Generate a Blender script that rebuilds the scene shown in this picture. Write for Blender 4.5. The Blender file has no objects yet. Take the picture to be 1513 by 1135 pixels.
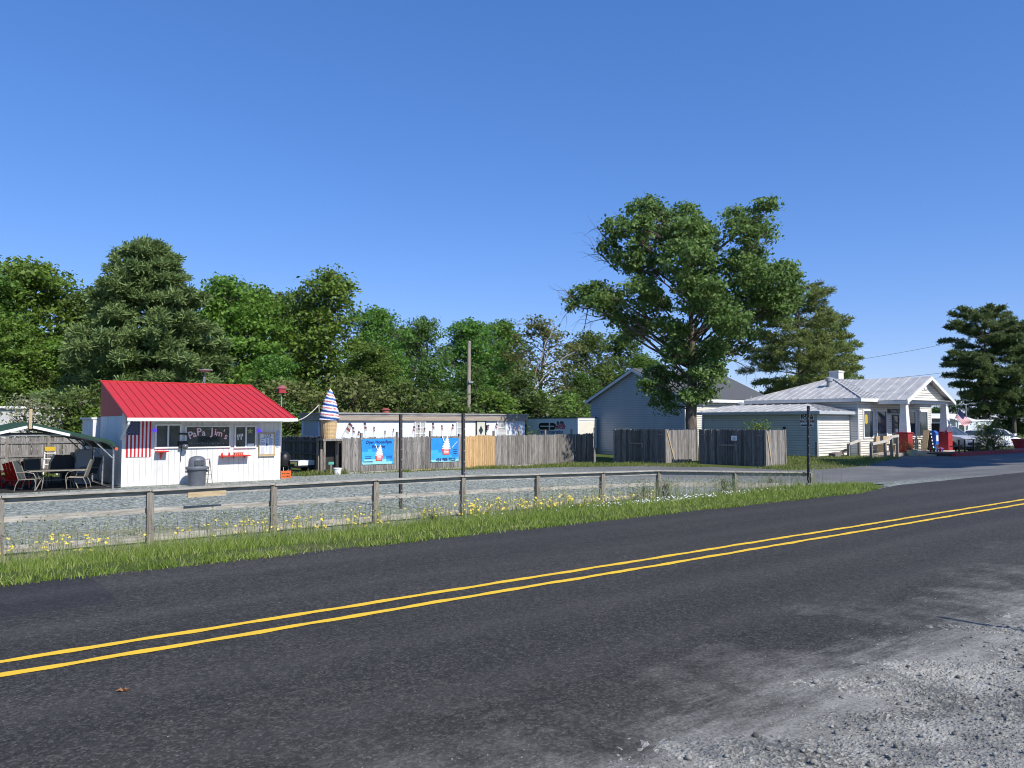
import bpy, math, random
import numpy as np
from mathutils import Vector, Matrix
R = math.radians
rnd = random.Random(7)
sc = bpy.context.scene
col = sc.collection
# ------------------------------------------------------------------ camera
# world: x runs along the road (to the right), y away from it, z up; the camera stands at the kerb of the gravel pull-off
F, CX, CY, PITCH, YAW, EYE = 1130.0, 756.5, 567.5, R(2.91), R(37.57), 1.6
cam = bpy.data.objects.new('camera', bpy.data.cameras.new('camera')); col.objects.link(cam)
cam.location = (0, 0, EYE); cam.rotation_euler = (R(90) + PITCH, 0, -YAW)
cam.data.sensor_width = 36; cam.data.lens = 36 * F / 1513; cam.data.clip_end = 9000; cam.data.clip_start = .05
sc.camera = cam
FW = Vector((math.sin(YAW) * math.cos(PITCH), math.cos(YAW) * math.cos(PITCH), math.sin(PITCH)))
RT = Vector((math.cos(YAW), -math.sin(YAW), 0)); UP = RT.cross(FW)
def ray(px, py): return FW + RT * ((px - CX) / F) + UP * ((CY - py) / F)
E0 = Vector((0, 0, EYE))
def T(px, py, t): d = ray(px, py); return E0 + d * (t / d.y)          # survey helpers: where a sight line meets a wall plane
def S(px, py, s): d = ray(px, py); return E0 + d * (s / d.x)
def Gz(px, py, z): d = ray(px, py); return E0 + d * ((z - EYE) / d.z)
# ------------------------------------------------------------------ light
w = bpy.data.worlds.new("World"); sc.world = w; w.use_nodes = True
nt = w.node_tree; bg = nt.nodes['Background']
sky = nt.nodes.new('ShaderNodeTexSky'); sky.sky_type = 'NISHITA'; sky.sun_disc = False
SUN_EL, SUN_AZ = 43.0, 176.0       # azimuth clockwise from +y
sky.sun_elevation = R(SUN_EL); sky.sun_rotation = R(SUN_AZ); sky.air_density = 1.0; sky.dust_density = 0.0; sky.ozone_density = 5.0
bg.inputs[1].default_value = 0.138
hs_ = nt.nodes.new('ShaderNodeHueSaturation'); hs_.inputs['Saturation'].default_value = 1.22; nt.links.new(sky.outputs[0], hs_.inputs['Color'])
gm_ = nt.nodes.new('ShaderNodeGamma'); gm_.inputs['Gamma'].default_value = .69; nt.links.new(hs_.outputs[0], gm_.inputs['Color'])      # the phone's softer sky gradient
mx_ = nt.nodes.new('ShaderNodeMix'); mx_.data_type = 'RGBA'; mx_.blend_type = 'MULTIPLY'; mx_.clamp_factor = False; mx_.inputs[0].default_value = 1; mx_.inputs[7].default_value = (1.0, 1.10, 1.60, 1)
nt.links.new(gm_.outputs[0], mx_.inputs[6]); nt.links.new(mx_.outputs[2], bg.inputs[0])
sl = bpy.data.lights.new('sun', 'SUN'); sl.energy = 4.6; sl.angle = R(.53); sl.color = (1, .955, .89)
so = bpy.data.objects.new('sun', sl); col.objects.link(so)
sd = Vector((math.sin(R(SUN_AZ)) * math.cos(R(SUN_EL)), math.cos(R(SUN_AZ)) * math.cos(R(SUN_EL)), math.sin(R(SUN_EL))))
so.rotation_euler = sd.to_track_quat('Z', 'Y').to_euler()
sc.view_settings.view_transform = 'Standard'; sc.view_settings.look = 'None'; sc.view_settings.exposure = 0.3; sc.view_settings.gamma = 1
sc.render.engine = 'CYCLES'
try:
    sc.cycles.filter_width = 1.05; sc.cycles.max_bounces = 6; sc.cycles.transparent_max_bounces = 4
except Exception: pass
# ------------------------------------------------------------------ materials
class NT:
    def __init__(s, name):
        s.m = bpy.data.materials.new(name); s.m.use_nodes = True; s.t = s.m.node_tree; s.b = s.t.nodes['Principled BSDF']
        s.out = s.t.nodes['Material Output']
    def n(s, typ, **k):
        x = s.t.nodes.new('ShaderNode' + typ)
        for a, v in k.items(): setattr(x, a, v)
        return x
    def l(s, a, b): s.t.links.new(a, b)
    def coord(s, stretch=(1, 1, 1), kind='Object'):
        c = s.n('TexCoord'); mp = s.n('Mapping'); mp.inputs['Scale'].default_value = stretch
        s.l(c.outputs[kind], mp.inputs[0]); return mp.outputs[0]
    def noise(s, co, scale, detail=4, rough=.6):
        x = s.n('TexNoise'); x.inputs['Scale'].default_value = scale; x.inputs['Detail'].default_value = detail
        x.inputs['Roughness'].default_value = rough; s.l(co, x.inputs['Vector']); return x.outputs['Fac']
    def ramp(s, fac, stops):
        x = s.n('ValToRGB'); e = x.color_ramp.elements
        while len(e) < len(stops): e.new(.5)
        for i, (p, c) in enumerate(stops):
            e[i].position = p; e[i].color = (c, c, c, 1) if isinstance(c, (int, float)) else (*c, 1)
        s.l(fac, x.inputs[0]); return x.outputs[0]
    def math(s, op, a, b=None, c=None, clamp=False):
        x = s.n('Math', operation=op); x.use_clamp = clamp
        for i, v in enumerate((a, b, c)):
            if v is None: continue
            if isinstance(v, (int, float)): x.inputs[i].default_value = v
            else: s.l(v, x.inputs[i])
        return x.outputs[0]
    def mix(s, fac, a, b, mode='MIX'):
        x = s.n('Mix', data_type='RGBA', blend_type=mode)
        for i, v in ((0, fac), (6, a), (7, b)):
            if isinstance(v, (int, float)): x.inputs[i].default_value = v
            elif isinstance(v, tuple): x.inputs[i].default_value = (*v, 1)
            else: s.l(v, x.inputs[i])
        return x.outputs[2]
    def bump(s, h, strength=.3, dist=.02):
        x = s.n('Bump'); x.inputs['Strength'].default_value = strength; x.inputs['Distance'].default_value = dist
        s.l(h, x.inputs['Height']); s.l(x.outputs[0], s.b.inputs['Normal'])
MATS = {}
def pm(name, c1, c2=None, scale=3, rough=.7, metal=0, bump=0, bscale=40, stretch=(1, 1, 1), island=0, spec=.4, dirt=0):
    """painted / timber / metal surface: two colours mixed by noise, each loose board varied a little, optional bump and grime"""
    if name in MATS: return MATS[name]
    k = NT(name); co = k.coord(stretch)
    c2 = c2 or tuple(v * .85 for v in c1)
    f = k.noise(co, scale, 5, .65)
    c = k.mix(k.ramp(f, [(.35, 0.0), (.65, 1.0)]), c1, c2)
    if dirt:
        f2 = k.noise(k.coord((1, 1, .35)), 1.3, 6, .7)
        c = k.mix(k.math('MULTIPLY', k.ramp(f2, [(.5, 0.0), (.75, 1.0)]), dirt), c, tuple(v * .45 for v in c1), 'MIX')
    if island:
        g = k.n('NewGeometry'); hs = k.n('HueSaturation')
        k.l(k.math('ADD', k.math('MULTIPLY', g.outputs['Random Per Island'], island), 1 - island / 2), hs.inputs['Value'])
        k.l(c, hs.inputs['Color']); c = hs.outputs[0]
    k.l(c, k.b.inputs['Base Color'])
    k.b.inputs['Roughness'].default_value = rough; k.b.inputs['Metallic'].default_value = metal
    k.b.inputs['Specular IOR Level'].default_value = spec
    if bump: k.bump(k.noise(co, bscale, 4), bump, .01)
    MATS[name] = k.m; return k.m
def leafmat(name, c1, c2, trans=.35, rough=.55):
    if name in MATS: return MATS[name]
    k = NT(name); g = k.n('NewGeometry'); oi = k.n('ObjectInfo')
    big = k.noise(k.coord(), .55, 3)
    v = k.math('ADD', k.math('MULTIPLY', g.outputs['Random Per Island'], .55), k.math('MULTIPLY', big, .6))
    c = k.mix(k.math('SUBTRACT', v, .08, clamp=True), c1, c2)
    hs = k.n('HueSaturation'); k.l(c, hs.inputs['Color'])
    k.l(k.math('ADD', k.math('MULTIPLY', oi.outputs['Random'], .035), .4825), hs.inputs['Hue'])
    k.l(k.math('ADD', k.math('MULTIPLY', oi.outputs['Random'], .3), .85), hs.inputs['Value'])
    c = hs.outputs[0]
    k.l(c, k.b.inputs['Base Color']); k.b.inputs['Roughness'].default_value = rough; k.b.inputs['Specular IOR Level'].default_value = .3
    tr = k.n('BsdfTranslucent'); hs2 = k.n('HueSaturation'); hs2.inputs['Value'].default_value = 1.3; hs2.inputs['Hue'].default_value = .485
    k.l(c, hs2.inputs['Color']); k.l(hs2.outputs[0], tr.inputs[0])
    mx = k.n('MixShader'); mx.inputs[0].default_value = trans
    k.l(k.b.outputs[0], mx.inputs[1]); k.l(tr.outputs[0], mx.inputs[2]); k.l(mx.outputs[0], k.out.inputs[0])
    MATS[name] = k.m; return k.m
def glassmat(name, c, rough=.06):
    if name in MATS: return MATS[name]
    k = NT(name); co = k.coord()
    f = k.noise(co, 1.1, 3); k.l(k.mix(k.ramp(f, [(.35, 0.0), (.7, 1.0)]), c, tuple(v * .35 for v in c)), k.b.inputs['Base Color'])
    k.b.inputs['Roughness'].default_value = rough; k.b.inputs['Specular IOR Level'].default_value = .7
    k.bump(k.noise(co, 2.0, 2), .12, .02); MATS[name] = k.m; return k.m
wood_grey = pm('weathered grey wood', (.29, .27, .245), (.125, .115, .105), 4, .9, bump=.35, bscale=30, stretch=(6, 6, .5), island=.55, spec=.15)
wood_shade = pm('weathered boards darkened for shade', (.16, .15, .135), (.075, .07, .062), 4, .9, bump=.35, bscale=30, stretch=(6, 6, .5), island=.9, spec=.15)  # darker copy of the grey wood, shade put into the colour
wood_rail = pm('weathered rail wood', (.46, .43, .38), (.24, .22, .19), 5, .9, bump=.35, bscale=30, stretch=(.6, 5, 5), island=.3, spec=.15)
wood_post = pm('weathered post wood', (.30, .27, .23), (.14, .12, .10), 5, .9, bump=.35, bscale=30, stretch=(6, 6, .6), island=.3, spec=.15)
wood_new = pm('new cedar boards', (.60, .40, .20), (.42, .25, .11), 4, .8, bump=.2, stretch=(6, 6, .6), island=.35, spec=.2)
wood_tan = pm('tan planed wood', (.52, .40, .24), (.38, .28, .16), 4, .8, stretch=(1, 5, 5), island=.2)
white_paint = pm('white painted boards', (.74, .73, .70), (.64, .63, .60), 2.5, .6, bump=.15, stretch=(3, 3, .7), dirt=.4)
white_trim = pm('white trim paint', (.76, .76, .74), (.68, .68, .66), 3, .5)
vinyl_white = pm('cream white vinyl siding', (.74, .71, .63), (.67, .64, .56), 1.5, .5, dirt=.15)
lap_shadow = pm('lap shadow line', (.36, .36, .35), (.28, .28, .27), 3, .9)  # strip colour that paints the shadow line at each siding lap
vinyl_grey = pm('pale grey vinyl siding', (.45, .48, .50), (.40, .43, .45), 1.2, .5)
red_metal = pm('red painted sheet metal', (.55, .030, .035), (.47, .035, .038), 1.2, .5, spec=.3, dirt=.10)
red_brick = pm('red painted masonry', (.42, .035, .04), (.33, .03, .035), 4, .7, bump=.3)
tin = pm('weathered tin roofing', (.55, .54, .52), (.38, .375, .37), 1.6, .55, .1, bump=.15, bscale=6, dirt=.35)
shingle = pm('dark grey shingles', (.12, .125, .13), (.07, .073, .08), 14, .95, bump=.5, bscale=60, spec=.1)
green_metal = pm('dark green sheet metal', (.022, .065, .045), (.018, .05, .035), 2, .6, spec=.25)
galv = pm('galvanised steel tube', (.40, .42, .43), (.28, .30, .32), 8, .5, .4)
dark_steel = pm('dark brown painted steel', (.05, .043, .038), (.035, .03, .027), 6, .6)
black_plastic = pm('black plastic', (.018, .018, .02), (.012, .012, .014), 6, .45)
bin_grey = pm('slate grey plastic', (.14, .15, .17), (.11, .12, .14), 5, .5)
glass_dark = glassmat('dark window glass', (.05, .075, .075))
glass_store = glassmat('shop window glass', (.06, .08, .10))
tan_frame = pm('tan powder coated tube', (.27, .24, .19), (.22, .19, .15), 8, .5)
sling_grey = pm('grey sling mesh', (.09, .10, .10), (.06, .07, .07), 60, .8)
sling_tan = pm('tan sling mesh', (.50, .43, .33), (.42, .36, .27), 60, .8)
red_plastic = pm('bright red plastic', (.65, .03, .015), (.5, .02, .01), 4, .5)
navy = pm('navy blue', (.012, .02, .09), (.01, .015, .07), 6, .7)
flag_red = pm('flag red', (.50, .02, .03), (.42, .018, .028), 6, .75)
flag_white = pm('flag white', (.78, .78, .78), (.7, .7, .72), 6, .75)
rust = pm('rusty grey steel', (.25, .22, .2), (.15, .12, .10), 10, .7)
black_text = pm('black lettering', (.015, .015, .02), (.012, .012, .016), 8, .6)
red_text = pm('red lettering', (.5, .02, .03), (.42, .02, .03), 8, .6)
blue_text = pm('blue lettering', (.03, .06, .25), (.03, .05, .2), 8, .6)
concrete = pm('pale concrete', (.45, .43, .39), (.36, .34, .31), 5, .9, bump=.3)
bark = pm('grey tree bark', (.17, .145, .115), (.075, .062, .05), 3, .95, bump=.8, bscale=14, stretch=(3, 3, .7), spec=.1)
bark_pale = pm('pale dead bark', (.34, .31, .27), (.22, .2, .17), 4, .95, bump=.3, stretch=(3, 3, .6), spec=.1)
orange = pm('orange plastic', (.75, .14, .03), (.65, .12, .03), 5, .5)
rubber = pm('black tyre rubber', (.02, .02, .02), (.03, .03, .03), 9, .85)
# ------------------------------------------------------------------ mesh building
ORG = {}
class MB:
    def __init__(s): s.v = []; s.f = []; s.mi = []
    def add(s, vs, fs, m=0):
        b = len(s.v); s.v += [tuple(v) for v in vs]
        for f in fs: s.f.append([b + i for i in f]); s.mi.append(m)
        return s
    def box(s, a, b, m=0):
        x0, y0, z0 = (min(a[i], b[i]) for i in range(3)); x1, y1, z1 = (max(a[i], b[i]) for i in range(3))
        return s.add([(x0, y0, z0), (x1, y0, z0), (x1, y1, z0), (x0, y1, z0), (x0, y0, z1), (x1, y0, z1), (x1, y1, z1), (x0, y1, z1)],
                     [(0, 3, 2, 1), (4, 5, 6, 7), (0, 1, 5, 4), (1, 2, 6, 5), (2, 3, 7, 6), (3, 0, 4, 7)], m)
    def bar(s, p, q, wd, ht, m=0, up=(0, 0, 1), w2=None, h2=None):
        p, q = Vector(p), Vector(q); d = (q - p).normalized(); u = Vector(up)
        if abs(d.dot(u)) > .98: u = Vector((0, 1, 0))
        sx = d.cross(u).normalized(); uz = sx.cross(d)
        w2 = wd if w2 is None else w2; h2 = ht if h2 is None else h2
        vs = []
        for c, ww, hh in ((p, wd, ht), (q, w2, h2)):
            for a, b in ((-1, -1), (1, -1), (1, 1), (-1, 1)): vs.append(c + sx * a * ww / 2 + uz * b * hh / 2)
        return s.add(vs, [(3, 2, 1, 0), (4, 5, 6, 7), (0, 1, 5, 4), (1, 2, 6, 5), (2, 3, 7, 6), (3, 0, 4, 7)], m)
    def tube(s, pts, r, n=8, m=0, caps=True):
        pts = [Vector(p) for p in pts]; rs = r if isinstance(r, (list, tuple)) else [r] * len(pts)
        b = len(s.v); u = None
        for i, p in enumerate(pts):
            d = (pts[min(i + 1, len(pts) - 1)] - pts[max(i - 1, 0)]).normalized()
            if u is None: u = d.orthogonal().normalized()
            u = (u - d * u.dot(d)); u = u.normalized() if u.length > 1e-5 else d.orthogonal().normalized()
            v = d.cross(u)
            for k in range(n):
                a = 2 * math.pi * k / n; s.v.append(tuple(p + (u * math.cos(a) + v * math.sin(a)) * rs[i]))
        for i in range(len(pts) - 1):
            for k in range(n):
                s.f.append([b + i * n + k, b + i * n + (k + 1) % n, b + (i + 1) * n + (k + 1) % n, b + (i + 1) * n + k]); s.mi.append(m)
        if caps:
            s.f.append([b + k for k in range(n)][::-1]); s.mi.append(m)
            s.f.append([b + (len(pts) - 1) * n + k for k in range(n)]); s.mi.append(m)
        return s
    def lathe(s, c, prof, n=24, m=0, mfun=None):
        b = len(s.v)
        for (r, z) in prof:
            for k in range(n):
                a = 2 * math.pi * k / n; s.v.append((c[0] + r * math.cos(a), c[1] + r * math.sin(a), c[2] + z))
        for i in range(len(prof) - 1):
            for k in range(n):
                s.f.append([b + i * n + k, b + i * n + (k + 1) % n, b + (i + 1) * n + (k + 1) % n, b + (i + 1) * n + k]); s.mi.append(mfun(i, k) if mfun else m)
        s.f.append([b + k for k in range(n)][::-1]); s.mi.append(m)
        s.f.append([b + (len(prof) - 1) * n + k for k in range(n)]); s.mi.append(m)
        return s
    def prism(s, poly, off, m=0):
        """polygon (3-D points, planar) swept by the vector off"""
        n = len(poly); P = [Vector(p) for p in poly]; o = Vector(off)
        return s.add(P + [p + o for p in P], [list(range(n))[::-1], [n + i for i in range(n)]] + [(i, (i + 1) % n, n + (i + 1) % n, n + i) for i in range(n)], m)
    def slab(s, quad, th, m=0):
        """roof sheet: 4 points, thickened downwards"""
        return s.prism(quad, (0, 0, -th), m)
    def text(s, body, size, o, ux, n_out, m=0, depth=.004, align='CENTER', bold=0.0, sx=1.0, rot=0):
        cu = bpy.data.curves.new('t', 'FONT'); cu.body = body; cu.size = size; cu.align_x = align; cu.align_y = 'CENTER'; cu.extrude = depth; cu.offset = bold; cu.resolution_u = 3
        ob = bpy.data.objects.new('t', cu); col.objects.link(ob); bpy.context.view_layer.update()
        me = bpy.data.meshes.new_from_object(ob)
        ux = Vector(ux); n = Vector(n_out); uz = n.cross(ux); o = Vector(o); vs = []
        for v in me.vertices:
            x, y = v.co.x * sx, v.co.y
            x, y = x * math.cos(rot) - y * math.sin(rot), x * math.sin(rot) + y * math.cos(rot)
            vs.append(o + ux * x + uz * y + n * (v.co.z + depth))
        s.add(vs, [list(p.vertices) for p in me.polygons], m)
        bpy.data.objects.remove(ob); bpy.data.curves.remove(cu); bpy.data.meshes.remove(me)
        return s
    def build(s, name, mats, parent=None, smooth=False, org=None):
        if not isinstance(mats, (list, tuple)): mats = [mats] + ([lap_shadow] if max(s.mi) == 1 else [])
        o0 = Vector(ORG.get(parent.name, (0, 0, 0))) if parent else Vector(org or (0, 0, 0))
        me = bpy.data.meshes.new(name); me.from_pydata([tuple(Vector(v) - o0) for v in s.v], [], s.f)
        for m in mats: me.materials.append(m)
        me.polygons.foreach_set('material_index', s.mi)
        if smooth:
            me.polygons.foreach_set('use_smooth', [True] * len(me.polygons))
            if smooth != 'all':
                try: me.set_sharp_from_angle(angle=R(40))
                except Exception: pass
        me.update()
        o = bpy.data.objects.new(name, me); col.objects.link(o)
        if parent: o.parent = parent
        else: o.location = o0
        ORG[o.name] = tuple(o0)
        return o
def tag(o, label=None, cat=None, group=None, kind=None):
    if label: o['label'] = label
    if cat: o['category'] = cat
    if group: o['group'] = group
    if kind: o['kind'] = kind
    return o
def thing(name, loc, label, cat, group=None):
    o = bpy.data.objects.new(name, None); col.objects.link(o); o.location = loc; o.empty_display_size = .2
    ORG[o.name] = tuple(loc); return tag(o, label, cat, group)
def copy_tree(o, parent=None):
    c = o.copy(); col.objects.link(c)
    if parent: c.parent = parent
    for ch in list(o.children): copy_tree(ch, c)
    return c
def smooth(x, a, b):
    u = min(1, max(0, (x - a) / (b - a))); return u * u * (3 - 2 * u)
def np_mesh(name, V, faces_n, mats, parent=None, idx=None, mi=None):
    """fast mesh: V (N,3), faces of constant size faces_n over consecutive vertices, or idx (M,faces_n)"""
    me = bpy.data.meshes.new(name); V = np.asarray(V, dtype=np.float32)
    if idx is None: idx = np.arange(len(V), dtype=np.int32).reshape(-1, faces_n)
    M = len(idx)
    me.vertices.add(len(V)); me.vertices.foreach_set('co', V.ravel())
    me.loops.add(M * faces_n); me.loops.foreach_set('vertex_index', idx.astype(np.int32).ravel())
    me.polygons.add(M); me.polygons.foreach_set('loop_start', np.arange(0, M * faces_n, faces_n, dtype=np.int32))
    try: me.polygons.foreach_set('loop_total', np.full(M, faces_n, dtype=np.int32))
    except Exception: pass
    for m in (mats if isinstance(mats, (list, tuple)) else [mats]): me.materials.append(m)
    if mi is not None: me.polygons.foreach_set('material_index', mi.astype(np.int32))
    me.update(calc_edges=True); me.validate()
    o = bpy.data.objects.new(name, me); col.objects.link(o)
    if parent: o.parent = parent
    return o
# ------------------------------------------------------------------ terrain
def depthD(s, t): return .77 - .5 * smooth(s, 16, 38) * (1 - smooth(t, 25, 34))
def g(s, t):
    if t < 9.2: return -.03
    return -.03 - (depthD(s, t) - .03) * smooth(t, 9.2, 15.5)
def g2(s, t): return g(s, t)
def lattice(xs, ys, zf, keep=None):
    V = [(x, y, zf(x, y)) for y in ys for x in xs]; nx = len(xs); Fc = []
    for j in range(len(ys) - 1):
        for i in range(nx - 1):
            if keep and not keep((xs[i] + xs[i + 1]) / 2, (ys[j] + ys[j + 1]) / 2): continue
            a = j * nx + i; Fc.append((a, a + 1, a + nx + 1, a + nx))
    return V, Fc
def frange(a, b, st): return [a + i * st for i in range(int(round((b - a) / st)) + 1)]
def inpoly(x, y, P):
    c = False; j = len(P) - 1
    for i in range(len(P)):
        if (P[i][1] > y) != (P[j][1] > y) and x < (P[j][0] - P[i][0]) * (y - P[i][1]) / (P[j][1] - P[i][1]) + P[i][0]: c = not c
        j = i
    return c
def clean(V, Fc):
    used = sorted({i for f in Fc for i in f}); mp = {u: k for k, u in enumerate(used)}
    return [V[u] for u in used], [tuple(mp[i] for i in f) for f in Fc]
# materials of the ground
def ground_material():
    k = NT('lawn and bare soil'); co = k.coord()
    a = k.noise(co, .35, 5); b = k.noise(co, 9, 6, .8); c = k.noise(co, 60, 3)
    base = k.mix(k.ramp(b, [(.3, 0.0), (.7, 1.0)]), (.045, .075, .016), (.11, .13, .035))
    base = k.mix(k.ramp(a, [(.5, 0.0), (.72, .8)]), base, (.17, .14, .085))
    k.l(base, k.b.inputs['Base Color']); k.b.inputs['Roughness'].default_value = .95; k.b.inputs['Specular IOR Level'].default_value = .1
    k.bump(c, .6, .03); return k.m
def lot_material():
    k = NT('blue grey crushed stone turning to worn asphalt'); co = k.coord()
    sep = k.n('SeparateXYZ'); k.l(co, sep.inputs[0])
    v = k.n('TexVoronoi'); v.inputs['Scale'].default_value = 17; k.l(co, v.inputs['Vector'])
    sp = k.n('SeparateColor'); k.l(v.outputs['Color'], sp.inputs[0])
    grav = k.ramp(sp.outputs[0], [(0.0, (.062, .072, .065)), (.5, (.190, .212, .185)), (1.0, (.50, .52, .44))])
    big = k.noise(co, .25, 6, .65); grav = k.mix(k.ramp(big, [(.4, 0.0), (.75, .6)]), grav, (.28, .285, .235))
    # dry weeds and dirt near the rail fence at the left end
    w = k.noise(k.coord((.25, 1, 1)), 1.6, 6, .7); nearf = k.math('SUBTRACT', 1.0, k.math('MULTIPLY', k.math('SUBTRACT', sep.outputs[1], 17.0), .28), clamp=True)
    left = k.math('SUBTRACT', 1.0, k.math('MULTIPLY', k.math('SUBTRACT', sep.outputs[0], 3.0), .12), clamp=True)
    m = k.math('MULTIPLY', k.math('MULTIPLY', k.ramp(w, [(.42, 0.0), (.6, 1.0)]), nearf), left)
    grav = k.mix(k.math('MULTIPLY', m, .85), grav, (.23, .19, .085))
    asp = k.ramp(k.noise(co, 30, 4, .8), [(.3, (.085, .085, .085)), (.7, (.19, .19, .185))])
    asp = k.mix(k.ramp(k.noise(co, .5, 5, .7), [(.45, 0.0), (.7, .5)]), asp, (.25, .245, .23))
    sx = k.math('ADD', sep.outputs[0], k.math('MULTIPLY', k.noise(co, .3, 5), 9.0))
    mm = k.math('DIVIDE', k.math('SUBTRACT', sx, 25.0), 6.0, clamp=True)
    k.l(k.mix(mm, grav, asp), k.b.inputs['Base Color']); k.b.inputs['Roughness'].default_value = .93; k.b.inputs['Specular IOR Level'].default_value = .15
    k.bump(k.math('ADD', v.outputs['Distance'], k.noise(co, 3, 4)), .5, .03); return k.m
def road_material():
    k = NT('black asphalt with pale stone dust'); co = k.coord(); sep = k.n('SeparateXYZ'); k.l(co, sep.inputs[0])
    X, Y = sep.outputs[0], sep.outputs[1]
    fine = k.math('ADD', k.math('MULTIPLY', k.noise(co, 260, 2, .8), .5), k.math('MULTIPLY', k.noise(co, 75, 4, .85), .5)); agg = k.n('TexVoronoi'); agg.inputs['Scale'].default_value = 120; k.l(co, agg.inputs['Vector'])
    sc_ = k.n('SeparateColor'); k.l(agg.outputs['Color'], sc_.inputs[0])
    base = k.ramp(fine, [(.38, (.012, .0112, .0093)), (.50, (.033, .0305, .0255)), (.64, (.080, .073, .060))])
    base = k.mix(k.ramp(sc_.outputs[0], [(.95, 0.0), (.99, .5)]), base, (.13, .125, .115))
    patch = k.noise(k.coord((.12, .9, 1)), 1.0, 5, .6)
    base = k.mix(k.ramp(patch, [(.45, 0.0), (.7, .55)]), base, (.064, .058, .049))
    gv_ = k.n('TexVoronoi'); gv_.inputs['Scale'].default_value = 58; k.l(co, gv_.inputs['Vector']); gs_ = k.n('SeparateColor'); k.l(gv_.outputs['Color'], gs_.inputs[0])
    gv2 = k.n('TexVoronoi'); gv2.inputs['Scale'].default_value = 22; k.l(co, gv2.inputs['Vector']); gs2 = k.n('SeparateColor'); k.l(gv2.outputs['Color'], gs2.inputs[0])
    gr = k.math('ADD', k.math('POWER', gs_.outputs[0], 2.2), k.math('MULTIPLY', gs2.outputs[0], .28)); base = k.mix(1.0, base, k.ramp(k.math('MULTIPLY', gr, .5), [(0.0, .55), (.30, 1.22), (1.0, 3.1)]), 'MULTIPLY')
    # old longitudinal seam, a patched rectangle and a few wandering cracks
    sm = k.math('ABSOLUTE', k.math('SUBTRACT', k.math('ADD', Y, k.math('MULTIPLY', k.noise(co, .8, 4), .12)), 7.62)); base = k.mix(k.math('MULTIPLY', k.math('SUBTRACT', 1.0, k.math('MULTIPLY', sm, 60), clamp=True), .6), base, (.008, .008, .008))
    cv = k.n('TexVoronoi', feature='DISTANCE_TO_EDGE'); cv.inputs['Scale'].default_value = .42; cd = k.n('VectorMath', operation='ADD'); cn = k.n('TexNoise'); cn.inputs['Scale'].default_value = 1.6; cn.inputs['Detail'].default_value = 6; k.l(co, cn.inputs['Vector']); k.l(co, cd.inputs[0]); k.l(cn.outputs['Color'], cd.inputs[1]); k.l(cd.outputs[0], cv.inputs['Vector'])
    ck = k.math('SUBTRACT', 1.0, k.math('MULTIPLY', cv.outputs['Distance'], 260), clamp=True); cm = k.ramp(k.noise(co, .22, 3), [(.50, 0.0), (.58, .75)]); base = k.mix(k.math('MULTIPLY', ck, cm), base, (.008, .008, .008))
    px_ = k.math('MULTIPLY', k.math('LESS_THAN', k.math('ABSOLUTE', k.math('SUBTRACT', k.math('ADD', X, k.math('MULTIPLY', k.noise(co, 3, 3), .1)), -.4)), 1.9), k.math('GREATER_THAN', Y, 7.62)); base = k.mix(k.math('MULTIPLY', px_, .45), base, (.016, .016, .018))
    st = k.ramp(k.noise(k.coord((.35, .8, 1)), 2.2, 5, .7), [(.62, 0.0), (.72, .5)]); base = k.mix(st, base, (.014, .013, .012))
    # wheel tracks polished a little paler
    for y0 in (7.0, 8.4, 5.0, 3.9):
        d = k.math('ABSOLUTE', k.math('SUBTRACT', Y, y0)); tr = k.math('SUBTRACT', 1.0, k.math('MULTIPLY', d, 3.2), clamp=True)
        base = k.mix(k.math('MULTIPLY', tr, .13), base, (.12, .11, .10))
    # pale stone dust dragged out of the pull-off
    n1 = k.noise(co, .75, 6, .62); n2 = k.noise(k.coord((.5, 2.2, 1)), 2.4, 6, .75)
    e = k.math('ADD', k.math('SUBTRACT', 3.55, Y), k.math('MULTIPLY', k.math('SUBTRACT', n1, .5), 4.6))
    e = k.math('ADD', e, k.math('MULTIPLY', k.math('SUBTRACT', n2, .5), 1.6))
    sf = k.math('MULTIPLY', k.math('SUBTRACT', X, .2), .36, clamp=True)
    n3 = k.ramp(k.noise(k.coord((1.3, .8, 1)), 1.5, 6, .7), [(.36, .08), (.60, 1.0)]); n4 = k.ramp(k.noise(k.coord((.9, 5, 1)), 3.0, 5, .8), [(.35, .35), (.6, 1.0)])
    dm = k.math('MULTIPLY', k.math('MULTIPLY', k.math('MULTIPLY', e, .5, clamp=True), sf), k.math('MULTIPLY', n3, n4))
    sp = k.ramp(k.noise(co, 42, 5, .8), [(.34, 0.0), (.62, 1.0)])
    dm2 = k.math('MULTIPLY', dm, k.math('ADD', k.math('MULTIPLY', sp, .9), .10), clamp=True)
    base = k.mix(dm2, base, (.50, .48, .42))
    be = k.math('MULTIPLY', k.math('ADD', k.math('SUBTRACT', 2.9, Y), k.math('MULTIPLY', k.math('SUBTRACT', n2, .5), 2.2)), 1.1, clamp=True)
    base = k.mix(k.math('MULTIPLY', k.math('MULTIPLY', be, sf), k.math('ADD', k.math('MULTIPLY', sp, .75), .25)), base, (.36, .345, .30))
    k.l(base, k.b.inputs['Base Color']); k.b.inputs['Roughness'].default_value = .82; k.b.inputs['Specular IOR Level'].default_value = .3
    k.bump(fine, .55, .006); return k.m
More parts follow.
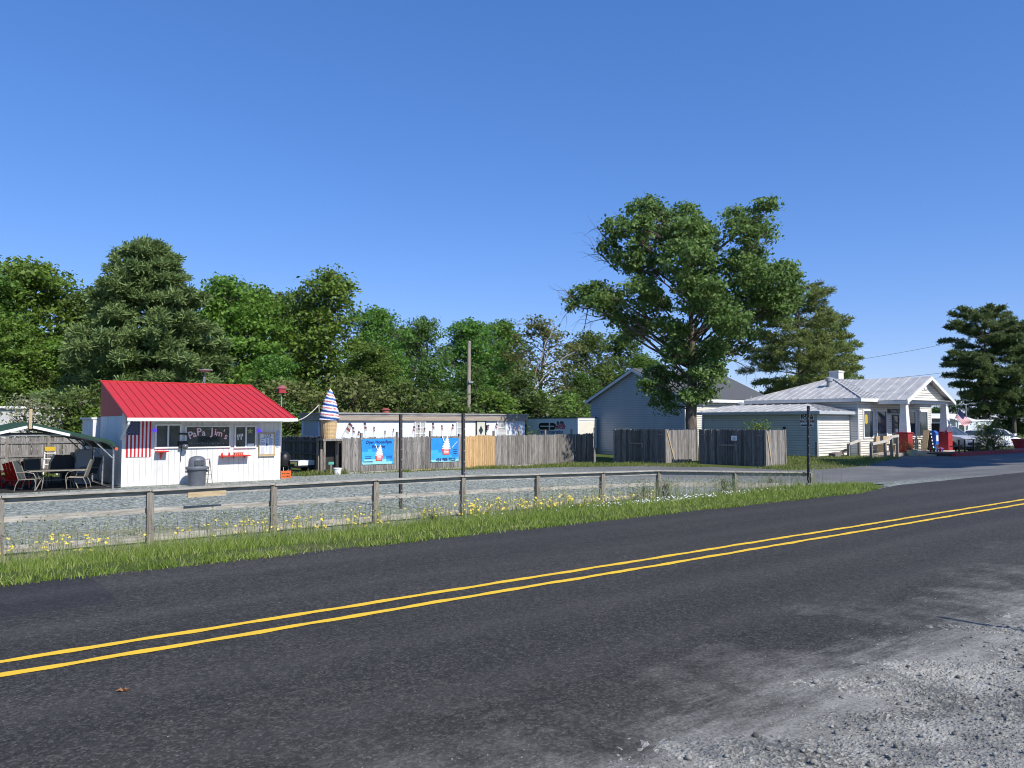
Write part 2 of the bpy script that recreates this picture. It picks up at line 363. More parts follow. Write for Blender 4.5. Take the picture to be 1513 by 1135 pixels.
def shoulder_material():
    k = NT('pale crushed stone shoulder'); co = k.coord()
    v = k.n('TexVoronoi'); v.inputs['Scale'].default_value = 55; k.l(co, v.inputs['Vector'])
    sp = k.n('SeparateColor'); k.l(v.outputs['Color'], sp.inputs[0])
    c = k.ramp(sp.outputs[0], [(0.0, (.09, .086, .074)), (.5, (.23, .22, .188)), (1.0, (.46, .44, .37))])
    n1 = k.noise(co, 1.6, 6, .65); c = k.mix(k.ramp(n1, [(.38, 0.0), (.62, .85)]), c, (.48, .46, .40))
    c = k.mix(k.ramp(k.noise(k.coord((1.5, .7, 1)), 1.4, 6, .75), [(.45, 0.0), (.65, .75)]), c, (.10, .105, .105))
    c = k.mix(k.ramp(k.noise(co, 75, 5, .85), [(.3, .55), (.6, 0.0)]), c, (.05, .05, .05))
    k.l(c, k.b.inputs['Base Color']); k.b.inputs['Roughness'].default_value = .95; k.b.inputs['Specular IOR Level'].default_value = .15
    k.bump(k.math('ADD', v.outputs['Distance'], k.noise(co, 30, 4)), .7, .012); return k.m
xs = sorted(set([-2500, -900, -400, -200, -120, -80, -50, -30] + frange(-20, 66, .5) + [70, 80, 100, 140, 200, 400, 900, 2500, 5000]))
ys = sorted(set([-2500, -600, -200, -80, -30, -10, 0, 4] + frange(8, 46, .5) + [50, 60, 80, 110, 160, 250, 500, 1200, 3000, 5000]))
V, Fc = lattice(xs, ys, g)
gm = MB(); gm.v = V; gm.f = [list(f) for f in Fc]; gm.mi = [0] * len(Fc)
tag(gm.build('ground', ground_material(), smooth='all'), kind='structure')
LOT = [(-45, 15.2), (17.8, 15.6), (21.8, 13.3), (22.9, 12.6), (21.7, 11.2), (19.6, 9.8), (17.9, 9.0), (140, 9.0), (140, 20.6), (43, 20.6), (39, 19.2), (36, 18.6), (32.5, 17.6), (29.6, 18.6), (28.9, 22.8), (27.6, 25.4), (25.5, 29.6), (22, 32.0), (16, 32.7), (-45, 32.8)]
def wob(x, y): return .35 * math.sin(x * 1.7 + 3 * math.sin(y)) + .2 * math.sin(x * 4.1 + y * 2)
V, Fc = lattice(frange(-45, 66, .3), frange(8.9, 34.4, .3), lambda x, y: g(x, y) + .02, lambda x, y: inpoly(x, y + (wob(x, y) if y > 10 else 0) * .6, LOT))
V, Fc = clean(V, Fc)
gm = MB(); gm.v = V; gm.f = [list(f) for f in Fc]; gm.mi = [0] * len(Fc)
tag(gm.build('parking_lot', lot_material(), smooth='all'), kind='structure')
def road_edge(s, base, amp): return base + amp * (math.sin(s * 1.9) + .7 * math.sin(s * 4.7 + 1) + .5 * math.sin(s * 11.3))
rx = [-400, -100, -30] + frange(-8, 40, .2) + [45, 55, 70, 100, 200, 500, 1500]
gm = MB(); vs = []
for s in rx:
    e1 = 9.12 + .5 * smooth(s, 17, 20); vs += [(s, .8, 0), (s, 6, 0), (s, road_edge(s, e1, .018), 0)]
n = len(rx); gm.add(vs, [(3 * i + a, 3 * i + 3 + a, 3 * i + 4 + a, 3 * i + 1 + a) for i in range(n - 1) for a in (0, 1)])
tag(gm.build('road', road_material()), kind='structure')
# driveway apron where the lot meets the road is the lot sheet itself
def shz(x, y): return -.026 + .054 * smooth(-y, -3.5, -1.3) + .010 * math.sin(x * 3.1 + 2 * math.sin(y * 2.3)) * math.sin(y * 2.7 + 1) + .006 * math.sin(x * 9 + y * 7)
rj = random.Random(12)
V, Fc = lattice(sorted(set([-60, -20] + frange(-4, 1, .2) + frange(1.03, 7, .03) + frange(7.05, 12, .05) + [13, 16, 20, 40, 90])), sorted(set([-60, -20, -8, -4, -2, -1] + frange(-.5, 2, .05) + frange(2.03, 3.65, .03))), shz)
V = [(x, y, z + (rj.uniform(-.014, .007) if 1 < x < 12.5 and y > -.6 else 0)) for x, y, z in V]
gm = MB(); gm.v = V; gm.f = [list(f) for f in Fc]; gm.mi = [0] * len(Fc)
tag(gm.build('gravel_shoulder', shoulder_material(), smooth='all'), kind='structure')
# double centre line: two painted stripes with slightly wandering edges
def linemat():
    k = NT('yellow road paint'); co = k.coord(); f = k.noise(co, 90, 5, .8); f2 = k.noise(co, 2.5, 4)
    c = k.mix(k.ramp(f, [(.60, 0.0), (.78, .7)]), (.80, .50, .022), (.16, .12, .05)); c = k.mix(k.ramp(f2, [(.4, 0.0), (.75, .35)]), c, (.66, .40, .03)); f3 = k.noise(k.coord((.6, 3, 1)), 7, 6, .8); c = k.mix(k.ramp(f3, [(.62, 0.0), (.72, .6)]), c, (.10, .085, .05))
    k.l(c, k.b.inputs['Base Color']); k.b.inputs['Roughness'].default_value = .7; k.bump(f, .3, .004); return k.m
lm = linemat()
for j, t0 in enumerate((5.89, 6.22)):
    gm = MB(); vs = []; lx = [-300, -60, -20] + frange(-8, 45, .08) + [50, 60, 80, 120, 300, 1200]
    r2 = random.Random(j + 3); ph = [r2.uniform(0, 6) for _ in range(6)]
    for s in lx:
        c = t0 + .004 * math.sin(s * 5.2 + ph[0]) + .004 * math.sin(s * 9.7 + ph[1]) + .005 * math.sin(s * 1.3 + ph[2])
        h = .043 + .006 * math.sin(s * 8 + ph[3]) + .004 * math.sin(s * 23 + ph[4])
        vs += [(s, c - h, .004), (s, c + h, .004)]
    gm.add(vs, [(2 * i, 2 * i + 2, 2 * i + 3, 2 * i + 1) for i in range(len(lx) - 1)])
    tag(gm.build('road_marking', lm), kind='structure')
# ------------------------------------------------------------------ building helpers
class Wall:
    """a wall plane: axis 'x' runs along x and faces the road (-y); axis 'y' runs along y and faces -x"""
    def __init__(s, axis, plane): s.ax = axis; s.pl = plane
    def P(s, a, z, off=0): return (a, s.pl - off, z) if s.ax == 'x' else (s.pl - off, a, z)
    def px(s, x, y):                       # surveyed point on the wall -> (a, z)
        p = T(x, y, s.pl) if s.ax == 'x' else S(x, y, s.pl)
        return (p.x, p.z) if s.ax == 'x' else (p.y, p.z)
    def rect(s, x0, y0, x1, y1):
        (a0, z0), (a1, z1) = s.px(x0, (y0 + y1) / 2), s.px(x1, (y0 + y1) / 2); xm = (x0 + x1) / 2
        return a0, a1, s.px(xm, y1)[1], s.px(xm, y0)[1]
    @property
    def ux(s): return (1, 0, 0) if s.ax == 'x' else (0, -1, 0)
    @property
    def n(s): return (0, -1, 0) if s.ax == 'x' else (-1, 0, 0)
    def box(s, mb, a0, a1, z0, z1, o0, o1, m=0): return mb.box(s.P(a0, z0, o0), s.P(a1, z1, o1), m)
def lap(wl, lo, hi, z0, z1, course=.2, mb=None, m=0):
    """lapped siding courses; lo and hi give the wall's ends at a height"""
    mb = mb or MB(); z = z0
    while z < z1 - .02:
        zt = min(z + course, z1); a0, a1, b0, b1 = lo(z), hi(z), lo(zt), hi(zt)
        if b1 - b0 > .02:
            q = [wl.P(a0, z, .030), wl.P(a1, z, .030), wl.P(b1, zt, .003), wl.P(b0, zt, .003)]
            mb.add(q, [(0, 1, 2, 3)], m)
            mb.add([wl.P(a0, z, .030), wl.P(a1, z, .030), wl.P(a1, z, -.0), wl.P(a0, z, -.0)], [(3, 2, 1, 0)], m)
            mb.add([wl.P(a0, z, .0315), wl.P(a1, z, .0315), wl.P(a1, z + .022, .0295), wl.P(a0, z + .022, .0295)], [(0, 1, 2, 3)], 1)  # painted shadow strip along the foot of the course
        z = zt
    return mb
def window(parent, wl, a0, a1, z0, z1, frame_mat, glass_mat, fw=.07, mull_v=(), mull_h=(), name='window', depth=.07, extra=None):
    f = MB()
    wl.box(f, a0 - fw, a1 + fw, z1, z1 + fw, -.02, depth); wl.box(f, a0 - fw, a1 + fw, z0 - fw, z0, -.02, depth)
    wl.box(f, a0 - fw, a0, z0, z1, -.02, depth); wl.box(f, a1, a1 + fw, z0, z1, -.02, depth)
    for u in mull_v: c = a0 + (a1 - a0) * u; wl.box(f, c - .03, c + .03, z0, z1, .026, depth - .01)
    for u in mull_h: c = z0 + (z1 - z0) * u; wl.box(f, a0, a1, c - .025, c + .025, .026, depth - .012)
    fo = f.build(name, frame_mat, parent)
    p = MB(); wl.box(p, a0, a1, z0, z1, .022, .034); p.build('pane', glass_mat, fo)
    return fo
def seam_roof(quad, th, n, rib=.03, mb=None, m=0, up=(0, 0, 1), ht=.035):
    """quad: eave_a, eave_b, ridge_b, ridge_a; n raised seams from eave to ridge"""
    mb = mb or MB(); q = [Vector(p) for p in quad]; mb.slab(q, th, m)
    e = (q[1] - q[0]); L = e.length; e.normalize(); f = (q[2] + q[3]) / 2 - q[0]; v = (f - e * f.dot(e)).normalized()
    P2 = [((p - q[0]).dot(e), (p - q[0]).dot(v)) for p in q]
    for i in range(n + 1):                      # ribs stand square to the eave and stop at the hips
        d = min(max(L * i / n, .02), L - .02); ys_ = []
        for j in range(4):
            (xa, ya), (xb, yb) = P2[j], P2[(j + 1) % 4]
            if abs(xb - xa) > 1e-6 and (xa - d) * (xb - d) <= 0: ys_.append(ya + (yb - ya) * (d - xa) / (xb - xa))
        if len(ys_) < 2 or max(ys_) - min(ys_) < .15: continue
        z = Vector((0, 0, ht / 2 + .002)); mb.bar(q[0] + e * d + v * min(ys_) + z, q[0] + e * d + v * max(ys_) + z, rib, ht, m)
    return mb
def board_fence(name, A, B, zb, zt, label, out, parent=None, mat=None, mats=None, bw=.14, posts=(), post_up=.0, seed=1, cat='board fence', group=None, rails_front=False, light=None):
    """A, B: ground ends (x, y); zb, zt: base and top height at each end; out: +1/-1 which side the boards stand proud of the rails"""
    A, B = Vector((*A, 0)), Vector((*B, 0)); d = B - A; L = d.length; u = d / L; nrm = Vector((u.y, -u.x, 0)) * out
    r = random.Random(seed); root = parent or thing(name, (A.x, A.y, zb[0]), label, cat, group)
    pk, pn, pk2 = MB(), MB(), MB(); x = 0
    while x < L - .05:
        w_ = bw * r.uniform(.93, 1.05); x1 = min(x + w_, L); f = (x + x1) / 2 / L
        z0 = zb[0] + (zb[1] - zb[0]) * f + r.uniform(-.02, .015); z1 = zt[0] + (zt[1] - zt[0]) * f + r.uniform(-.035, .03)
        tl = r.uniform(-.006, .006); th = .018; off = r.uniform(0, .012)
        a = A + u * (x + .004); b = A + u * (x1 - .004); n0 = nrm * off; n1 = nrm * (off + th)
        ct = (b - a) * .22
        def P(p, n_, z): return (p + n_ + u * tl * (z - z0)).to_tuple()[:2] + (z,)
        poly = [P(a, n0, z0), P(b, n0, z0), P(b, n0, z1 - .035), P(b - ct, n0, z1), P(a + ct, n0, z1), P(a, n0, z1 - .035)]
        tgt = (pn if light[0] <= (x + x1) / 2 <= light[1] else (pk2 if x > light[1] - .2 else pk)) if light else pk
        tgt.prism(poly, nrm * th); x = x1 + .002
    pk.build('board_panel', mat or wood_grey, root)
    if pk2.v: pk2.build('board_panel', mat or wood_grey, root)
    if pn.v: o = pn.build('board_panel', wood_new, root); o['label'] = 'fresh yellow cedar boards patched into the grey fence'
    for k_, fr in enumerate((.16, .52, .86)):
        rl = MB(); za = zb[0] + (zt[0] - zb[0]) * fr; zb_ = zb[1] + (zt[1] - zb[1]) * fr
        rl.bar(A - nrm * .022 + Vector((0, 0, za)), B - nrm * .022 + Vector((0, 0, zb_)), .04, .09); rl.build('rail', mat or wood_grey, root)
    for ps in posts:
        f, up_ = ps if isinstance(ps, tuple) else (ps, post_up)
        c = A + u * (L * f) - nrm * .10 * (1 if up_ >= 0 else 1); zz = zt[0] + (zt[1] - zt[0]) * f + up_
        MB().bar(c + Vector((0, 0, zb[0] + (zb[1] - zb[0]) * f - .1)), c + Vector((0, 0, zz)), .10, .10).build('post', wood_post, root)
    return root
# ------------------------------------------------------------------ snack stand
GZ = -.78
st = thing('snack_stand', (5.85, 31.2, GZ), 'small white wooden ice cream stand with a steep red metal shed roof', 'snack stand')
s0, s1, t0, t1 = 5.85, 11.82, 31.2, 35.6
wf = Wall('x', t0); wl_ = Wall('y', s0)
zr_f, zr_b = 2.02, 3.26         # roof underside height over the front wall and at the back
sl_ = (zr_b - zr_f) / (t1 - t0)
m_ = MB()
m_.prism([(s0 + .02, t0 + .02, GZ), (s0 + .02, t1, GZ), (s0 + .02, t1, zr_b - .03), (s0 + .02, t0 + .02, zr_f - .03)], (s1 - s0 - .04, 0, 0))
r3 = random.Random(5); x = s0
while x < s1 - .01:                                  # grooved plywood: narrow boards proud of the core
    x1 = min(x + .203, s1); m_.box((x + .004, t0 - .004, GZ + .02), (x1 - .004, t0 + .03, zr_f - .02)); x = x1
m_.box((s0 - .012, t0 - .02, GZ), (s0 + .09, t0 - .004 + .03, zr_f - .03)); m_.box((s1 - .09, t0 - .02, GZ), (s1 + .012, t0 + .03, zr_f - .03))
m_.build('wall', white_paint, st)
m_ = MB(); y = t0 + .05
stop = 1.86
while y < t1:
    y1 = min(y + .30, t1); m_.box((s0 - .006, y + .004, GZ + .02), (s0 + .05, y1 - .004, stop)); y = y1
m_.box((s0 - .004, t0 + .03, GZ), (s0 + .03, t1, stop - .004))
o = m_.build('side_wall', white_paint, st)
m_ = MB(); y = t0 + .02
while y < t1:                                        # red corrugated gable triangle over the side wall
    y1 = min(y + .10, t1); zt_ = zr_f + sl_ * (y - t0) - .02
    if zt_ > stop + .03: m_.box((s0 - .022, y + .012, stop), (s0 + .01, y1 - .012, zt_)); m_.box((s0 - .010, y, stop), (s0 + .01, y1, zt_ - .01))
    y = y1
m_.build('gable_panel', red_metal, st)
# roof with raised seams, overhanging the front by a metre
fo_ = 1.0
rq = [(s0 - .04, t0 - fo_, zr_f - sl_ * fo_ + .05), (s1 + .28, t0 - fo_, zr_f - sl_ * fo_ + .05), (s1 + .28, t1 + .06, zr_b + .07), (s0 - .04, t1 + .06, zr_b + .07)]
rf = seam_roof(rq, .045, 21, rib=.028, ht=.03).build('roof', red_metal, st)
m_ = MB(); m_.bar((s0 - .05, t1 + .07, zr_b + .09), (s1 + .29, t1 + .07, zr_b + .09), .12, .05); m_.build('ridge_cap', red_metal, rf)
m_ = MB(); ez = rq[0][2] - .05
m_.box((s0 - .06, t0 - fo_ - .12, ez - .075), (s1 + .30, t0 - fo_ - .005, ez + .045))
m_.box((s0 + .02, t0 - fo_ + .02, ez - .06), (s1 + .2, t0 - fo_ + .07, ez - .004))
gt = m_.build('gutter', white_trim, st)
m_ = MB()
pth = [(s0 + .02, t0 - fo_ - .06, ez - .06), (s0 + .0, t0 - fo_ - .04, ez - .17), (s0 - .05, t0 - .10, ez - .62), (s0 - .05, t0 + .0, ez - .74)]
m_.tube(pth, .045, 8); m_.build('downpipe', white_trim, gt, smooth=True)
m_ = MB(); m_.prism([(s0 + .1, t0 - fo_ + .05, ez - .01), (s1 - .02, t0 - fo_ + .05, ez - .01), (s1 - .02, t0 + .02, zr_f - .03), (s0 + .1, t0 + .02, zr_f - .03)], (0, 0, .02)); m_.build('soffit', white_paint, st)
# windows
a0, a1, z0, z1 = wf.rect(231, 629, 265, 660); window(st, wf, a0, a1, z0, z1, white_trim, glass_dark, .07, (.5,), ())
a0, a1, z0, z1 = wf.rect(275, 631, 338, 660); big = (a0, a1, z0, z1)
wmid = window(st, wf, a0, a1, z0, z1, white_trim, glass_dark, .05); wmid['label'] = 'wide serving window with the lettered name'
m_ = MB(); txt = 'PaPa Jim\u2019s'.replace('\u2019', "'")
chs = [('P', 281.5, 643.6, .35, 1.15), ('a', 286.8, 641.6, .25, 1), ('P', 293.8, 638.6, .12, 1.15), ('a', 300.3, 639.6, .05, 1), ('J', 312.8, 638.0, -.02, 1.15), ('i', 317.8, 638.6, -.1, 1), ('m', 323.6, 640.6, -.18, 1), ("'", 330.0, 640.0, -.2, 1), ('s', 333.4, 645.0, -.35, 1)]
lm_ = MB()
for c, x_, y_, rot, k_ in chs:
    a, z = wf.px(x_, y_)
    lm_.text(c, .35 * k_, wf.P(a, z, .037), wf.ux, wf.n, 1, .003, bold=.018, sx=.95, rot=rot)
    lm_.text(c, .35 * k_, wf.P(a, z, .045), wf.ux, wf.n, 0, .003, bold=.004, sx=.95, rot=rot)
lm_.build('lettering', [flag_white, red_text], wmid)
m_ = MB(); a, z = wf.px(308, 649); wf.box(m_, a - .42, a + .42, z - .13, z + .11, .0345, .036, 0)
m_.text('OPEN', .22, wf.P(a, z, .0365), wf.ux, wf.n, 1, .001, bold=.004, sx=1.1); m_.build('open_sign', [pm('unlit sign face', (.03, .05, .04)), pm('unlit sign letters', (.012, .016, .014))], wmid)
r4 = random.Random(9); dk = (pm('faded pink decal', (.25, .12, .12)), pm('pale blue decal', (.20, .28, .42)))
for i in range(15):                                   # tiny fruit decals along the foot of the window
    m_ = MB(); x_ = 279 + i * 3.9; a, z = wf.px(x_, 655.2 + r4.uniform(-.4, .4)); wf.box(m_, a - .03 * r4.uniform(.4, 1.2), a + .02, z - .015, z + .02, .036, .040); m_.build('decal', dk[i % 2], wmid)
a0, a1, z0, z1 = wf.rect(348, 631, 376, 660); window(st, wf, a0, a1, z0, z1, white_trim, glass_dark, .06, (.53,), ())
wd_ = st
for x_, y_ in ((350.5, 644), (353, 643.5), (355.8, 643), (358, 642.6), (351.5, 648), (356, 647.5)):
    a, z = wf.px(x_, y_); m_ = MB(); wf.box(m_, a - .025, a + .02, z - .06, z + .05, .036, .040, 0); m_.build('window_decal', flag_white, wd_)
a, z = wf.px(369, 637); m_ = MB(); m_.prism([wf.P(a + (.14 if q % 2 == 0 else .055) * math.cos(q * math.pi / 5 + .3), z + (.14 if q % 2 == 0 else .055) * math.sin(q * math.pi / 5 + .3), .036) for q in range(10)], (0, -.004, 0)); m_.build('star_decal', pm('yellow decal', (.40, .38, .15)), wd_)
a0, a1, z0, z1 = wf.rect(365, 655.5, 375, 659.5); m_ = MB(); wf.box(m_, a0, a1, z0, z1, .036, .041, 0); m_.build('window_decal', flag_white, wd_)
def decor(name, label, cat, mb, mats, org, group=None, smooth_=False):
    o = mb.build(name, mats, None, smooth=smooth_, org=org); return tag(o, label, cat, group)
# menu board on the front wall
a0, a1, z0, z1 = wf.rect(381.5, 641, 405.5, 673)
mn = thing('menu_board', wf.P((a0 + a1) / 2, z0, .02), 'white menu sheet in a tan frame at the right end of the stand', 'menu board')
m_ = MB(); wf.box(m_, a0, a1, z0 - .03, z0 + .07, .02, .085); wf.box(m_, a0, a0 + .05, z0 + .07, z1, .02, .08); wf.box(m_, a1 - .05, a1, z0 + .07, z1, .02, .08); wf.box(m_, a0, a1, z1, z1 + .05, .02, .085)
m_.build('frame', wood_tan, mn)
m_ = MB(); wf.box(m_, a0 + .05, a1 - .05, z0 + .07, z1, .02, .05); H_ = z1 - z0; W_ = a1 - a0
wf.box(m_, a0 + W_ * .30, a0 + W_ * .74, z1 - H_ * .17, z1 - H_ * .03, .05, .054, 1)
m_.text('MENU', .13, wf.P((a0 + a1) / 2 + .01, z1 - H_ * .10, .055), wf.ux, wf.n, 0, .002, bold=.006)
for i in range(15):
    zz = z1 - H_ * .22 - i * H_ * .048
    for c0, c1 in ((.14, .40), (.45, .58), (.63, .88)):
        if r4.random() < .85: wf.box(m_, a0 + W_ * c0, a0 + W_ * (c1 - r4.random() * .07), zz - .012, zz + .012, .05, .053, 2)
wf.box(m_, a0 + W_ * .46, a0 + W_ * .54, z0 + H_ * .45, z0 + H_ * .56, .05, .056, 1)
m_.build('menu_sheet', [flag_white, navy, pm('faded blue print', (.30, .36, .55))], mn)
# loose paper sheet to the right of the menu
a0, a1, z0, z1 = wf.rect(407, 633, 414, 664)
m_ = MB(); wf.box(m_, a0 + .02, a1 - .04, z0 + .1, z1 - .1, .022, .03, 0)
for i in range(5): wf.box(m_, a0 + .05, a1 - .1, z0 + .2 + i * .1, z0 + .22 + i * .1, .03, .032, 1)
decor('notice_sheet', 'narrow pale blue notice pinned beside the menu board at the corner', 'notice', m_, [pm('pale blue paper', (.45, .52, .68)), blue_text], wf.P(a0, z0, 0))
# painted flag hung upright on the wall
a0, a1, z0, z1 = wf.rect(186.5, 617, 223, 675.5); z1 = min(z1, 1.86)
m_ = MB(); sw = (a1 - a0) / 13
for i in range(13): wf.box(m_, a0 + i * sw, a0 + (i + 1) * sw, z0, z1, .020 if True else 0, .026 + (.001 if i % 2 else 0), 1 if i % 2 else 0)
ca, cz = a0 + sw * 7, z0 + (z1 - z0) * .56
wf.box(m_, a0 - .002, ca, cz, z1 + .002, .022, .030, 2)
for r_ in range(11):
    for c_ in range(9):
        if (r_ + c_) % 2: continue
        cx_, cz_ = a0 + (ca - a0) * (c_ + .6) / 9.2, cz + (z1 - cz) * (r_ + .6) / 11.2; pts = []
        for q in range(10):
            rr = .022 if q % 2 == 0 else .010; an = math.pi / 2 + q * math.pi / 5; pts.append(wf.P(cx_ + rr * math.cos(an), cz_ + rr * math.sin(an), .030))
        m_.prism(pts, Vector(wf.n) * .003, 1)
decor('wall_flag', 'american flag hung upright on the white stand wall, stripes running down', 'flag', m_, [flag_red, flag_white, navy], wf.P(a0, z0, 0))
# serving shelves
def shelf(x0, x1, y, lab, dpt, br):
    (a0, z), (a1, _) = wf.px(x0, y), wf.px(x1, y)
    rt = thing('counter_shelf', wf.P((a0 + a1) / 2, z, .02), lab, 'shelf', 'red shelves on the stand front')
    m_ = MB(); wf.box(m_, a0, a1, z - .02, z + .02, .02, dpt); m_.build('shelf_board', red_plastic, rt)
    for b in br:
        c = a0 + (a1 - a0) * b; MB().prism([wf.P(c - .02, z - .02, .02), wf.P(c - .02, z - (.28 if len(br) == 1 else .10), .02), wf.P(c - .02, z - .02, dpt * (.8 if len(br) == 1 else .4))], (.04, 0, 0)).build('bracket', red_plastic, rt)
shelf(228.5, 246, 667.3, 'short red shelf under the left window of the stand', .34, (.5,))
shelf(323, 366, 673.8, 'long red shelf under the serving window of the stand', .36, (.12, .5, .88))
(a, z) = wf.px(330, 671)
for i, dx in enumerate((-.08, .02, .12)): m_ = MB(); m_.lathe((a + dx * 1.4, t0 - .2, z - .055), [(.035, 0), (.04, .04), (.03, .09), (.012, .13)], 8); decor('condiment_bottle', ('small red squeeze bottle leftmost on the long red shelf', 'small white bottle between the two red ones on the long shelf', 'small red squeeze bottle nearest the napkin box on the long shelf')[i], 'bottle', m_, flag_white if i == 1 else red_plastic, (a, t0 - .2, z), 'bottles on the long red shelf')
(a, z) = wf.px(349.5, 671); m_ = MB(); m_.box((a - .16, t0 - .3, z - .055), (a + .16, t0 - .12, z + .05), 0); m_.box((a - .17, t0 - .31, z + .05), (a + .17, t0 - .11, z + .07), 1)
for i in range(4): m_.box((a - .12 + i * .08, t0 - .304, z - .03), (a - .08 + i * .08, t0 - .30, z + .03), 1)
decor('napkin_box', 'tan napkin box on the long red shelf under the serving window', 'box', m_, [pm('tan card', (.5, .32, .2)), red_plastic], (a, t0 - .2, z))
# purple round lights on the wall
for x_, y_, lab in ((227.3, 636, 'round purple lamp between the wall flag and the left window'), (381.2, 636.5, 'round purple lamp above the left corner of the menu board')):
    a, z = wf.px(x_, y_); m_ = MB()
    rt = thing('wall_lamp', wf.P(a, z, .02), lab, 'wall lamp', 'purple lamps on the stand front')
    m_.lathe((0, 0, 0), [(.04, 0), (.05, .03), (.03, .06)], 12); q = MB()
    q.add([(a + v[0], t0 - .02 - v[2], z + v[1]) for v in m_.v], m_.f); q.build('base', black_plastic, rt)
    m_ = MB(); m_.lathe((a, t0 - .13, z - .07), [(.03, 0), (.065, .03), (.075, .07), (.065, .11), (.03, .14)], 14)
    k = NT('purple lamp glow' + lab[-3:]); k.b.inputs['Base Color'].default_value = (.08, .03, .5, 1); k.b.inputs['Emission Color'].default_value = (.12, .05, 1, 1); k.b.inputs['Emission Strength'].default_value = .8
    m_.build('globe', k.m, rt, smooth='all')
# black box with a floodlight
a, z = wf.px(269, 658.5)
rt = thing('floodlight', wf.P(a, z, .02), 'black wall box with a round floodlight and hanging cord beside the wide window', 'floodlight')
m_ = MB(); m_.box((a - .15, t0 - .16, z - .10), (a + .15, t0 - .02, z + .17)); m_.build('housing', black_plastic, rt)
m_ = MB(); m_.lathe((a + .05, t0 - .24, z - .14), [(.02, 0), (.09, .03), (.12, .10), (.10, .18), (.03, .21)], 16); m_.build('lamp_head', pm('dark grey glossy plastic', (.10, .11, .13), None, 5, .15), rt, smooth='all')
m_ = MB(); m_.tube([(a - .03, t0 - .06, z - .1), (a - .05, t0 - .03, z - .4), (a - .04, t0 - .02, z - .62)], .012, 6); m_.build('cord', black_plastic, rt)
a, z = wf.px(270, 641); m_ = MB(); m_.box((a - .14, t0 - .12, z - .03), (a + .10, t0 - .02, z + .03)); m_.box((a + .08, t0 - .16, z - .05), (a + .16, t0 - .08, z + .02))
decor('wall_camera', 'small black camera above the floodlight box on the stand', 'camera', m_, black_plastic, (a, t0 - .1, z))
# side addition behind the stand
b0 = Wall('y', 5.3)
m_ = MB(); m_.box((5.62, 35.72, GZ), (9.5, 38.6, 1.75)); y = 35.62
m_.box((5.58, 35.70, GZ), (5.68, 35.80, 1.78)); m_.box((5.52, 35.68, 1.75), (9.6, 38.7, 1.83))
tag(m_.build('lean_to_shed', white_paint, None, org=(5.4, 35.6, GZ)), 'low white lean-to behind the back corner of the stand', 'shed')
# roof antenna
p = T(303, 573, t1 + .05); rt = thing('roof_antenna', (p.x, p.y, 3.3), 'flat tv antenna on a thin mast behind the red roof', 'antenna')
m_ = MB(); m_.tube([(p.x, p.y + .05, 2.6), (p.x, p.y + .05, T(303, 547, t1).z)], .02, 6); m_.tube([(p.x, p.y + .05, 3.75), (p.x - .12, p.y + .05, 3.3)], .012, 5); m_.build('mast', galv, rt)
m_ = MB(); z = T(303, 546.5, t1).z; m_.lathe((p.x, p.y + .05, z - .03), [(.06, -.06), (.33, 0), (.34, .03), (.1, .07)], 16); m_.build('dish', galv, rt)
# dome-lid rubbish bin
p = Gz(290.5, 716, GZ); p = Vector((0, 0, 0)) + T(290.5, 716, 30.2); bx, by = p.x, 30.2
rt = thing('rubbish_bin', (bx, by, GZ), 'tall grey rubbish bin with a domed lid in front of the stand', 'rubbish bin')
m_ = MB(); m_.lathe((bx, by, GZ), [(.29, 0), (.30, .05), (.335, .60), (.35, .62), (.35, .66)], 28); m_.box((bx - .40, by - .06, GZ + .52), (bx - .33, by + .06, GZ + .60)); m_.box((bx + .33, by - .06, GZ + .52), (bx + .40, by + .06, GZ + .60)); m_.build('bin_body', bin_grey, rt, smooth=True)
lid = MB().lathe((bx, by, GZ), [(.36, .62), (.405, .64), (.41, .70), (.38, .74), (.31, .75), (.30, .95), (.27, 1.04), (.20, 1.10), (.10, 1.13), (.01, 1.14)], 28).build('dome_lid', bin_grey, rt, smooth=True)
m_ = MB(); m_.box((bx - .16, by - .325, GZ + .80), (bx + .16, by - .28, GZ + .98)); m_.build('flap', pm('darker grey flap', (.07, .075, .085)), lid)
# metal frame stand beside the bin
p = T(300, 714, 30.75); fx = p.x; rt = thing('metal_sign_frame', (fx, 30.75, GZ), 'empty grey metal a-frame rack behind the rubbish bin', 'metal rack')
m_ = MB(); x0, x1 = T(288, 700, 30.75).x, T(309.5, 700, 30.75).x
for xx in (x0, x1): m_.tube([(xx, 30.75, GZ + .98), (xx + .05, 30.5, GZ)], .014, 6); m_.tube([(xx, 30.75, GZ + .98), (xx + .0, 31.0, GZ)], .014, 6)
m_.build('leg_frame', rust, rt)
m_ = MB()
m_.tube([(x0, 30.75, GZ + .98), (x1, 30.75, GZ + .98)], .016, 6)
m_.build('cross_bar', rust, rt)
for h in (.22, .40, .55): MB().tube([(x0 + .02, 30.62 + (h - .4) * .2, GZ + h), (x1 + .02, 30.62 + (h - .4) * .2, GZ + h)], .010, 6).build('cross_bar', rust, rt)
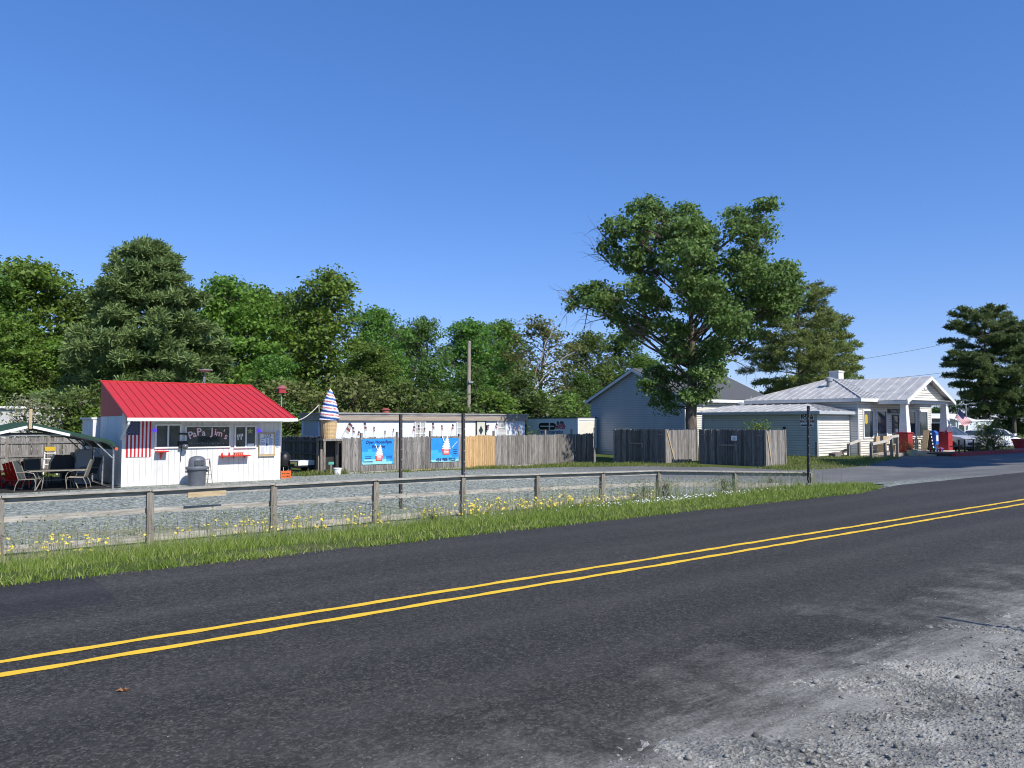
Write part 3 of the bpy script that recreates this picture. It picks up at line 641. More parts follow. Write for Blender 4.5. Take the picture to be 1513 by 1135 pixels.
# ------------------------------------------------------------------ carport
cp = thing('metal_carport', (2.9, 30.5, GZ), 'open carport with a dark green curved metal roof left of the stand', 'carport')
cx0, cy0, cy1 = 2.87, 30.4, 36.9; hw = 2.62
def arch(u):                        # roof section, u in -1..1
    a = abs(u); x = cx0 + u * hw
    if a < .80: z = 1.56 - .62 * a / .80 * .88
    else: q = (a - .80) / .20; z = 1.014 - .34 * q * q - .05 * q
    if a > .8: x = cx0 + math.copysign(hw * (.8 + .2 * math.sin((a - .8) / .2 * math.pi / 2)), u)
    return x, z
us = [-1, -.96, -.92, -.88, -.84, -.8, -.4, 0, .4, .8, .84, .88, .92, .96, 1]
m_ = MB(); prof = [arch(u) for u in us]
poly = [(x, cy0, z + .03) for x, z in prof] + [(x, cy0, z) for x, z in prof][::-1]
for i in range(len(prof) - 1):
    (xa, za), (xb, zb_) = prof[i], prof[i + 1]
    m_.prism([(xa, cy0, za), (xb, cy0, zb_), (xb, cy0, zb_ + .03), (xa, cy0, za + .03)], (0, cy1 - cy0, 0))
yy = cy0 + .3
while yy < cy1:
    for i in range(len(prof) - 1):
        (xa, za), (xb, zb_) = prof[i], prof[i + 1]; m_.bar((xa, yy, za + .045), (xb, yy, zb_ + .045), .05, .03)
    yy += .3
for i in range(len(prof) - 1):
    (xa, za), (xb, zb_) = prof[i], prof[i + 1]; m_.bar((xa, cy0 - .02, za), (xb, cy0 - .02, zb_), .03, .11)
m_.build('roof', green_metal, cp)
for yy in (cy0 + .1, cy0 + 2.15, cy0 + 4.3, cy1 - .1):
    m_ = MB()
    m_.tube([(x * .985 + cx0 * .015, yy, z - .05) for x, z in prof], .032, 6); m_.tube([(cx0 - 1.25, yy, 1.17), (cx0 + 1.25, yy, 1.17)], .025, 6)
    for sg in (-1, 1): m_.tube([(cx0 + sg * hw * .97, yy, .35), (cx0 + sg * hw * .74, yy, .98)], .022, 6)
    m_.build('rafter', galv, cp, smooth=True)
    for sg in (-1, 1): MB().tube([(cx0 + sg * (hw - .04), yy, GZ - .02), (cx0 + sg * (hw - .04), yy, .68)], .032, 8).build('leg', galv, cp, smooth=True)
for sg in (-1, 1): MB().tube([(cx0 + sg * (hw - .04), cy0 + .1, GZ + .03), (cx0 + sg * (hw - .04), cy1 - .1, GZ + .03)], .03, 6).build('base_rail', galv, cp)
m_ = MB(); 
for (ua, ub) in ((-.42, -.03), (.03, .45)):
    (xa, za), (xb, zb_) = arch(ua), arch(ub); m_.bar((xa, cy0 - .045, za - .075), (xb, cy0 - .045, zb_ - .075), .02, .09)
m_.build('fascia_strip', white_trim, cp)
x, z = arch(.97); MB().tube([(x + .03, cy0 - .03, z - .05), (x + .03, cy0 - .09, z - .05)], .06, 12).build('reflector', pm('amber reflector', (.5, .12, .05)), cp)
m_ = MB(); m_.box((cx0 - .045, cy0 - .10, 1.40), (cx0 + .045, cy0 - .06, 2.07)); m_.build('ridge_board', wood_tan, cp)
# things stored along the far side of the carport: pale fridge-like cabinets against the stand
for i, (xx, yy, w_, h_) in enumerate(((5.02, 33.4, .55, 1.35), (5.02, 34.6, .6, 1.2))):
    rt = thing('storage_cabinet', (xx, yy, GZ), ['tall grey cabinet against the stand under the carport', 'grey cabinet at the back of the carport behind the taller one'][i], 'cabinet', 'cabinets under the carport')
    m_ = MB(); m_.box((xx - .3, yy, GZ), (xx + .2, yy + w_, GZ + h_)); m_.build('body', vinyl_grey, rt)
    m_ = MB(); m_.box((xx - .32, yy + .03, GZ + .05), (xx - .30, yy + w_ - .03, GZ + h_ - .05)); d = m_.build('door', vinyl_grey, rt)
    MB().box((xx - .35, yy + .06, GZ + .6), (xx - .325, yy + .09, GZ + .85)).build('handle', galv, d)
tag(MB().box((-4, 30.7, GZ - .10), (5.75, 38.5, GZ + .048)).build('patio_surface', pm('black carport shade', (.025, .024, .023), (.014, .013, .013), 14, .95, bump=.6), None), kind='structure')  # near-black sheet stands in for the shade under the carport
# ------------------------------------------------------------------ patio furniture (local space, root at the floor)
def patio_chair(lab, sling, x, y, rz):
    rt = bpy.data.objects.new('patio_chair', None); col.objects.link(rt); ORG[rt.name] = (0, 0, 0); tag(rt, lab, 'patio chair', 'patio chairs around the table')
    MB().prism([(-.25, -.24, .41), (.25, -.24, .41), (.25, .22, .37), (-.25, .22, .37)], (0, 0, .02)).build('seat', sling, rt)
    MB().prism([(-.25, .22, .40), (.25, .22, .40), (.25, .42, 1.0), (-.25, .42, 1.0)], (0, .02, 0)).build('backrest', sling, rt)
    for sg in (-1, 1):
        MB().tube([(sg * .27, -.30, 0), (sg * .27, -.33, .25), (sg * .27, -.28, .40), (sg * .27, .22, .38), (sg * .27, .32, .70), (sg * .27, .43, 1.02)], .016, 7).build('side_frame', tan_frame, rt, smooth=True)
        MB().tube([(sg * .27, .20, .40), (sg * .27, .30, .2), (sg * .27, .34, 0)], .016, 7).build('leg', tan_frame, rt, smooth=True)
        MB().tube([(sg * .29, -.33, .22), (sg * .29, -.34, .45), (sg * .29, -.26, .60), (sg * .29, -.05, .645), (sg * .29, .27, .63)], .016, 7).build('armrest', tan_frame, rt, smooth=True)
    MB().tube([(-.27, -.30, .40), (.27, -.30, .40)], .014, 6).tube([(-.27, .43, 1.02), (.27, .43, 1.02)], .014, 6).build('cross_tube', tan_frame, rt)
    rt.location = (x, y, GZ + .050); rt.rotation_euler = (0, 0, rz); return rt
tx = T(88, 705, 31.6).x; ty = 31.6
tb = thing('patio_table', (tx, ty, GZ), 'rectangular metal patio table with a pale glass top under the carport', 'patio table')
MB().box((tx - .95, ty - .5, GZ + .70), (tx + .72, ty + .5, GZ + .72)).build('tabletop', pm('frosted pale glass top', (.25, .25, .23), None, 3, .2), tb)
m_ = MB(); m_.tube([(tx - .97, ty - .52, GZ + .70), (tx + .74, ty - .52, GZ + .70), (tx + .74, ty + .52, GZ + .70), (tx - .97, ty + .52, GZ + .70), (tx - .97, ty - .52, GZ + .70)], .022, 7); m_.build('rim', tan_frame, tb)
for ax in (-.75, .52):
    for ay in (-.4, .4): MB().tube([(tx + ax, ty + ay, GZ + .70), (tx + ax * .82, ty + ay * .8, GZ + .35), (tx + ax * 1.05, ty + ay * 1.1, GZ)], .02, 7).build('leg', tan_frame, tb, smooth=True)
MB().tube([(tx - .6, ty, GZ + .35), (tx + .45, ty, GZ + .35)], .014, 6).build('stretcher', tan_frame, tb)
p = T(37, 716, 31.3); patio_chair('grey sling patio chair at the left end of the table, seen from the side', sling_grey, p.x + .1, 31.2, R(62))
p = T(53, 700, 32.6); patio_chair('dark grey sling patio chair behind the table facing the road', sling_grey, p.x, 32.75, R(10))
p = T(113, 712, 31.4); patio_chair('tan sling patio chair at the right end of the table', sling_tan, p.x + .05, 31.3, R(-112))
p = T(131, 700, 32.6); patio_chair('grey sling patio chair in the shade by the stand wall', sling_grey, p.x, 32.9, R(-70))
# red adirondack chairs behind
def adirondack(lab, x, y, rz):
    rt = bpy.data.objects.new('adirondack_chair', None); col.objects.link(rt); ORG[rt.name] = (0, 0, 0); tag(rt, lab, 'garden chair', 'red adirondack chairs')
    m_ = MB()
    for i in range(5): m_.prism([(-.26 + i * .105, .12, .22), (-.165 + i * .105, .12, .22), (-.16 + i * .11 - .0, .46, .92 - abs(i - 2) * .03), (-.265 + i * .11, .46, .92 - abs(i - 2) * .03)], (0, .02, .005))
    m_.build('backrest', red_plastic, rt)
    m_ = MB()
    for i in range(5): m_.prism([(-.27, -.34 + i * .1, .36 - i * .03), (.27, -.34 + i * .1, .36 - i * .03), (.27, -.255 + i * .1, .335 - i * .03), (-.27, -.255 + i * .1, .335 - i * .03)], (0, 0, .02))
    m_.build('seat', red_plastic, rt)
    for sg in (-1, 1):
        m_ = MB(); m_.box((sg * .34 - .06, -.42, .54), (sg * .34 + .06, .30, .565)); m_.build('armrest', red_plastic, rt)
        MB().box((sg * .31 - .015, -.38, 0), (sg * .31 + .015, -.28, .54)).build('leg', red_plastic, rt)
        MB().bar((sg * .29, -.32, .32), (sg * .29, .42, .04), .03, .11).build('leg', red_plastic, rt)
    rt.location = (x, y, GZ + .050); rt.rotation_euler = (0, 0, rz)
p = T(17, 705, 34.0); adirondack('bright red adirondack chair nearest the board fence at the far left', p.x + .1, 34.2, R(215))
p = T(30, 705, 33.2); adirondack('bright red adirondack chair beside the left patio chair', p.x - .1, 33.4, R(150))
# covered grill
gx, gy = T(91, 690, 34.2).x, 34.2
rt = thing('covered_grill', (gx, gy, GZ), 'barbecue grill under a black cover behind the patio table', 'grill')
MB().prism([(gx - .42, gy - .3, GZ + .45), (gx + .5, gy - .3, GZ + .45), (gx + .47, gy - .3, GZ + .80), (gx + .30, gy - .3, GZ + 1.10), (gx - .26, gy - .3, GZ + 1.16), (gx - .4, gy - .3, GZ + .85)], (0, .6, 0)).build('cover', pm('black vinyl cover', (.02, .022, .03), None, 3, .4, bump=.5, bscale=5), rt)
for ax in (-.35, .4): MB().box((gx + ax - .03, gy - .2, GZ), (gx + ax + .03, gy + .2, GZ + .36)).build('leg', black_plastic, rt)
gx2 = T(110, 690, 34.8).x
rt = thing('covered_cart', (gx2, 34.9, GZ), 'low dark covered cart with a yellow item on it by the grill', 'cart')
MB().prism([(gx2 - .45, 34.7, GZ), (gx2 + .45, 34.7, GZ), (gx2 + .42, 34.7, GZ + .85), (gx2, 34.7, GZ + 1.0), (gx2 - .42, 34.7, GZ + .8)], (0, .6, 0)).build('cover', sling_grey, rt)
MB().prism([(gx2 - .42, 34.75, GZ + .88), (gx2 + .1, 34.75, GZ + 1.02), (gx2 + .2, 34.75, GZ + 1.1), (gx2 - .35, 34.75, GZ + 1.12)], (0, .3, 0)).build('yellow_case', pm('yellow plastic', (.65, .42, .03)), rt)
# step ladder leaning at the back
lx, ly = T(74, 690, 40.6).x, 40.6
rt = thing('step_ladder', (lx, ly, GZ), 'white step ladder with a yellow top standing by the back fence', 'ladder')
for sg in (-1, 1):
    MB().bar((lx + sg * .27, ly - .1, GZ), (lx + sg * .19, ly + .25, GZ + 1.12), .05, .03).build('side_rail', pm('white fibreglass', (.75, .72, .68)), rt)
    MB().bar((lx + .1 + sg * .27, ly + .75, GZ), (lx + .05 + sg * .19, ly + .3, GZ + 1.10), .035, .03).build('rear_leg', pm('orange fibreglass', (.5, .28, .15)), rt)
for i in range(4): MB().box((lx - .26 + i * .015, ly - .06 + i * .07, GZ + .25 * (i + .9)), (lx + .26 - i * .015, ly + .04 + i * .07, GZ + .25 * (i + .9) + .04)).build('step', pm('white fibreglass', (.75, .72, .68)), rt)
MB().box((lx - .21, ly + .15, GZ + 1.10), (lx + .21, ly + .4, GZ + 1.28)).build('top_cap', pm('yellow plastic', (.65, .42, .03)), rt)
# ------------------------------------------------------------------ board fences
FZ = -.86
pa, pb = T(0, 650, 43), T(118, 646, 43)
r_ = board_fence('board_fence', (-8, 43.0), (9.0, 43.0), (-.95, -.95), (.92, .92), 'grey board fence at the back of the patio, its rails and posts facing the road', -1, posts=[(T(10, 650, 43).x + 8) / 17 , (T(71, 650, 43).x + 8) / 17, .2], post_up=.06, seed=3, bw=.13)
fs0 = T(505, 700, 33.7).x; fs1 = T(850, 686, 33.7).x; L_ = fs1 - fs0
def fr_(px): return (T(px, 660, 33.7).x - fs0) / L_
r_ = board_fence('board_fence', (fs0, 33.7), (fs1, 33.7), (-.88, -.80), (T(505, 647, 33.7).z, T(850, 641.5, 33.7).z), 'long weathered grey board fence carrying two blue banners, with a fresh yellow patch', 1,
    posts=[(fr_(535), .22), (fr_(588), .25), (fr_(637), .28), (fr_(680), .12), (fr_(731), .25), (fr_(769), .22), (fr_(807), .28), (fr_(846), .30)], seed=11, light=(fr_(687.5) * L_, fr_(731) * L_))
bs = fs0; 
r_ = board_fence('board_fence', (fs0 - .1, 41.5), (fs0 - .02, 34.6), (-.9, -.88), (.86, .92), 'shaded dark board fence running back between the stand and the ice cream cone', -1, posts=[], seed=21, mat=wood_shade)
pe = S(878, 690, fs1)
r_ = board_fence('board_fence', (fs1 + .03, 33.66), (fs1 + .03, pe.y + .1), (-.8, -.84), (T(850, 641.5, 33.7).z, S(876, 640, fs1).z), 'short dark return of board fence ending at a round pale post', 1, posts=[], seed=31, mat=wood_shade)
m_ = MB(); m_.tube([(fs1 + .03, pe.y, -1), (fs1 + .03, pe.y, S(878, 632, fs1).z)], [.07, .055], 10); tag(m_.build('fence_post', bark_pale, None, smooth=True, org=(fs1, pe.y, -.8)), 'pale round post at the free end of the dark fence return', 'post')
# enclosures for rubbish skips
def enclosure(cn, sx, sy, zb, zt, lab, seed, dark_notice=False):
    (x, y) = cn
    rt = thing('board_enclosure', (x, y, zb), lab, 'enclosure', 'board fence enclosures in the lot')
    for nm, A, B, o in (('f', (x, y + sy), (x, y), 1), ('r', (x, y), (x + sx, y), 1), ('b', (x + sx, y + sy), (x, y + sy), 1), ('e', (x + sx, y), (x + sx, y + sy), 1)):
        board_fence('', A, B, (zb, zb), (zt, zt), '', o, parent=rt, seed=seed + ord(nm), bw=.15, mat=wood_shade if nm == 'f' else None)  # gate side gets the boards with shade in their colour
    for (a, b) in ((x, y), (x + sx, y), (x, y + sy)): MB().box((a - .045 + .02, b - .06, zb - .1), (a + .055, b + .045, zt + .02)).build('post', wood_post, rt)
    m_ = MB()
    for q in (.08, .92):
        for zz in (zb + .25, zt - .25): m_.box((x - .045, y + sy * q - .16, zz - .02), (x - .036, y + sy * q + .16, zz + .02))
    m_.build('hinge', rust, rt)
    m_ = MB(); m_.box((x - .05, y + sy * .42, zb + (zt - zb) * .56), (x - .037, y + sy * .68, zb + (zt - zb) * .60)); m_.box((x - .06, y + sy * .40, zb + (zt - zb) * .45), (x - .037, y + sy * .43, zb + (zt - zb) * .60)); m_.build('latch', rust, rt)
    m_ = MB(); m_.bar((x + .12, y - .045, zt - .08), (x + sx * .28, y - .045, zb + .12), .06, .03, up=(0, -1, 0)); m_.build('brace', wood_tan, rt)
    return rt
c1 = T(983, 687, 26.1); e1 = enclosure((c1.x, 26.1), 2.45, 3.6, c1.z + .03, T(983, 635, 26.1).z, 'square grey board enclosure left of the big tree trunk', 41)
c2 = T(1131, 693, 20.7); e2 = enclosure((c2.x, 20.7), 1.55, 3.7, c2.z + .03, T(1131, 635.5, 20.7).z, 'grey board enclosure with a white notice on its gate, in front of the wing', 61)
we = Wall('y', c2.x - .04); a0, a1, z0, z1 = we.rect(1080.5, 644, 1089, 651); m_ = MB(); we.box(m_, a1, a0, z0, z1, 0, .012); m_.text('NO', .09, we.P((a0 + a1) / 2, z1 - .08, .013), we.ux, we.n, 1, .001); 
for i in range(2): we.box(m_, a1 + .06, a0 - .06, z0 + .05 + i * .05, z0 + .065 + i * .05, .012, .014, 1)
decor('notice_sheet', 'white paper notice stapled to the gate of the right board enclosure', 'notice', m_, [flag_white, black_text], we.P(a0, z0, 0))
# banners
def banner(x0, y0, x1, y1, lab, kind):
    wb = Wall('x', 33.7 - .045); a0, a1, z0, z1 = wb.rect(x0, y0, x1, y1); W_, H_ = a1 - a0, z1 - z0; m_ = MB()
    def P(u, v, o=0): return wb.P(a0 + u * W_, z0 + v * H_, o)
    nx, ny = 16, 10; vs = []
    for j in range(ny + 1):
        for i in range(nx + 1):
            u, v = i / nx, j / ny; vs.append(P(u, v, .012 + .010 * math.sin(u * 9 + v * 5) * math.sin(v * 3.1) - (.006 * (1 - math.sin(v * math.pi)))))
    fs = []; mi = []
    for j in range(ny):
        for i in range(nx):
            a = j * (nx + 1) + i; u, v = (i + .5) / nx, (j + .5) / ny
            fs.append((a, a + 1, a + nx + 2, a + nx + 1))
            if kind == 1: mm = 2 if v < .13 + .12 * math.sin(u * 4) else (1 if v < .62 - .75 * abs(u - .25) else 0)
            else: mm = 2 if v < .14 else (1 if v < .50 - .45 * abs(u - .12) or v < .3 - abs(u - .6) * .3 else 0)
            mi.append(mm)
    b = len(m_.v); m_.v += vs
    for f, k_ in zip(fs, mi): m_.f.append([b + q for q in f]); m_.mi.append(k_)
    def blob(pts, m, o=.026): m_.prism([P(u, v, o) for u, v in pts], Vector(wb.n) * .003, m)
    cx_ = .53 if kind == 1 else .54; ks = 1.0 if kind == 1 else 1.25; cb = .14 if kind == 1 else .30
    ca = W_ / H_
    def q(u, v): return (cx_ + u * ks / ca, cb + v * ks)
    cup = [q(-.13, 0), q(.13, 0), q(.165, .20), q(-.165, .20)]; blob(cup, 3); blob([q(-.165, .20), q(.165, .20), q(.17, .235), q(-.17, .235)], 4, .028)
    for i, (w_, h0, h1) in enumerate(((.16, .235, .33), (.13, .32, .41), (.10, .40, .48), (.065, .47, .55), (.03, .54, .62))):
        pts = [q(w_ * math.cos(t_) + .01 * i, (h0 + h1) / 2 + (h1 - h0) * .58 * math.sin(t_)) for t_ in [k_ * math.pi / 8 for k_ in range(16)]]; blob(pts, 4, .029 + i * .002)
    blob([q(-.10, .42), q(-.07, .42), q(-.16, .66), q(-.20, .66)], 4, .045)
    for i in range(3): blob([q(-.10, .05 + i * .05), q(.10, .05 + i * .05), q(.09, .075 + i * .05), q(-.09, .075 + i * .05)], 4, .030)
    if kind == 1:
        m_.text('Open Noon-9pm', .20, P(.52, .875, .026), wb.ux, wb.n, 5, .002, bold=.004); m_.text('Everyday', .20, P(.52, .70, .026), wb.ux, wb.n, 5, .002, bold=.004)
        for cu, rows in ((.20, (.30, .23)), (.85, (.30, .23))):
            for v in rows: blob([(cu - .1, v), (cu + .09, v), (cu + .09, v + .02), (cu - .1, v + .02)], 5)
        blob([(.05, .10), (.33, .10), (.33, .125), (.05, .125)], 5)
    else:
        m_.text('434 985-7023', .215, P(.53, .10, .026), wb.ux, wb.n, 5, .002, bold=.006)
        for v in (.5, .42, .34): blob([(.80, v), (.93, v), (.93, v + .02), (.80, v + .02)], 5)
        blob([(.74, .60), (.94, .86), (.95, .85), (.75, .585)], 4)
    o = decor('banner', lab, 'banner', m_, [pm('banner deep sky blue', (.02, .27, .72)), pm('banner light blue', (.05, .42, .78)), pm('banner pale aqua', (.30, .66, .72)), pm('banner coral red', (.75, .10, .07)), flag_white, pm('banner navy print', (.02, .06, .22))], P(0, 0), 'blue banners on the board fence')
    g_ = MB()
    for u in (.02, .98):
        for v in (.03, .97): c = Vector(P(u, v, .022)); g_.bar(c, c + Vector((0, -.012, 0)), .035, .035)
    g_.build('eyelets', galv, o)
banner(534.5, 648.5, 582, 686, 'blue banner reading open noon-9pm everyday above a small ice cream cup', 1)
banner(636.5, 647.5, 677.5, 682.5, 'blue banner with a large ice cream cup above a telephone number', 2)
# little flags stuck along the fence top
def small_flag(px, py, ang, big_=1.0, tone=0, lab=''):
    p = T(px, py, 33.82); rt = thing('small_flag', (p.x, p.y, p.z - .5), lab, 'small flag', 'little flags stuck along the board fence')
    up = Vector((math.sin(ang), 0, math.cos(ang))); b = Vector((p.x, p.y, p.z)) - up * .25 * big_; b.z = min(b.z, .88)
    tp = Vector((p.x, p.y, p.z)) + up * .28 * big_
    MB().tube([b, tp], .010, 5).build('stick', bark_pale if tone else wood_post, rt)
    m_ = MB(); sd_ = Vector((math.cos(ang), 0, -math.sin(ang)))
    for i in range(4):
        a = tp - up * (.06 * i) * big_ * 1.3; m_.prism([a, a + sd_ * .12 * big_ - Vector((0, 0, .05)), a + sd_ * .10 * big_ - Vector((0, 0, .12)) * big_, a - up * .078 * big_], (0, .006, 0), i % 2)
    m_.prism([tp + Vector((0, -.004, 0)), tp + sd_ * .07 * big_ + Vector((0, -.004, -.03)), tp + sd_ * .06 * big_ - up * .12 + Vector((0, -.004, 0)), tp - up * .13 + Vector((0, -.004, 0))], (0, -.003, 0), 2)
    m_.build('cloth', [pm('faded red cloth', (.22, .05, .05)), pm('faded white cloth', (.45, .43, .42)), pm('faded navy cloth', (.02, .025, .06))], rt)
for i, (px, py, an, bg_) in enumerate(((510, 636, .5, 1.6), (521, 640, -.1, 1.1), (528, 643, .3, .8), (538.5, 635, -.15, 1.3), (551.5, 637, .05, .8), (568, 642, 0, .7), (580, 638, .2, .6), (609.5, 637, .2, 1.0), (618, 636, -.1, 1.0), (626, 638, .1, .8), (639, 634, -.1, 1.2), (652, 635, 0, .9), (667, 634, .2, 1.0), (720, 633, .2, .8), (731, 632, .4, 1.0), (752, 636, .1, .6), (759, 635, -.2, .8), (766, 635, 0, .8))):
    who = ['largest of the little flags, next to the ice cream cone', 'little flag leaning left beside the largest one', 'third little flag from the ice cream cone, low on the fence top', 'little flag on the post above the left edge of the first banner', 'thin little flag above the middle of the first banner', 'low little flag above the right half of the first banner', 'small flag just left of the tall dark post', 'left little flag of the pair before the trailer window with white panes', 'middle little flag before the trailer window with white panes', 'little flag at the right edge of the trailer window with white panes', 'little flag on the post above the left edge of the second banner', 'thin little flag above the middle of the second banner', 'little flag above the right end of the second banner', 'little flag right of the trailer door', 'little flag on the post at the right end of the yellow patch', 'small low flag under the last trailer window', 'leaning little flag right of the last trailer window', 'little flag nearest the right end of the trailer'][i]
    small_flag(px, py, an, bg_, i % 2, who)
# ------------------------------------------------------------------ ice cream cone figure on its stand
cpx = T(489, 648, 33.4); cxx, cyy = cpx.x, 33.6
cz = T(489, 648.5, 33.6).z
sd = thing('wooden_platform', (cxx, cyy, -.86), 'rough wooden platform holding up the giant ice cream cone', 'platform')
MB().box((cxx - .48, cyy - .42, cz - .09), (cxx + .62, cyy + .45, cz)).build('deck', wood_grey, sd)
for ax, ay in ((-.40, -.36), (.52, -.36), (-.40, .38), (.52, .38)): MB().bar((cxx + ax, cyy + ay, -.95), (cxx + ax, cyy + ay, cz - .09), .10, .10).build('leg', wood_post, sd)
MB().box((cxx - .4, cyy + .40, -.85), (cxx + 1.0, cyy + .43, cz - .1)).build('back_panel', pm('dark opening boards', (.03, .028, .025)), sd)  # near-black panel paints the dark opening below the deck
cone = thing('giant_ice_cream_cone', (cxx, cyy, cz), 'giant soft ice cream cone figure with blue and red swirls in a tan wafer cone', 'cone figure')
ztop = T(489, 574, 33.6).z - cz; hc = T(489, 621, 33.6).z - cz
wafer = pm('tan painted wafer', (.62, .45, .24), (.54, .38, .20), 7, .7, bump=.3)
m_ = MB(); prof = [(.285, 0)]
nr = 12
for i in range(nr):
    z = hc * .86 * i / nr; r0 = .285 + .055 * i / nr; prof += [(r0 + .012, z + .01), (r0 + .014, z + hc * .86 / nr - .015), (r0, z + hc * .86 / nr)]
prof += [(.36, hc * .87), (.37, hc * .99), (.33, hc)]
m_.lathe((cxx, cyy, cz), prof, 40, 0)
for k_ in range(20):
    a = 2 * math.pi * k_ / 20; m_.bar((cxx + .297 * math.cos(a), cyy + .297 * math.sin(a), cz + .02), (cxx + .352 * math.cos(a), cyy + .352 * math.sin(a), cz + hc * .85), .018, .018)
m_.build('wafer_cone', wafer, cone)
m_ = MB(); NS, NA, hs_ = 90, 36, ztop - hc; tiers = 5.0; b = len(m_.v)
for i in range(NS + 1):
    u = i / NS; Rb = (.13 + .40 * (1 - u) ** 1.0) * (1 - u ** 9) * (1 + .08 * math.sin(u * math.pi)) + .005
    for k_ in range(NA):
        a = 2 * math.pi * k_ / NA; ph = (u * tiers + k_ / NA) % 1.0; rr = Rb * (.80 + .22 * math.sqrt(abs(math.sin(ph * math.pi))))
        if u < .03: rr *= .8 + .2 * u / .03
        m_.v.append((cxx + rr * math.cos(a) * .92 + .03 * u, cyy + rr * math.sin(a) * .92, cz + hc - .03 + u * (hs_ + .03)))
r5 = random.Random(2)
for i in range(NS):
    for k_ in range(NA):
        u = (i + .5) / NS; ph = (u * tiers + (k_ + .5) / NA) % 1.0
        mm = 1 if (ph < .22 or ph > .90) else (2 if .46 < ph < .72 and r5.random() < .8 else (1 if .17 < ph < .25 and r5.random() < .4 else 0))
        if u > .94: mm = 3
        m_.f.append([b + i * NA + k_, b + i * NA + (k_ + 1) % NA, b + (i + 1) * NA + (k_ + 1) % NA, b + (i + 1) * NA + k_]); m_.mi.append(mm)
m_.build('swirl', [flag_white, pm('swirl blue paint', (.10, .20, .50)), pm('swirl red paint', (.50, .13, .12)), pm('cream tip', (.7, .55, .4))], cone, smooth='all')
m_ = MB()
for k_ in range(40):
    a = r5.uniform(0, 6.28); u = r5.random(); m_.tube([(cxx, cyy, cz + hc + 0.0), (cxx + .4 * math.cos(a), cyy + .4 * math.sin(a), cz + hc - .02)], .012, 4) if k_ < 0 else None
# hose pole and cable to the stand
wp = T(472, 650, 33.9); rt = thing('cable_pole', (wp.x, 33.9, -.86), 'thin crooked pole with a pale cable running to the stand roof', 'pole')
MB().tube([(wp.x + .1, 33.9, -.86), (wp.x + .08, 33.9, T(474, 650, 33.9).z), (T(471, 600, 33.9).x, 33.9, T(471, 598, 33.9).z)], .03, 7).build('pole', bark_pale, rt)
a_ = T(471, 598.5, 33.9); b_ = Vector((s1 + .2, 31.6, T(436, 623, 31.6).z)); pts = []
for i in range(13): u = i / 12; q = a_.lerp(b_, u); q.z -= .32 * math.sin(u * math.pi) * (1 - .2 * u); pts.append(q)
MB().tube(pts, .022, 6).build('cable', pm('pale rope', (.55, .52, .42)), rt, smooth=True)
# short posts by the platform
for i, (px, yt, yb, lab) in enumerate(((474.5, 664, 700, 'short leaning wood post left of the platform'), (506.5, 650, 703, 'stout brown wood post at the near end of the long fence'))):
    p = T(px, yb, 33.1 + .15 * i); q = T(px, yt, 33.1 + .15 * i); m_ = MB(); m_.tube([(p.x, p.y, -.9), (q.x, q.y, q.z)], [.075, .065], 9); tag(m_.build('wood_post', wood_post, None, smooth=True, org=(p.x, p.y, -.87)), lab, 'post')
p = T(489, 703, 32.8); rt = thing('street_number_sign', (p.x, 32.8, -.85), 'small green number sign on a short stake below the platform', 'sign')
MB().box((p.x - .03, 32.8, -.9), (p.x + .03, 32.83, -.2)).build('stake', wood_post, rt)
z = T(489, 684.5, 32.8).z; m_ = MB(); m_.box((p.x - .13, 32.785, z - .06), (p.x + .13, 32.797, z + .06), 0); m_.build('plate', [pm('green sign plate', (.10, .38, .30)), flag_white], rt)
p = T(498.5, 703, 32.9); m_ = MB(); m_.lathe((p.x, 32.9, -.87), [(.14, 0), (.17, .02), (.19, .36), (.205, .36), (.205, .40), (.18, .40), (.16, .05)], 20)
tag(m_.build('white_bucket', flag_white, None, smooth=True, org=(p.x, 32.9, -.87)), 'white plastic bucket under the ice cream cone platform', 'bucket')
# orange crate and garden cart beside the stand
p = T(418, 711, 31.8); m_ = MB(); x, y = p.x + .1, 31.9
for a in range(4):
    for h in range(3):
        aa = [((-.2, -.15), (.2, -.15)), ((.2, -.15), (.2, .15)), ((.2, .15), (-.2, .15)), ((-.2, .15), (-.2, -.15))][a]
        m_.bar((x + aa[0][0], y + aa[0][1], GZ + .05 + h * .12), (x + aa[1][0], y + aa[1][1], GZ + .05 + h * .12), .015, .07)
for ax in (-.2, .2):
    for ay in (-.15, .15): m_.box((x + ax - .02, y + ay - .02, GZ), (x + ax + .02, y + ay + .02, GZ + .35))
m_.box((x - .2, y - .15, GZ + .01), (x + .2, y + .15, GZ + .03))
tag(m_.build('plastic_crate', orange, None, org=(x, y, GZ)), 'orange slatted crate on the gravel at the right corner of the stand', 'crate')
p = T(438, 706, 35.0); x, y = p.x, 35.0; zc = -.84
rt = thing('garden_cart', (x, y, zc), 'flat garden cart with a white load in front of the dark fence', 'cart')
MB().box((x - .75, y - .35, zc + .36), (x + .75, y + .35, zc + .44)).build('bed', black_plastic, rt)
MB().box((x - .05, y - .33, zc + .44), (x + .74, y + .3, zc + .66)).build('load_box', flag_white, rt)
MB().box((x - .70, y - .3, zc + .44), (x - .1, y + .3, zc + .60)).build('load_pile', pm('brown weeds', (.12, .13, .06), None, 20, .9, bump=.8, bscale=12), rt)
for ax in (-.55, .55):
    for ay in (-.36, .36):
        wv = MB(); q = MB(); q.lathe((0, 0, -.05), [(.08, 0), (.17, .0), (.19, .03), (.19, .07), (.17, .10), (.08, .10)], 16); wv.add([(x + ax + v[0], y + ay + v[2], zc + .19 + v[1]) for v in q.v], q.f); wv.build('wheel', rubber, rt, smooth=True)
MB().tube([(x - .75, y, zc + .3), (x - 1.2, y - .1, zc + .15), (x - 1.45, y - .1, zc + .75)], .018, 6).build('handle', black_plastic, rt)
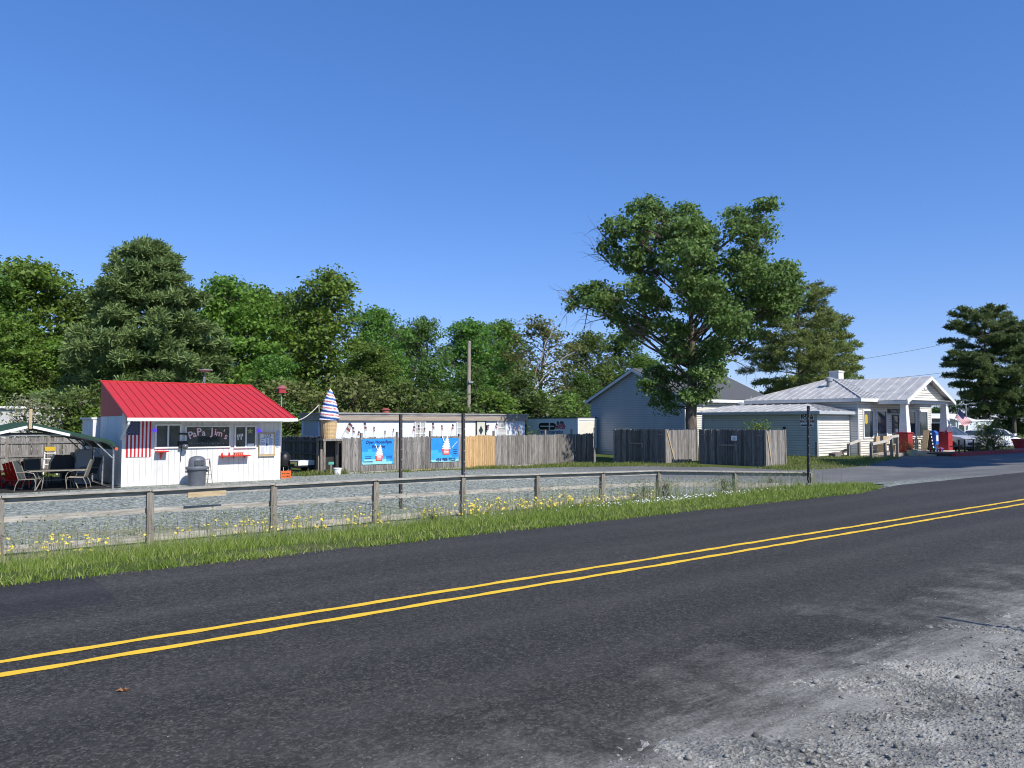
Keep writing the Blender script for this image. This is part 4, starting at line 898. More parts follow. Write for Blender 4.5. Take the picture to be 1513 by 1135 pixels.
p = T(421, 690, 34.5); m_ = MB(); x, y = p.x, 34.6; rt = thing('charcoal_smoker', (x, y, -.84), 'black smoker with a pale shelf half hidden behind the stand corner', 'smoker')
MB().lathe((x, y, -.45), [(.05, 0), (.26, .06), (.30, .3), (.28, .55), (.12, .72), (.02, .74)], 18).build('drum', black_plastic, rt, smooth=True)
for a in range(3): MB().tube([(x + .18 * math.cos(a * 2.1), y + .18 * math.sin(a * 2.1), -.4), (x + .28 * math.cos(a * 2.1), y + .28 * math.sin(a * 2.1), -.86)], .02, 6).build('leg', galv, rt)
MB().box((x + .1, y - .45, -.15), (x + .55, y - .1, -.12)).build('shelf', galv, rt)
# birdhouse on a pole behind
p = T(416, 600, 37.0); q = T(416, 580, 37); rt = thing('birdhouse', (p.x, 37.0, -.85), 'red birdhouse on a thin pole behind the stand', 'birdhouse')
MB().tube([(p.x, 37, -.9), (q.x, 37, q.z)], .03, 6).build('pole', galv, rt)
bh = MB(); bh.box((q.x - .17, 36.85, q.z), (q.x + .17, 37.15, q.z + .20)); bh.box((q.x - .22, 36.80, q.z - .03), (q.x + .22, 37.2, q.z)); bh = bh.build('house', red_brick, rt)
MB().prism([(q.x - .23, 36.8, q.z + .19), (q.x + .23, 36.8, q.z + .19), (q.x, 36.8, q.z + .36)], (0, .4, 0)).build('roof', pm('faded pink roof', (.4, .12, .14)), bh)
# timber edging at the foot of the long fence and loose timbers
for i, (xa, xb, off, lab) in enumerate(((512, 588, .5, 'thin grey landscape timber left of the first tall dark post'), (606, 640, .45, 'tan landscape timber on the gravel under the gap between the banners'), (641, 683, .45, 'pale landscape timber below the second banner'), (735, 790, .4, 'low timber at the foot of the fence right of the yellow patch'))):
    a, b = T(xa, 700, 33.7 - off).x, T(xb, 700, 33.7 - off).x
    tag(MB().bar((a, 33.7 - off, -.79), (b, 33.7 - off + .08, -.78), .14, .13).build('landscape_timber', wood_tan if i == 1 else wood_rail, None, org=(a, 33.2, -.8)), lab, 'timber', 'timbers at the foot of the long fence')
# ------------------------------------------------------------------ split rail fence by the verge
fp = [(3.57 + 2.44 * k_, 16.2) for k_ in range(-5, 7)] + [(20.25, 14.85), (22.3, 13.5)]
rf_ = thing('rail_fence', (3.57, 16.2, -.78), 'low weathered post and rail fence running along the grass verge', 'rail fence')
def rzt(s, t): return [(-10, .30), (3.57, .285), (10.9, .24), (18.2, .10), (22.3, .02)]
def ztop_(s):
    P_ = rzt(0, 0)
    for (a, za), (b, zb_) in zip(P_, P_[1:]):
        if s <= b: return za + (zb_ - za) * (s - a) / (b - a)
    return P_[-1][1]
for i, (s, t) in enumerate(fp):
    zt_ = ztop_(s); MB().bar((s, t, g(s, t) - .15), (s + rnd.uniform(-.02, .02), t, zt_ - .02 + rnd.uniform(-.015, .02)), .125, .105, up=(0, 1, 0)).build('post', wood_post, rf_)
for i in range(len(fp) - 1):
    (sa, ta), (sb, tb_) = fp[i], fp[i + 1]; za, zb_ = ztop_(sa), ztop_(sb); e = .01
    d = Vector((sb - sa, tb_ - ta, 0)).normalized(); nn = Vector((d.y, -d.x, 0))
    j = rnd.uniform(-.012, .012); A, B = Vector((sa, ta, 0)) + d * .008, Vector((sb, tb_, 0)) - d * .008
    MB().bar(A + Vector((0, 0, za + .012 + j)) , B + Vector((0, 0, zb_ + .012 - j)), .17, .036).build('rail', wood_rail, rf_)
    if i < 11:
        MB().bar(A - nn * .085 + Vector((0, 0, za - .40)), B - nn * .085 + Vector((0, 0, zb_ - .40 + j)), .036, .10).build('rail', wood_rail, rf_)
        MB().bar(A - nn * .085 + Vector((0, 0, g(sa, ta) + .13)), B - nn * .085 + Vector((0, 0, g(sb, tb_) + .12)), .036, .13).build('rail', wood_rail, rf_)
    else:
        MB().bar(A - nn * .08 + Vector((0, 0, za - .42)), B - nn * .08 + Vector((0, 0, zb_ - .40 + j)), .036, .13).build('rail', wood_rail, rf_)
    MB().bar(A - nn * .022 + Vector((0, 0, za - .062)), B - nn * .022 + Vector((0, 0, zb_ - .062)), .034, .10).build('rail', wood_rail, rf_)
a, b = T(277, 728, 16.06), T(333, 727, 16.06)
tag(MB().bar((a.x, 16.03, ztop_(a.x) - .115), (b.x, 16.03, ztop_(b.x) - .10), .04, .10).build('loose_plank', wood_tan, None, org=(a.x, 16.05, 0)), 'short tan plank nailed under the top rail near the rubbish bin', 'plank')
# tall dark sign posts
for px, t, yb, yt, lab in ((592, 18.5, 752, 612, 'tall dark square post standing free behind the rail fence'), (684.5, 16.42, 745, 611, 'tall dark square post against the middle of the rail fence'), (1194.5, 13.42, 718, 600, 'tall dark square post at the right end of the rail fence')):
    p = T(px, yb, t); q = T(px, yt, t)
    rt = thing('sign_post', (p.x, t, g(p.x, t)), lab, 'post', 'tall dark posts along the rail fence')
    MB().bar((p.x, t, g(p.x, t) - .1), (q.x, t, q.z), .072, .072).build('post', dark_steel, rt)
    m_ = MB(); zz = q.z - .12
    while zz > g(p.x, t) + .5: m_.box((p.x - .012, t - .040, zz - .012), (p.x + .012, t - .0362, zz + .012)); zz -= .28
    m_.build('bolt_hole', galv, rt)
# ------------------------------------------------------------------ white mobile home behind the board fence
mx0, my0, mL, mW = 16.65, 36.6, 12.5, 4.1
mh = thing('mobile_home', (mx0, my0, -.9), 'long white mobile home with a flat tan-edged roof behind the board fence', 'mobile home')
mzt = T(510, 611, my0).z
wm = Wall('x', my0); wn = Wall('y', mx0)
m_ = MB(); m_.box((mx0, my0, -.75), (mx0 + mL, my0 + mW, mzt - .38))
x = mx0
while x < mx0 + mL: m_.box((x + .01, my0 - .006, -.7), (min(x + .39, mx0 + mL) - .01, my0, mzt - .40)); x += .4
y = my0 + .02
while y < my0 + mW: m_.box((mx0 - .012, y, -.7), (mx0, y + .06, mzt - .40)); y += .12
m_.build('wall', pm('white aluminium siding', (.74, .77, .82), (.68, .71, .76), 1.5, .5, dirt=.15), mh)
m_ = MB(); zE = mzt - .14
m_.prism([(mx0 - .12, my0 - .14, mzt - .36), (mx0 - .12, my0 - .14, mzt - .03), (mx0 - .12, my0 + mW + .14, mzt - .03), (mx0 - .12, my0 + mW + .14, mzt - .36)], (mL + .24, 0, 0))
m_.build('fascia', pm('peeling tan fascia board', (.42, .34, .26), (.30, .25, .20), 3, .8, stretch=(.4, 1, 4)), mh)
m_ = MB(); m_.box((mx0 - .18, my0 - .2, mzt - .03), (mx0 + mL + .18, my0 + mW + .2, mzt + .05)); m_.box((mx0 - .15, my0 - .155, mzt - .12), (mx0 + mL + .15, my0 - .142, mzt - .03)); m_.build('roof', pm('dull grey roof coating', (.36, .35, .33), (.24, .23, .22), 2, .8), mh)
for x0, x1 in ((613, 627), (675, 684), (735, 746)):
    a0, a1, z0, z1 = wm.rect(x0, 624, x1, 641); window(mh, wm, a0, a1, z0 - .5, z1, white_trim, pm('pale blinds behind glass', (.5, .5, .46), None, 3, .2), .06, (.5,) if x0 == 613 else (), (.45, .72))
a0, a1, z0, z1 = wm.rect(704, 622, 716, 641); dr = MB(); wm.box(dr, a0, a1, -.6, z1, 0, .04); dr = dr.build('door', pm('cream door', (.66, .65, .56)), mh); f_ = MB()
wm.box(f_, a0 - .07, a0, -.6, z1 + .07, 0, .07); wm.box(f_, a1, a1 + .07, -.6, z1 + .07, 0, .07); wm.box(f_, a0, a1, z1, z1 + .07, 0, .07); f_.build('frame', dark_steel, dr)
cz_ = (z1 - .55); ca_ = (a0 + a1) / 2; f_ = MB(); f_.prism([wm.P(ca_, cz_ + .28, .041), wm.P(ca_ - .15, cz_, .041), wm.P(ca_, cz_ - .28, .041), wm.P(ca_ + .15, cz_, .041)], (0, -.008, 0)); f_.build('diamond_window', glass_dark, dr)
a, z = wm.px(718.5, 632); m_ = MB(); wm.box(m_, a - .05, a + .05, z - .15, z + .15, .01, .14); m_.build('porch_lamp', black_plastic, mh)
p = T(570, 610, 38.5); MB().lathe((p.x, 38.5, mzt + .05), [(.22, 0), (.2, .18), (.28, .2), (.1, .3)], 14).build('roof_vent', pm('rusty red vent', (.3, .08, .06)), mh)
a0, a1, z0, z1 = wn.rect(449, 620, 470, 643); m_ = MB(); wn.box(m_, a1, a0, z0, z1, .012, .03); m_.build('end_panel', vinyl_grey, mh)
# wooden utility pole behind the mobile home
p = T(693, 504, 47.0); q = T(692, 625, 47.0); rt = thing('utility_pole', (q.x, 47.0, -.9), 'bare weathered utility pole rising behind the mobile home', 'utility pole')
MB().tube([(q.x, 47, -1), (p.x, 47, p.z)], [.19, .13], 12).build('pole', pm('silvered pole wood', (.36, .31, .25), (.22, .19, .16), 4, .9, stretch=(5, 5, .4)), rt, smooth=True)
for dz in (.15, .4): MB().bar((p.x, 46.8, p.z - dz), (p.x, 46.87, p.z - dz), .06, .06).build('bolt', galv, rt)
zz = T(693, 566, 47).z; MB().box((p.x - .2, 46.72, zz), (p.x + .22, 46.84, zz + .12)).build('bracket', galv, rt)
lp = [(p.x + .1, 46.75, zz + .1), (p.x + .45, 46.7, zz + .0), (p.x + .5, 46.7, zz - .45), (p.x + .2, 46.78, zz - .8)]; MB().tube(lp, .018, 6).build('service_wire', black_plastic, rt, smooth=True)
# ------------------------------------------------------------------ box trailer
bx0, by0 = 38.9, 42.5; wt = Wall('y', bx0); wt2 = Wall('x', by0)
bt = thing('box_trailer', (bx0, by0, -.9), 'white box trailer with a black double loop logo behind the fence', 'trailer')
zt_ = T(853, 617, by0).z; Lb = S(778, 630, bx0).y - by0
bw_ = pm('trailer white panels', (.66, .70, .76), (.60, .64, .70), 1.2, .45)
m_ = MB(); m_.box((bx0, by0, -.3), (bx0 + 1.95, by0 + Lb, zt_ - .05)); m_.build('body', bw_, bt)
m_ = MB(); m_.box((bx0 - .03, by0 - .03, zt_ - .06), (bx0 + 1.98, by0 + Lb + .03, zt_ + .03)); m_.build('roof', pm('dark roof edge', (.06, .07, .08)), bt)
m_ = MB(); m_.box((bx0 + .0, by0 - .02, -.25), (bx0 + .09, by0 - .002, zt_ - .06)); m_.box((bx0 + .09, by0 - .03, zt_ - .22), (bx0 + 1.95, by0 - .002, zt_ - .06)); 
dd = MB().box((bx0 + .12, by0 - .018, -.2), (bx0 + 1.86, by0 - .002, zt_ - .3)).build('rear_door', pm('cream rear door', (.74, .70, .60), (.68, .64, .55), 3, .5), bt); m_.build('rear_frame', white_trim, bt)
MB().box((bx0 + 1.0, by0 - .06, .4), (bx0 + 1.3, by0 - .02, .46)).build('handle', galv, dd)
m_ = MB(); a0, a1, z0, z1 = wt.rect(796, 625, 821, 635)
def lp_(a, zf): return wt.P(a0 + (a1 - a0) * a, z0 + (z1 - z0) * zf, .004)
def arcs(cu, sg, n=8): return [(cu + sg * .14 * math.sin(q * math.pi / n), .5 + .5 * math.cos(q * math.pi / n)) for q in range(n + 1)]
L1 = [(.60, 0), (.60, 1)] + arcs(.14, -1); L2 = [(.68, 1), (.68, 0)] + [(u, v) for u, v in arcs(.86, 1)[::-1]]
for LL in (L1, L2): m_.prism([lp_(u, v) for u, v in LL], Vector(wt.n) * .006, 0)
m_.prism([lp_(.10, .42), lp_(.60, .42), lp_(.60, .58), lp_(.10, .58)], Vector(wt.n) * .012, 1); m_.prism([lp_(.68, .42), lp_(.92, .42), lp_(.92, .58), lp_(.68, .58)], Vector(wt.n) * .012, 1)
for i, wd in enumerate(('BURR', 'CRAWL', 'SPACES')):
    a, z = wt.px(828, 625 + i * 3.6); m_.text(wd, .30, wt.P(a, z, .004), wt.ux, wt.n, 0 if i == 0 else 2, .002, bold=.012, sx=1.1)
a, z = wt.px(813, 638.4); m_.text('Craig\'s Conservation', .40, wt.P(a, z, .004), wt.ux, wt.n, 3, .002, bold=.008, sx=.9)
m_.build('logo', [black_text, bw_, red_text, blue_text], bt)
for yy in (by0 + 1.3, by0 + 2.4):
    q = MB(); q.lathe((0, 0, -.12), [(.2, 0), (.44, .0), (.48, .05), (.48, .2), (.44, .25), (.2, .25)], 20); wv = MB(); wv.add([(bx0 + .2 + v[2], yy + v[0], -.42 + v[1]) for v in q.v], q.f); wv.build('wheel', rubber, bt, smooth=True)
MB().box((bx0 + .4, by0 + Lb - .3, -.95), (bx0 + .6, by0 + Lb - .1, -.3)).build('landing_leg', rust, bt)
# ------------------------------------------------------------------ grey garage with gable end
hx, hy0, hy1, hx1 = 41.2, 34.2, 43.5, 51.0; hz = -.8
wg = Wall('y', hx); wh = Wall('x', hy0)
ym = (hy0 + hy1) / 2; zap = S(935, 547, hx).z; zev = 3.35
gh = thing('garage_house', (hx, hy0, hz), 'large grey vinyl-sided garage with a plain gable end and dark shingle roof', 'garage')
slp = (zap - zev) / (ym - hy0)
m_ = MB(); m_.prism([(hx + .02, hy0 + .02, hz), (hx + .02, hy1, hz), (hx + .02, hy1, zev), (hx + .02, ym, zap), (hx + .02, hy0 + .02, zev)], (hx1 - hx, 0, 0))
def lo_(z): return hy0 if z <= zev else hy0 + (z - zev) / slp
def hi_(z): return hy1 if z <= zev else hy1 - (z - zev) / slp
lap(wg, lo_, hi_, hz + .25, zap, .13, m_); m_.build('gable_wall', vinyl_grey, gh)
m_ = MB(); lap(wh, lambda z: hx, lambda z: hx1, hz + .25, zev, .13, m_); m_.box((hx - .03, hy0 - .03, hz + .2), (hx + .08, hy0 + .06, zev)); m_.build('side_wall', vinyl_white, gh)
m_ = MB(); m_.box((hx + .04, hy0 + .03, hz - .3), (hx1, hy1, hz + .25)); m_.build('foundation', pm('dark block foundation', (.06, .06, .06)), gh)
ov = .35; m_ = MB()
for sg, ya in ((-1, hy0), (1, hy1)):
    ye = ya + sg * ov; ze = zev - slp * ov
    m_.slab([(hx - .28, ye, ze + .12), (hx1 + .3, ye, ze + .12), (hx1 + .3, ym, zap + .14), (hx - .28, ym, zap + .14)], .06)
    
m_.build('roof', shingle, gh)
m_ = MB()
for sg, ya in ((-1, hy0), (1, hy1)):
    ye = ya + sg * ov; ze = zev - slp * ov
    m_.prism([(hx - .30, ye, ze + .06), (hx - .30, ym, zap + .08), (hx - .30, ym, zap - .12), (hx - .30, ye, ze - .14)], (.045, 0, 0)); m_.prism([(hx1 + .29, ye, ze + .06), (hx1 + .29, ym, zap + .08), (hx1 + .29, ym, zap - .12), (hx1 + .29, ye, ze - .14)], (.045, 0, 0))
    m_.box((hx - .25, ye - .03, ze - .16), (hx1 + .28, ye + .03, ze + .055)); m_.box((hx - .22, min(ye + .04 * sg, ya), ze - .10), (hx1 + .25, max(ye, ya - .0), ze - .07))
m_.build('trim_board', white_trim, gh)
a, z = wh.px(1035, 590); MB().tube([(43.1, hy0 - .1, 3.0), (43.1, hy0 - .3, 2.95)], .07, 8).build('floodlight', white_trim, gh)
# ------------------------------------------------------------------ shop: wing, main block, porch
wx0, wx1, wy0, wy1 = 38.9, 42.3, 23.1, 30.9; wz = -.35
sp = thing('corner_shop', (wx1, 22.6, -.3), 'low cream-sided country shop with tin roofs and a columned gable porch', 'shop')
WW, WF = Wall('y', wx0), Wall('x', wy0)
wev = WW.px(1207, 609)[1]
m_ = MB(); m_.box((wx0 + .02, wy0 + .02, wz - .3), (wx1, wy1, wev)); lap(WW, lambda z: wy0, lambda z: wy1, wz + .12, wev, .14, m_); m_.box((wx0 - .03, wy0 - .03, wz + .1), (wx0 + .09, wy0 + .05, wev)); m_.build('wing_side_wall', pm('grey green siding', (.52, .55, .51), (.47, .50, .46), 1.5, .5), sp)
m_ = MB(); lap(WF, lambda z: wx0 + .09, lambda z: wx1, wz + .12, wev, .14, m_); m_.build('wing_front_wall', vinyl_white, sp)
m_ = MB(); o_ = .35; zE = wev + .06; zR = zE + .45; xm = (wx0 + wx1) / 2 + .6
seam_roof([(wx0 - o_, wy1 + o_, zE), (wx0 - o_, wy0 - o_, zE), (xm, wy0 + 1.9, zR), (xm, wy1 - .3, zR)], .05, 15, mb=m_)
seam_roof([(wx0 - o_, wy0 - o_, zE), (wx1 + .02, wy0 - o_, zE + .0), (wx1 + .02, wy0 + 1.9, zR), (xm, wy0 + 1.9, zR)], .05, 7, mb=m_)
m_.slab([(xm, wy0 + 1.9, zR), (wx1 - .02, wy0 + 1.9, zR), (wx1 - .02, wy1 - .3, zR), (xm, wy1 - .3, zR)], .05)
m_.build('wing_roof', tin, sp)
m_ = MB(); m_.box((wx0 - o_ - .03, wy0 - o_ - .03, zE - .17), (wx0 - o_ + .0, wy1 + o_, zE - .02)); m_.box((wx0 - o_, wy0 - o_ - .03, zE - .17), (wx1, wy0 - o_, zE - .02)); m_.box((wx0 - o_ + .01, wy0 - o_ + .01, zE - .15), (wx0, wy1 + .1, zE - .12)); m_.box((wx0, wy0 - o_ + .01, zE - .15), (wx1, wy0, zE - .12)); m_.build('wing_fascia', vinyl_grey, sp)
m_ = MB(); m_.tube([(wx0 - .05, wy1 - .1, zE - .1), (wx0 - .1, wy1 - .1, zE - .3), (wx0 - .05, wy1 + .05, wz)], .05, 8); m_.build('downpipe', white_trim, sp)
a, z = WW.px(1160, 634); m_ = MB(); WW.box(m_, a - .06, a + .06, z - .12, z + .12, .02, .12); m_.build('meter_box', black_plastic, sp)
# sign on the wing
a0, a1, z0, z1 = WW.rect(1183, 609, 1203, 630.5)
m_ = MB(); WW.box(m_, a1, a0, z0, z1, .022, .035)
for tx_, zz, sz, mm in (('SPRAY', .84, .25, 1), ('FOAM', .59, .25, 1), ('SOLUTIONS', .35, .145, 2)): m_.text(tx_, sz, WW.P((a0 + a1) / 2, z0 + (z1 - z0) * zz, .036), WW.ux, WW.n, mm, .002, bold=.010, sx=1.05)
ar = [(-.38, .05), (.10, .05), (.10, .12), (.36, 0), (.10, -.12), (.10, -.05), (-.38, -.05)]
m_.prism([WW.P((a0 + a1) / 2 - u, z0 + (z1 - z0) * .10 + v * .7, .036) for u, v in ar], Vector(WW.n) * .004, 1)
decor('wall_sign', 'white sign reading spray foam solutions on the shaded wing wall', 'sign', m_, [pm('sign white', (.80, .82, .82)), black_text, pm('maroon lettering', (.16, .03, .04))], WW.P(a0, z0, 0))
# main block
hx0, hx1_, hy0_, hy1_ = 42.3, 51.4, 22.6, 29.5; me_ = 2.95; MF, MS = Wall('x', hy0_), Wall('y', hx0)
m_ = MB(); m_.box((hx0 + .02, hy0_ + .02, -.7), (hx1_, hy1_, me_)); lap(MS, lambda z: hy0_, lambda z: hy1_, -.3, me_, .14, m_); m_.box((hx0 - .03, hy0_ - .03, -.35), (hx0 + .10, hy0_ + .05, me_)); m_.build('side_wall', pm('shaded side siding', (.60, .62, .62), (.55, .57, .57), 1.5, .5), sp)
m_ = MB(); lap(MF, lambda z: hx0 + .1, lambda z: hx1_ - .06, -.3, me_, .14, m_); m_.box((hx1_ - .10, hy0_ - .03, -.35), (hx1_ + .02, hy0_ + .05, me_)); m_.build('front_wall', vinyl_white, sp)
oo = .42; zE = me_ + .06; zR = T(1240, 560, 26.0).z; ya_, yb_ = hy0_ - oo, hy1_ + oo; xa_, xb_ = hx0 - oo, hx1_ + oo; ymid = (ya_ + yb_) / 2; rA, rB = xa_ + (ymid - ya_), xb_ - (ymid - ya_)
m_ = MB()
seam_roof([(xa_, yb_, zE), (xa_, ya_, zE), (rA, ymid, zR), (rA, ymid, zR)], .05, 16, mb=m_)
seam_roof([(xa_, ya_, zE), (xb_, ya_, zE), (rB, ymid, zR), (rA, ymid, zR)], .05, 18, mb=m_)
seam_roof([(xb_, ya_, zE), (xb_, yb_, zE), (rB, ymid, zR), (rB, ymid, zR)], .05, 12, mb=m_)
seam_roof([(xb_, yb_, zE), (xa_, yb_, zE), (rA, ymid, zR), (rB, ymid, zR)], .05, 12, mb=m_)
m_.bar((xa_, ya_, zE + .03), (rA, ymid, zR + .03), .09, .06); m_.bar((xa_, yb_, zE + .03), (rA, ymid, zR + .03), .09, .06); m_.build('main_roof', tin, sp)
m_ = MB(); m_.box((xa_ - .03, ya_ - .03, zE - .20), (xa_, yb_, zE - .03)); m_.box((xa_, ya_ - .03, zE - .20), (xa_ + 1.9, ya_, zE - .03)); m_.box((xa_ + .01, ya_ + .01, zE - .16), (hx0, yb_, zE - .12)); m_.box((hx0, ya_ + .01, zE - .16), (xa_ + 1.9, hy0_, zE - .12)); m_.build('fascia', white_trim, sp)
p = T(1238, 552, 26.5); rfz = 4.4
m_ = MB(); m_.box((p.x - .28, 26.3, 3.7), (p.x + .34, 26.95, T(1238, 548, 26.5).z)); m_.box((p.x - .32, 26.26, T(1238, 550.5, 26.5).z), (p.x + .38, 27.0, T(1238, 549, 26.5).z)); m_.build('chimney', white_paint, sp)
p = T(1225, 563, 25.4); m_ = MB(); m_.lathe((p.x, 25.4, p.z - .45), [(.15, 0), (.15, .42), (.22, .44), (.22, .62), (.10, .70)], 16); m_.build('roof_vent', galv, sp, smooth=True)
p = Vector((41.0, 31.8, 0)); m_ = MB(); q = T(1094.5, 597, 31.6); m_.lathe((q.x, 31.6, -.5), [(.16, 0), (.16, q.z + .3), (.24, q.z + .32), (.24, q.z + .5), (.1, q.z + .6)], 14); tag(m_.build('flue_pipe', galv, None, org=(q.x, 31.6, -.5)), 'grey capped flue pipe behind the shop wing against the garage wall', 'flue', 'flue pipes behind the shop wing'); m_ = MB()
q2 = T(1109, 590, 31.4); m_.tube([(q2.x, 31.4, -.5), (q2.x, 31.4, q2.z + .2)], .06, 8); tag(m_.build('flue_pipe', galv, None, org=(q2.x, 31.4, -.5)), 'thin plain flue pipe right of the capped one behind the shop wing', 'flue', 'flue pipes behind the shop wing')
# windows and door of the shop
wz0, wz1 = MF.px(1282, 647)[1], MF.px(1282, 607.5)[1]
for i, (x0, x1) in enumerate(((1275.5, 1288.5), (1295, 1308.5), (1341.5, 1351.5), (1357.5, 1369))):
    a0, _ = MF.px(x0, 625); a1, _ = MF.px(x1, 625); window(sp, MF, a0, a1, wz0 + .05, wz1, white_trim, glass_store, .09)
a, z = MF.px(1279, 619.5); m_ = MB(); m_.add([MF.P(a + .22 * math.cos(q * math.pi / 4) * (1 if q % 2 else .7), z + .30 * math.sin(q * math.pi / 4), .04) for q in range(8)], [tuple(range(8))]); m_.add([MF.P(a + .22 * math.cos(q * math.pi / 4) * (1 if q % 2 else .7), z + .30 * math.sin(q * math.pi / 4), .036) for q in range(8)], [tuple(range(8))[::-1]])
decor('window_ornament', 'yellow star-shaped ornament in the leftmost shop window', 'ornament', m_, pm('yellow paper', (.55, .40, .05)), MF.P(a, z, 0))
a0, _ = MF.px(1318.5, 630); a1, _ = MF.px(1326.5, 630); z1 = MF.px(1322, 615)[1]; z1 = min(z1, 2.1)
d_ = MB(); MF.box(d_, a0 - .08, a0, .05, z1 + .08, 0, .07); MF.box(d_, a1, a1 + .08, .05, z1 + .08, 0, .07); MF.box(d_, a0, a1, z1, z1 + .08, 0, .07); MF.box(d_, a0, a1, .05, .25, .022, .045); d_ = d_.build('door', pm('dark bronze frame', (.10, .09, .09)), sp)
p_ = MB(); MF.box(p_, a0, a1, .25, z1, .022, .04); p_.build('pane', glass_store, d_); MB().box(MF.P(a0 + .1, .9, .045), MF.P(a0 + .14, 1.3, .09)).build('handle', galv, d_)
m_ = MB(); MF.box(m_, a0 + .3, a0 + .6, 1.0, 1.25, .041, .046); m_.build('door_notice', flag_white, d_)
a0, a1, z0, z1 = MF.rect(1310.5, 604.5, 1338, 611); m_ = MB(); MF.box(m_, a0, a1, z0, z1, .03, .08, 0); m_.text('Town Market', .34, MF.P((a0 + a1) / 2, (z0 + z1) / 2, .081), MF.ux, MF.n, 1, .003, bold=.006, sx=.95)
decor('shop_sign', 'dark board with pale shop name above the shop door', 'sign', m_, [black_plastic, pm('pale grey lettering', (.45, .5, .5))], MF.P(a0, z0, 0))
# porch
px_, pw = 46.8, 2.55; pyf = 20.9; pz = -.05; peave = 2.93; pr = T(1373, 556.5, 20.55).z
m_ = MB(); m_.box((px_ - pw - .35, pyf - .35, -.5), (px_ + pw + .45, hy0_ - .03, pz)); m_.build('porch_floor', concrete, sp)
for sg in (-1, 1):
    cx_ = px_ + sg * pw; m_ = MB()
    m_.box((cx_ - .29, pyf - .29, -.45), (cx_ + .29, pyf + .29, 1.02)); m_.box((cx_ - .33, pyf - .33, 1.02), (cx_ + .33, pyf + .33, 1.07)); m_.build('column_base', red_brick, sp)
    m_ = MB(); m_.bar((cx_, pyf, 1.07), (cx_, pyf, peave - .25), .46, .46, up=(0, 1, 0), w2=.30, h2=.30); m_.box((cx_ - .2, pyf - .2, peave - .27), (cx_ + .2, pyf + .2, peave - .2)); m_.build('column', white_trim, sp)
    
m_ = MB(); m_.box((px_ - pw - .2, pyf - .15, peave - .22), (px_ + pw + .2, pyf + .15, peave)); m_.box((px_ - pw - .15, pyf + .15, peave - .22), (px_ - pw + .15, hy0_, peave)); m_.box((px_ + pw - .15, pyf + .15, peave - .22), (px_ + pw + .15, hy0_, peave)); m_.build('porch_beam', white_trim, sp)
m_ = MB(); MG = Wall('x', pyf - .02); hwp = pw + .25
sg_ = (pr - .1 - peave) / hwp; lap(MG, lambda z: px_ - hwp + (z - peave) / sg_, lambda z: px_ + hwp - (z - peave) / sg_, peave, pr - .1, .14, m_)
m_.prism([(px_ - hwp, pyf + .0, peave), (px_ + hwp, pyf, peave), (px_, pyf, pr - .1)], (0, .1, 0)); m_.build('porch_gable', vinyl_white, sp)
m_ = MB(); MG.box(m_, px_ - .16, px_ + .16, 3.55, 4.0, .02, .06); 
for i in range(6): MG.box(m_, px_ - .12, px_ + .12, 3.59 + i * .065, 3.62 + i * .065, .06, .07)
m_.build('gable_vent', white_trim, sp)
m_ = MB(); ovp = .38; yfr = pyf - .42; yb2 = 25.9
for sg in (-1, 1):
    xe = px_ + sg * (hwp + ovp - .1); ze = peave + .06 - sg_ * (ovp - .1); q = [(xe, yfr, ze + .03), (xe, yb2, ze + .03), (px_, yb2, pr + .03), (px_, yfr, pr + .03)]
    if sg > 0: q = [q[1], q[0], q[3], q[2]]
    # valley: the sheet runs on over the main roof
    seam_roof(q, .05, 9, mb=m_)
m_.build('porch_roof', tin, sp)
m_ = MB()
for sg in (-1, 1):
    xe = px_ + sg * (hwp + ovp - .1); ze = peave + .06 - sg_ * (ovp - .1)
    m_.prism([(xe, yfr - .04, ze + .0), (px_, yfr - .04, pr + .0), (px_, yfr - .04, pr - .2), (xe, yfr - .04, ze - .2)], (0, .035, 0))
    m_.box((xe - .02, yfr, ze - .18), (xe + .02, hy0_ - .5, ze - .025)); m_.prism([(xe, yfr, ze - .06), (px_ + sg * hwp * .98, yfr, peave + .0), (px_ + sg * hwp * .98, pyf - .03, peave + .0), (xe, pyf - .03, ze - .06)], (0, 0, -.02))
m_.box((px_ - hwp, yfr + .02, peave - .03), (px_ + hwp, pyf - .16, peave - .01)); m_.build('porch_fascia', white_trim, sp)
MB().box((px_ - pw + .1, pyf + .2, peave - .04), (px_ + pw - .1, hy0_ - .05, peave - .02)).build('porch_ceiling', white_paint, sp)
# rear wing right of the shop
m_ = MB(); rw = Wall('x', 24.8); rx0, rx1 = 51.45, T(1391, 640, 24.8).x + 1.6; zt_ = T(1382, 613, 24.8).z
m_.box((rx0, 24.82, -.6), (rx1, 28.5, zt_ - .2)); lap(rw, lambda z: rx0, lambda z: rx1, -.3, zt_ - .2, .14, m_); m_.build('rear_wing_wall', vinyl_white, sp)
m_ = MB(); m_.slab([(rx0, 24.4, zt_ - .1), (rx1 + .3, 24.4, zt_ - .1), (rx1 + .3, 28.7, zt_ + .45), (rx0, 28.7, zt_ + .45)], .08); m_.box((rx0, 24.37, zt_ - .26), (rx1 + .3, 24.39, zt_ - .1)); m_.build('rear_wing_roof', white_trim, sp)
m_ = MB(); a0, a1, z0, z1 = rw.rect(1376, 616.5, 1391, 624); rw.box(m_, a0 + .1, a1, z0, z1, .02, .05); m_.build('louvre_panel', rust, sp)
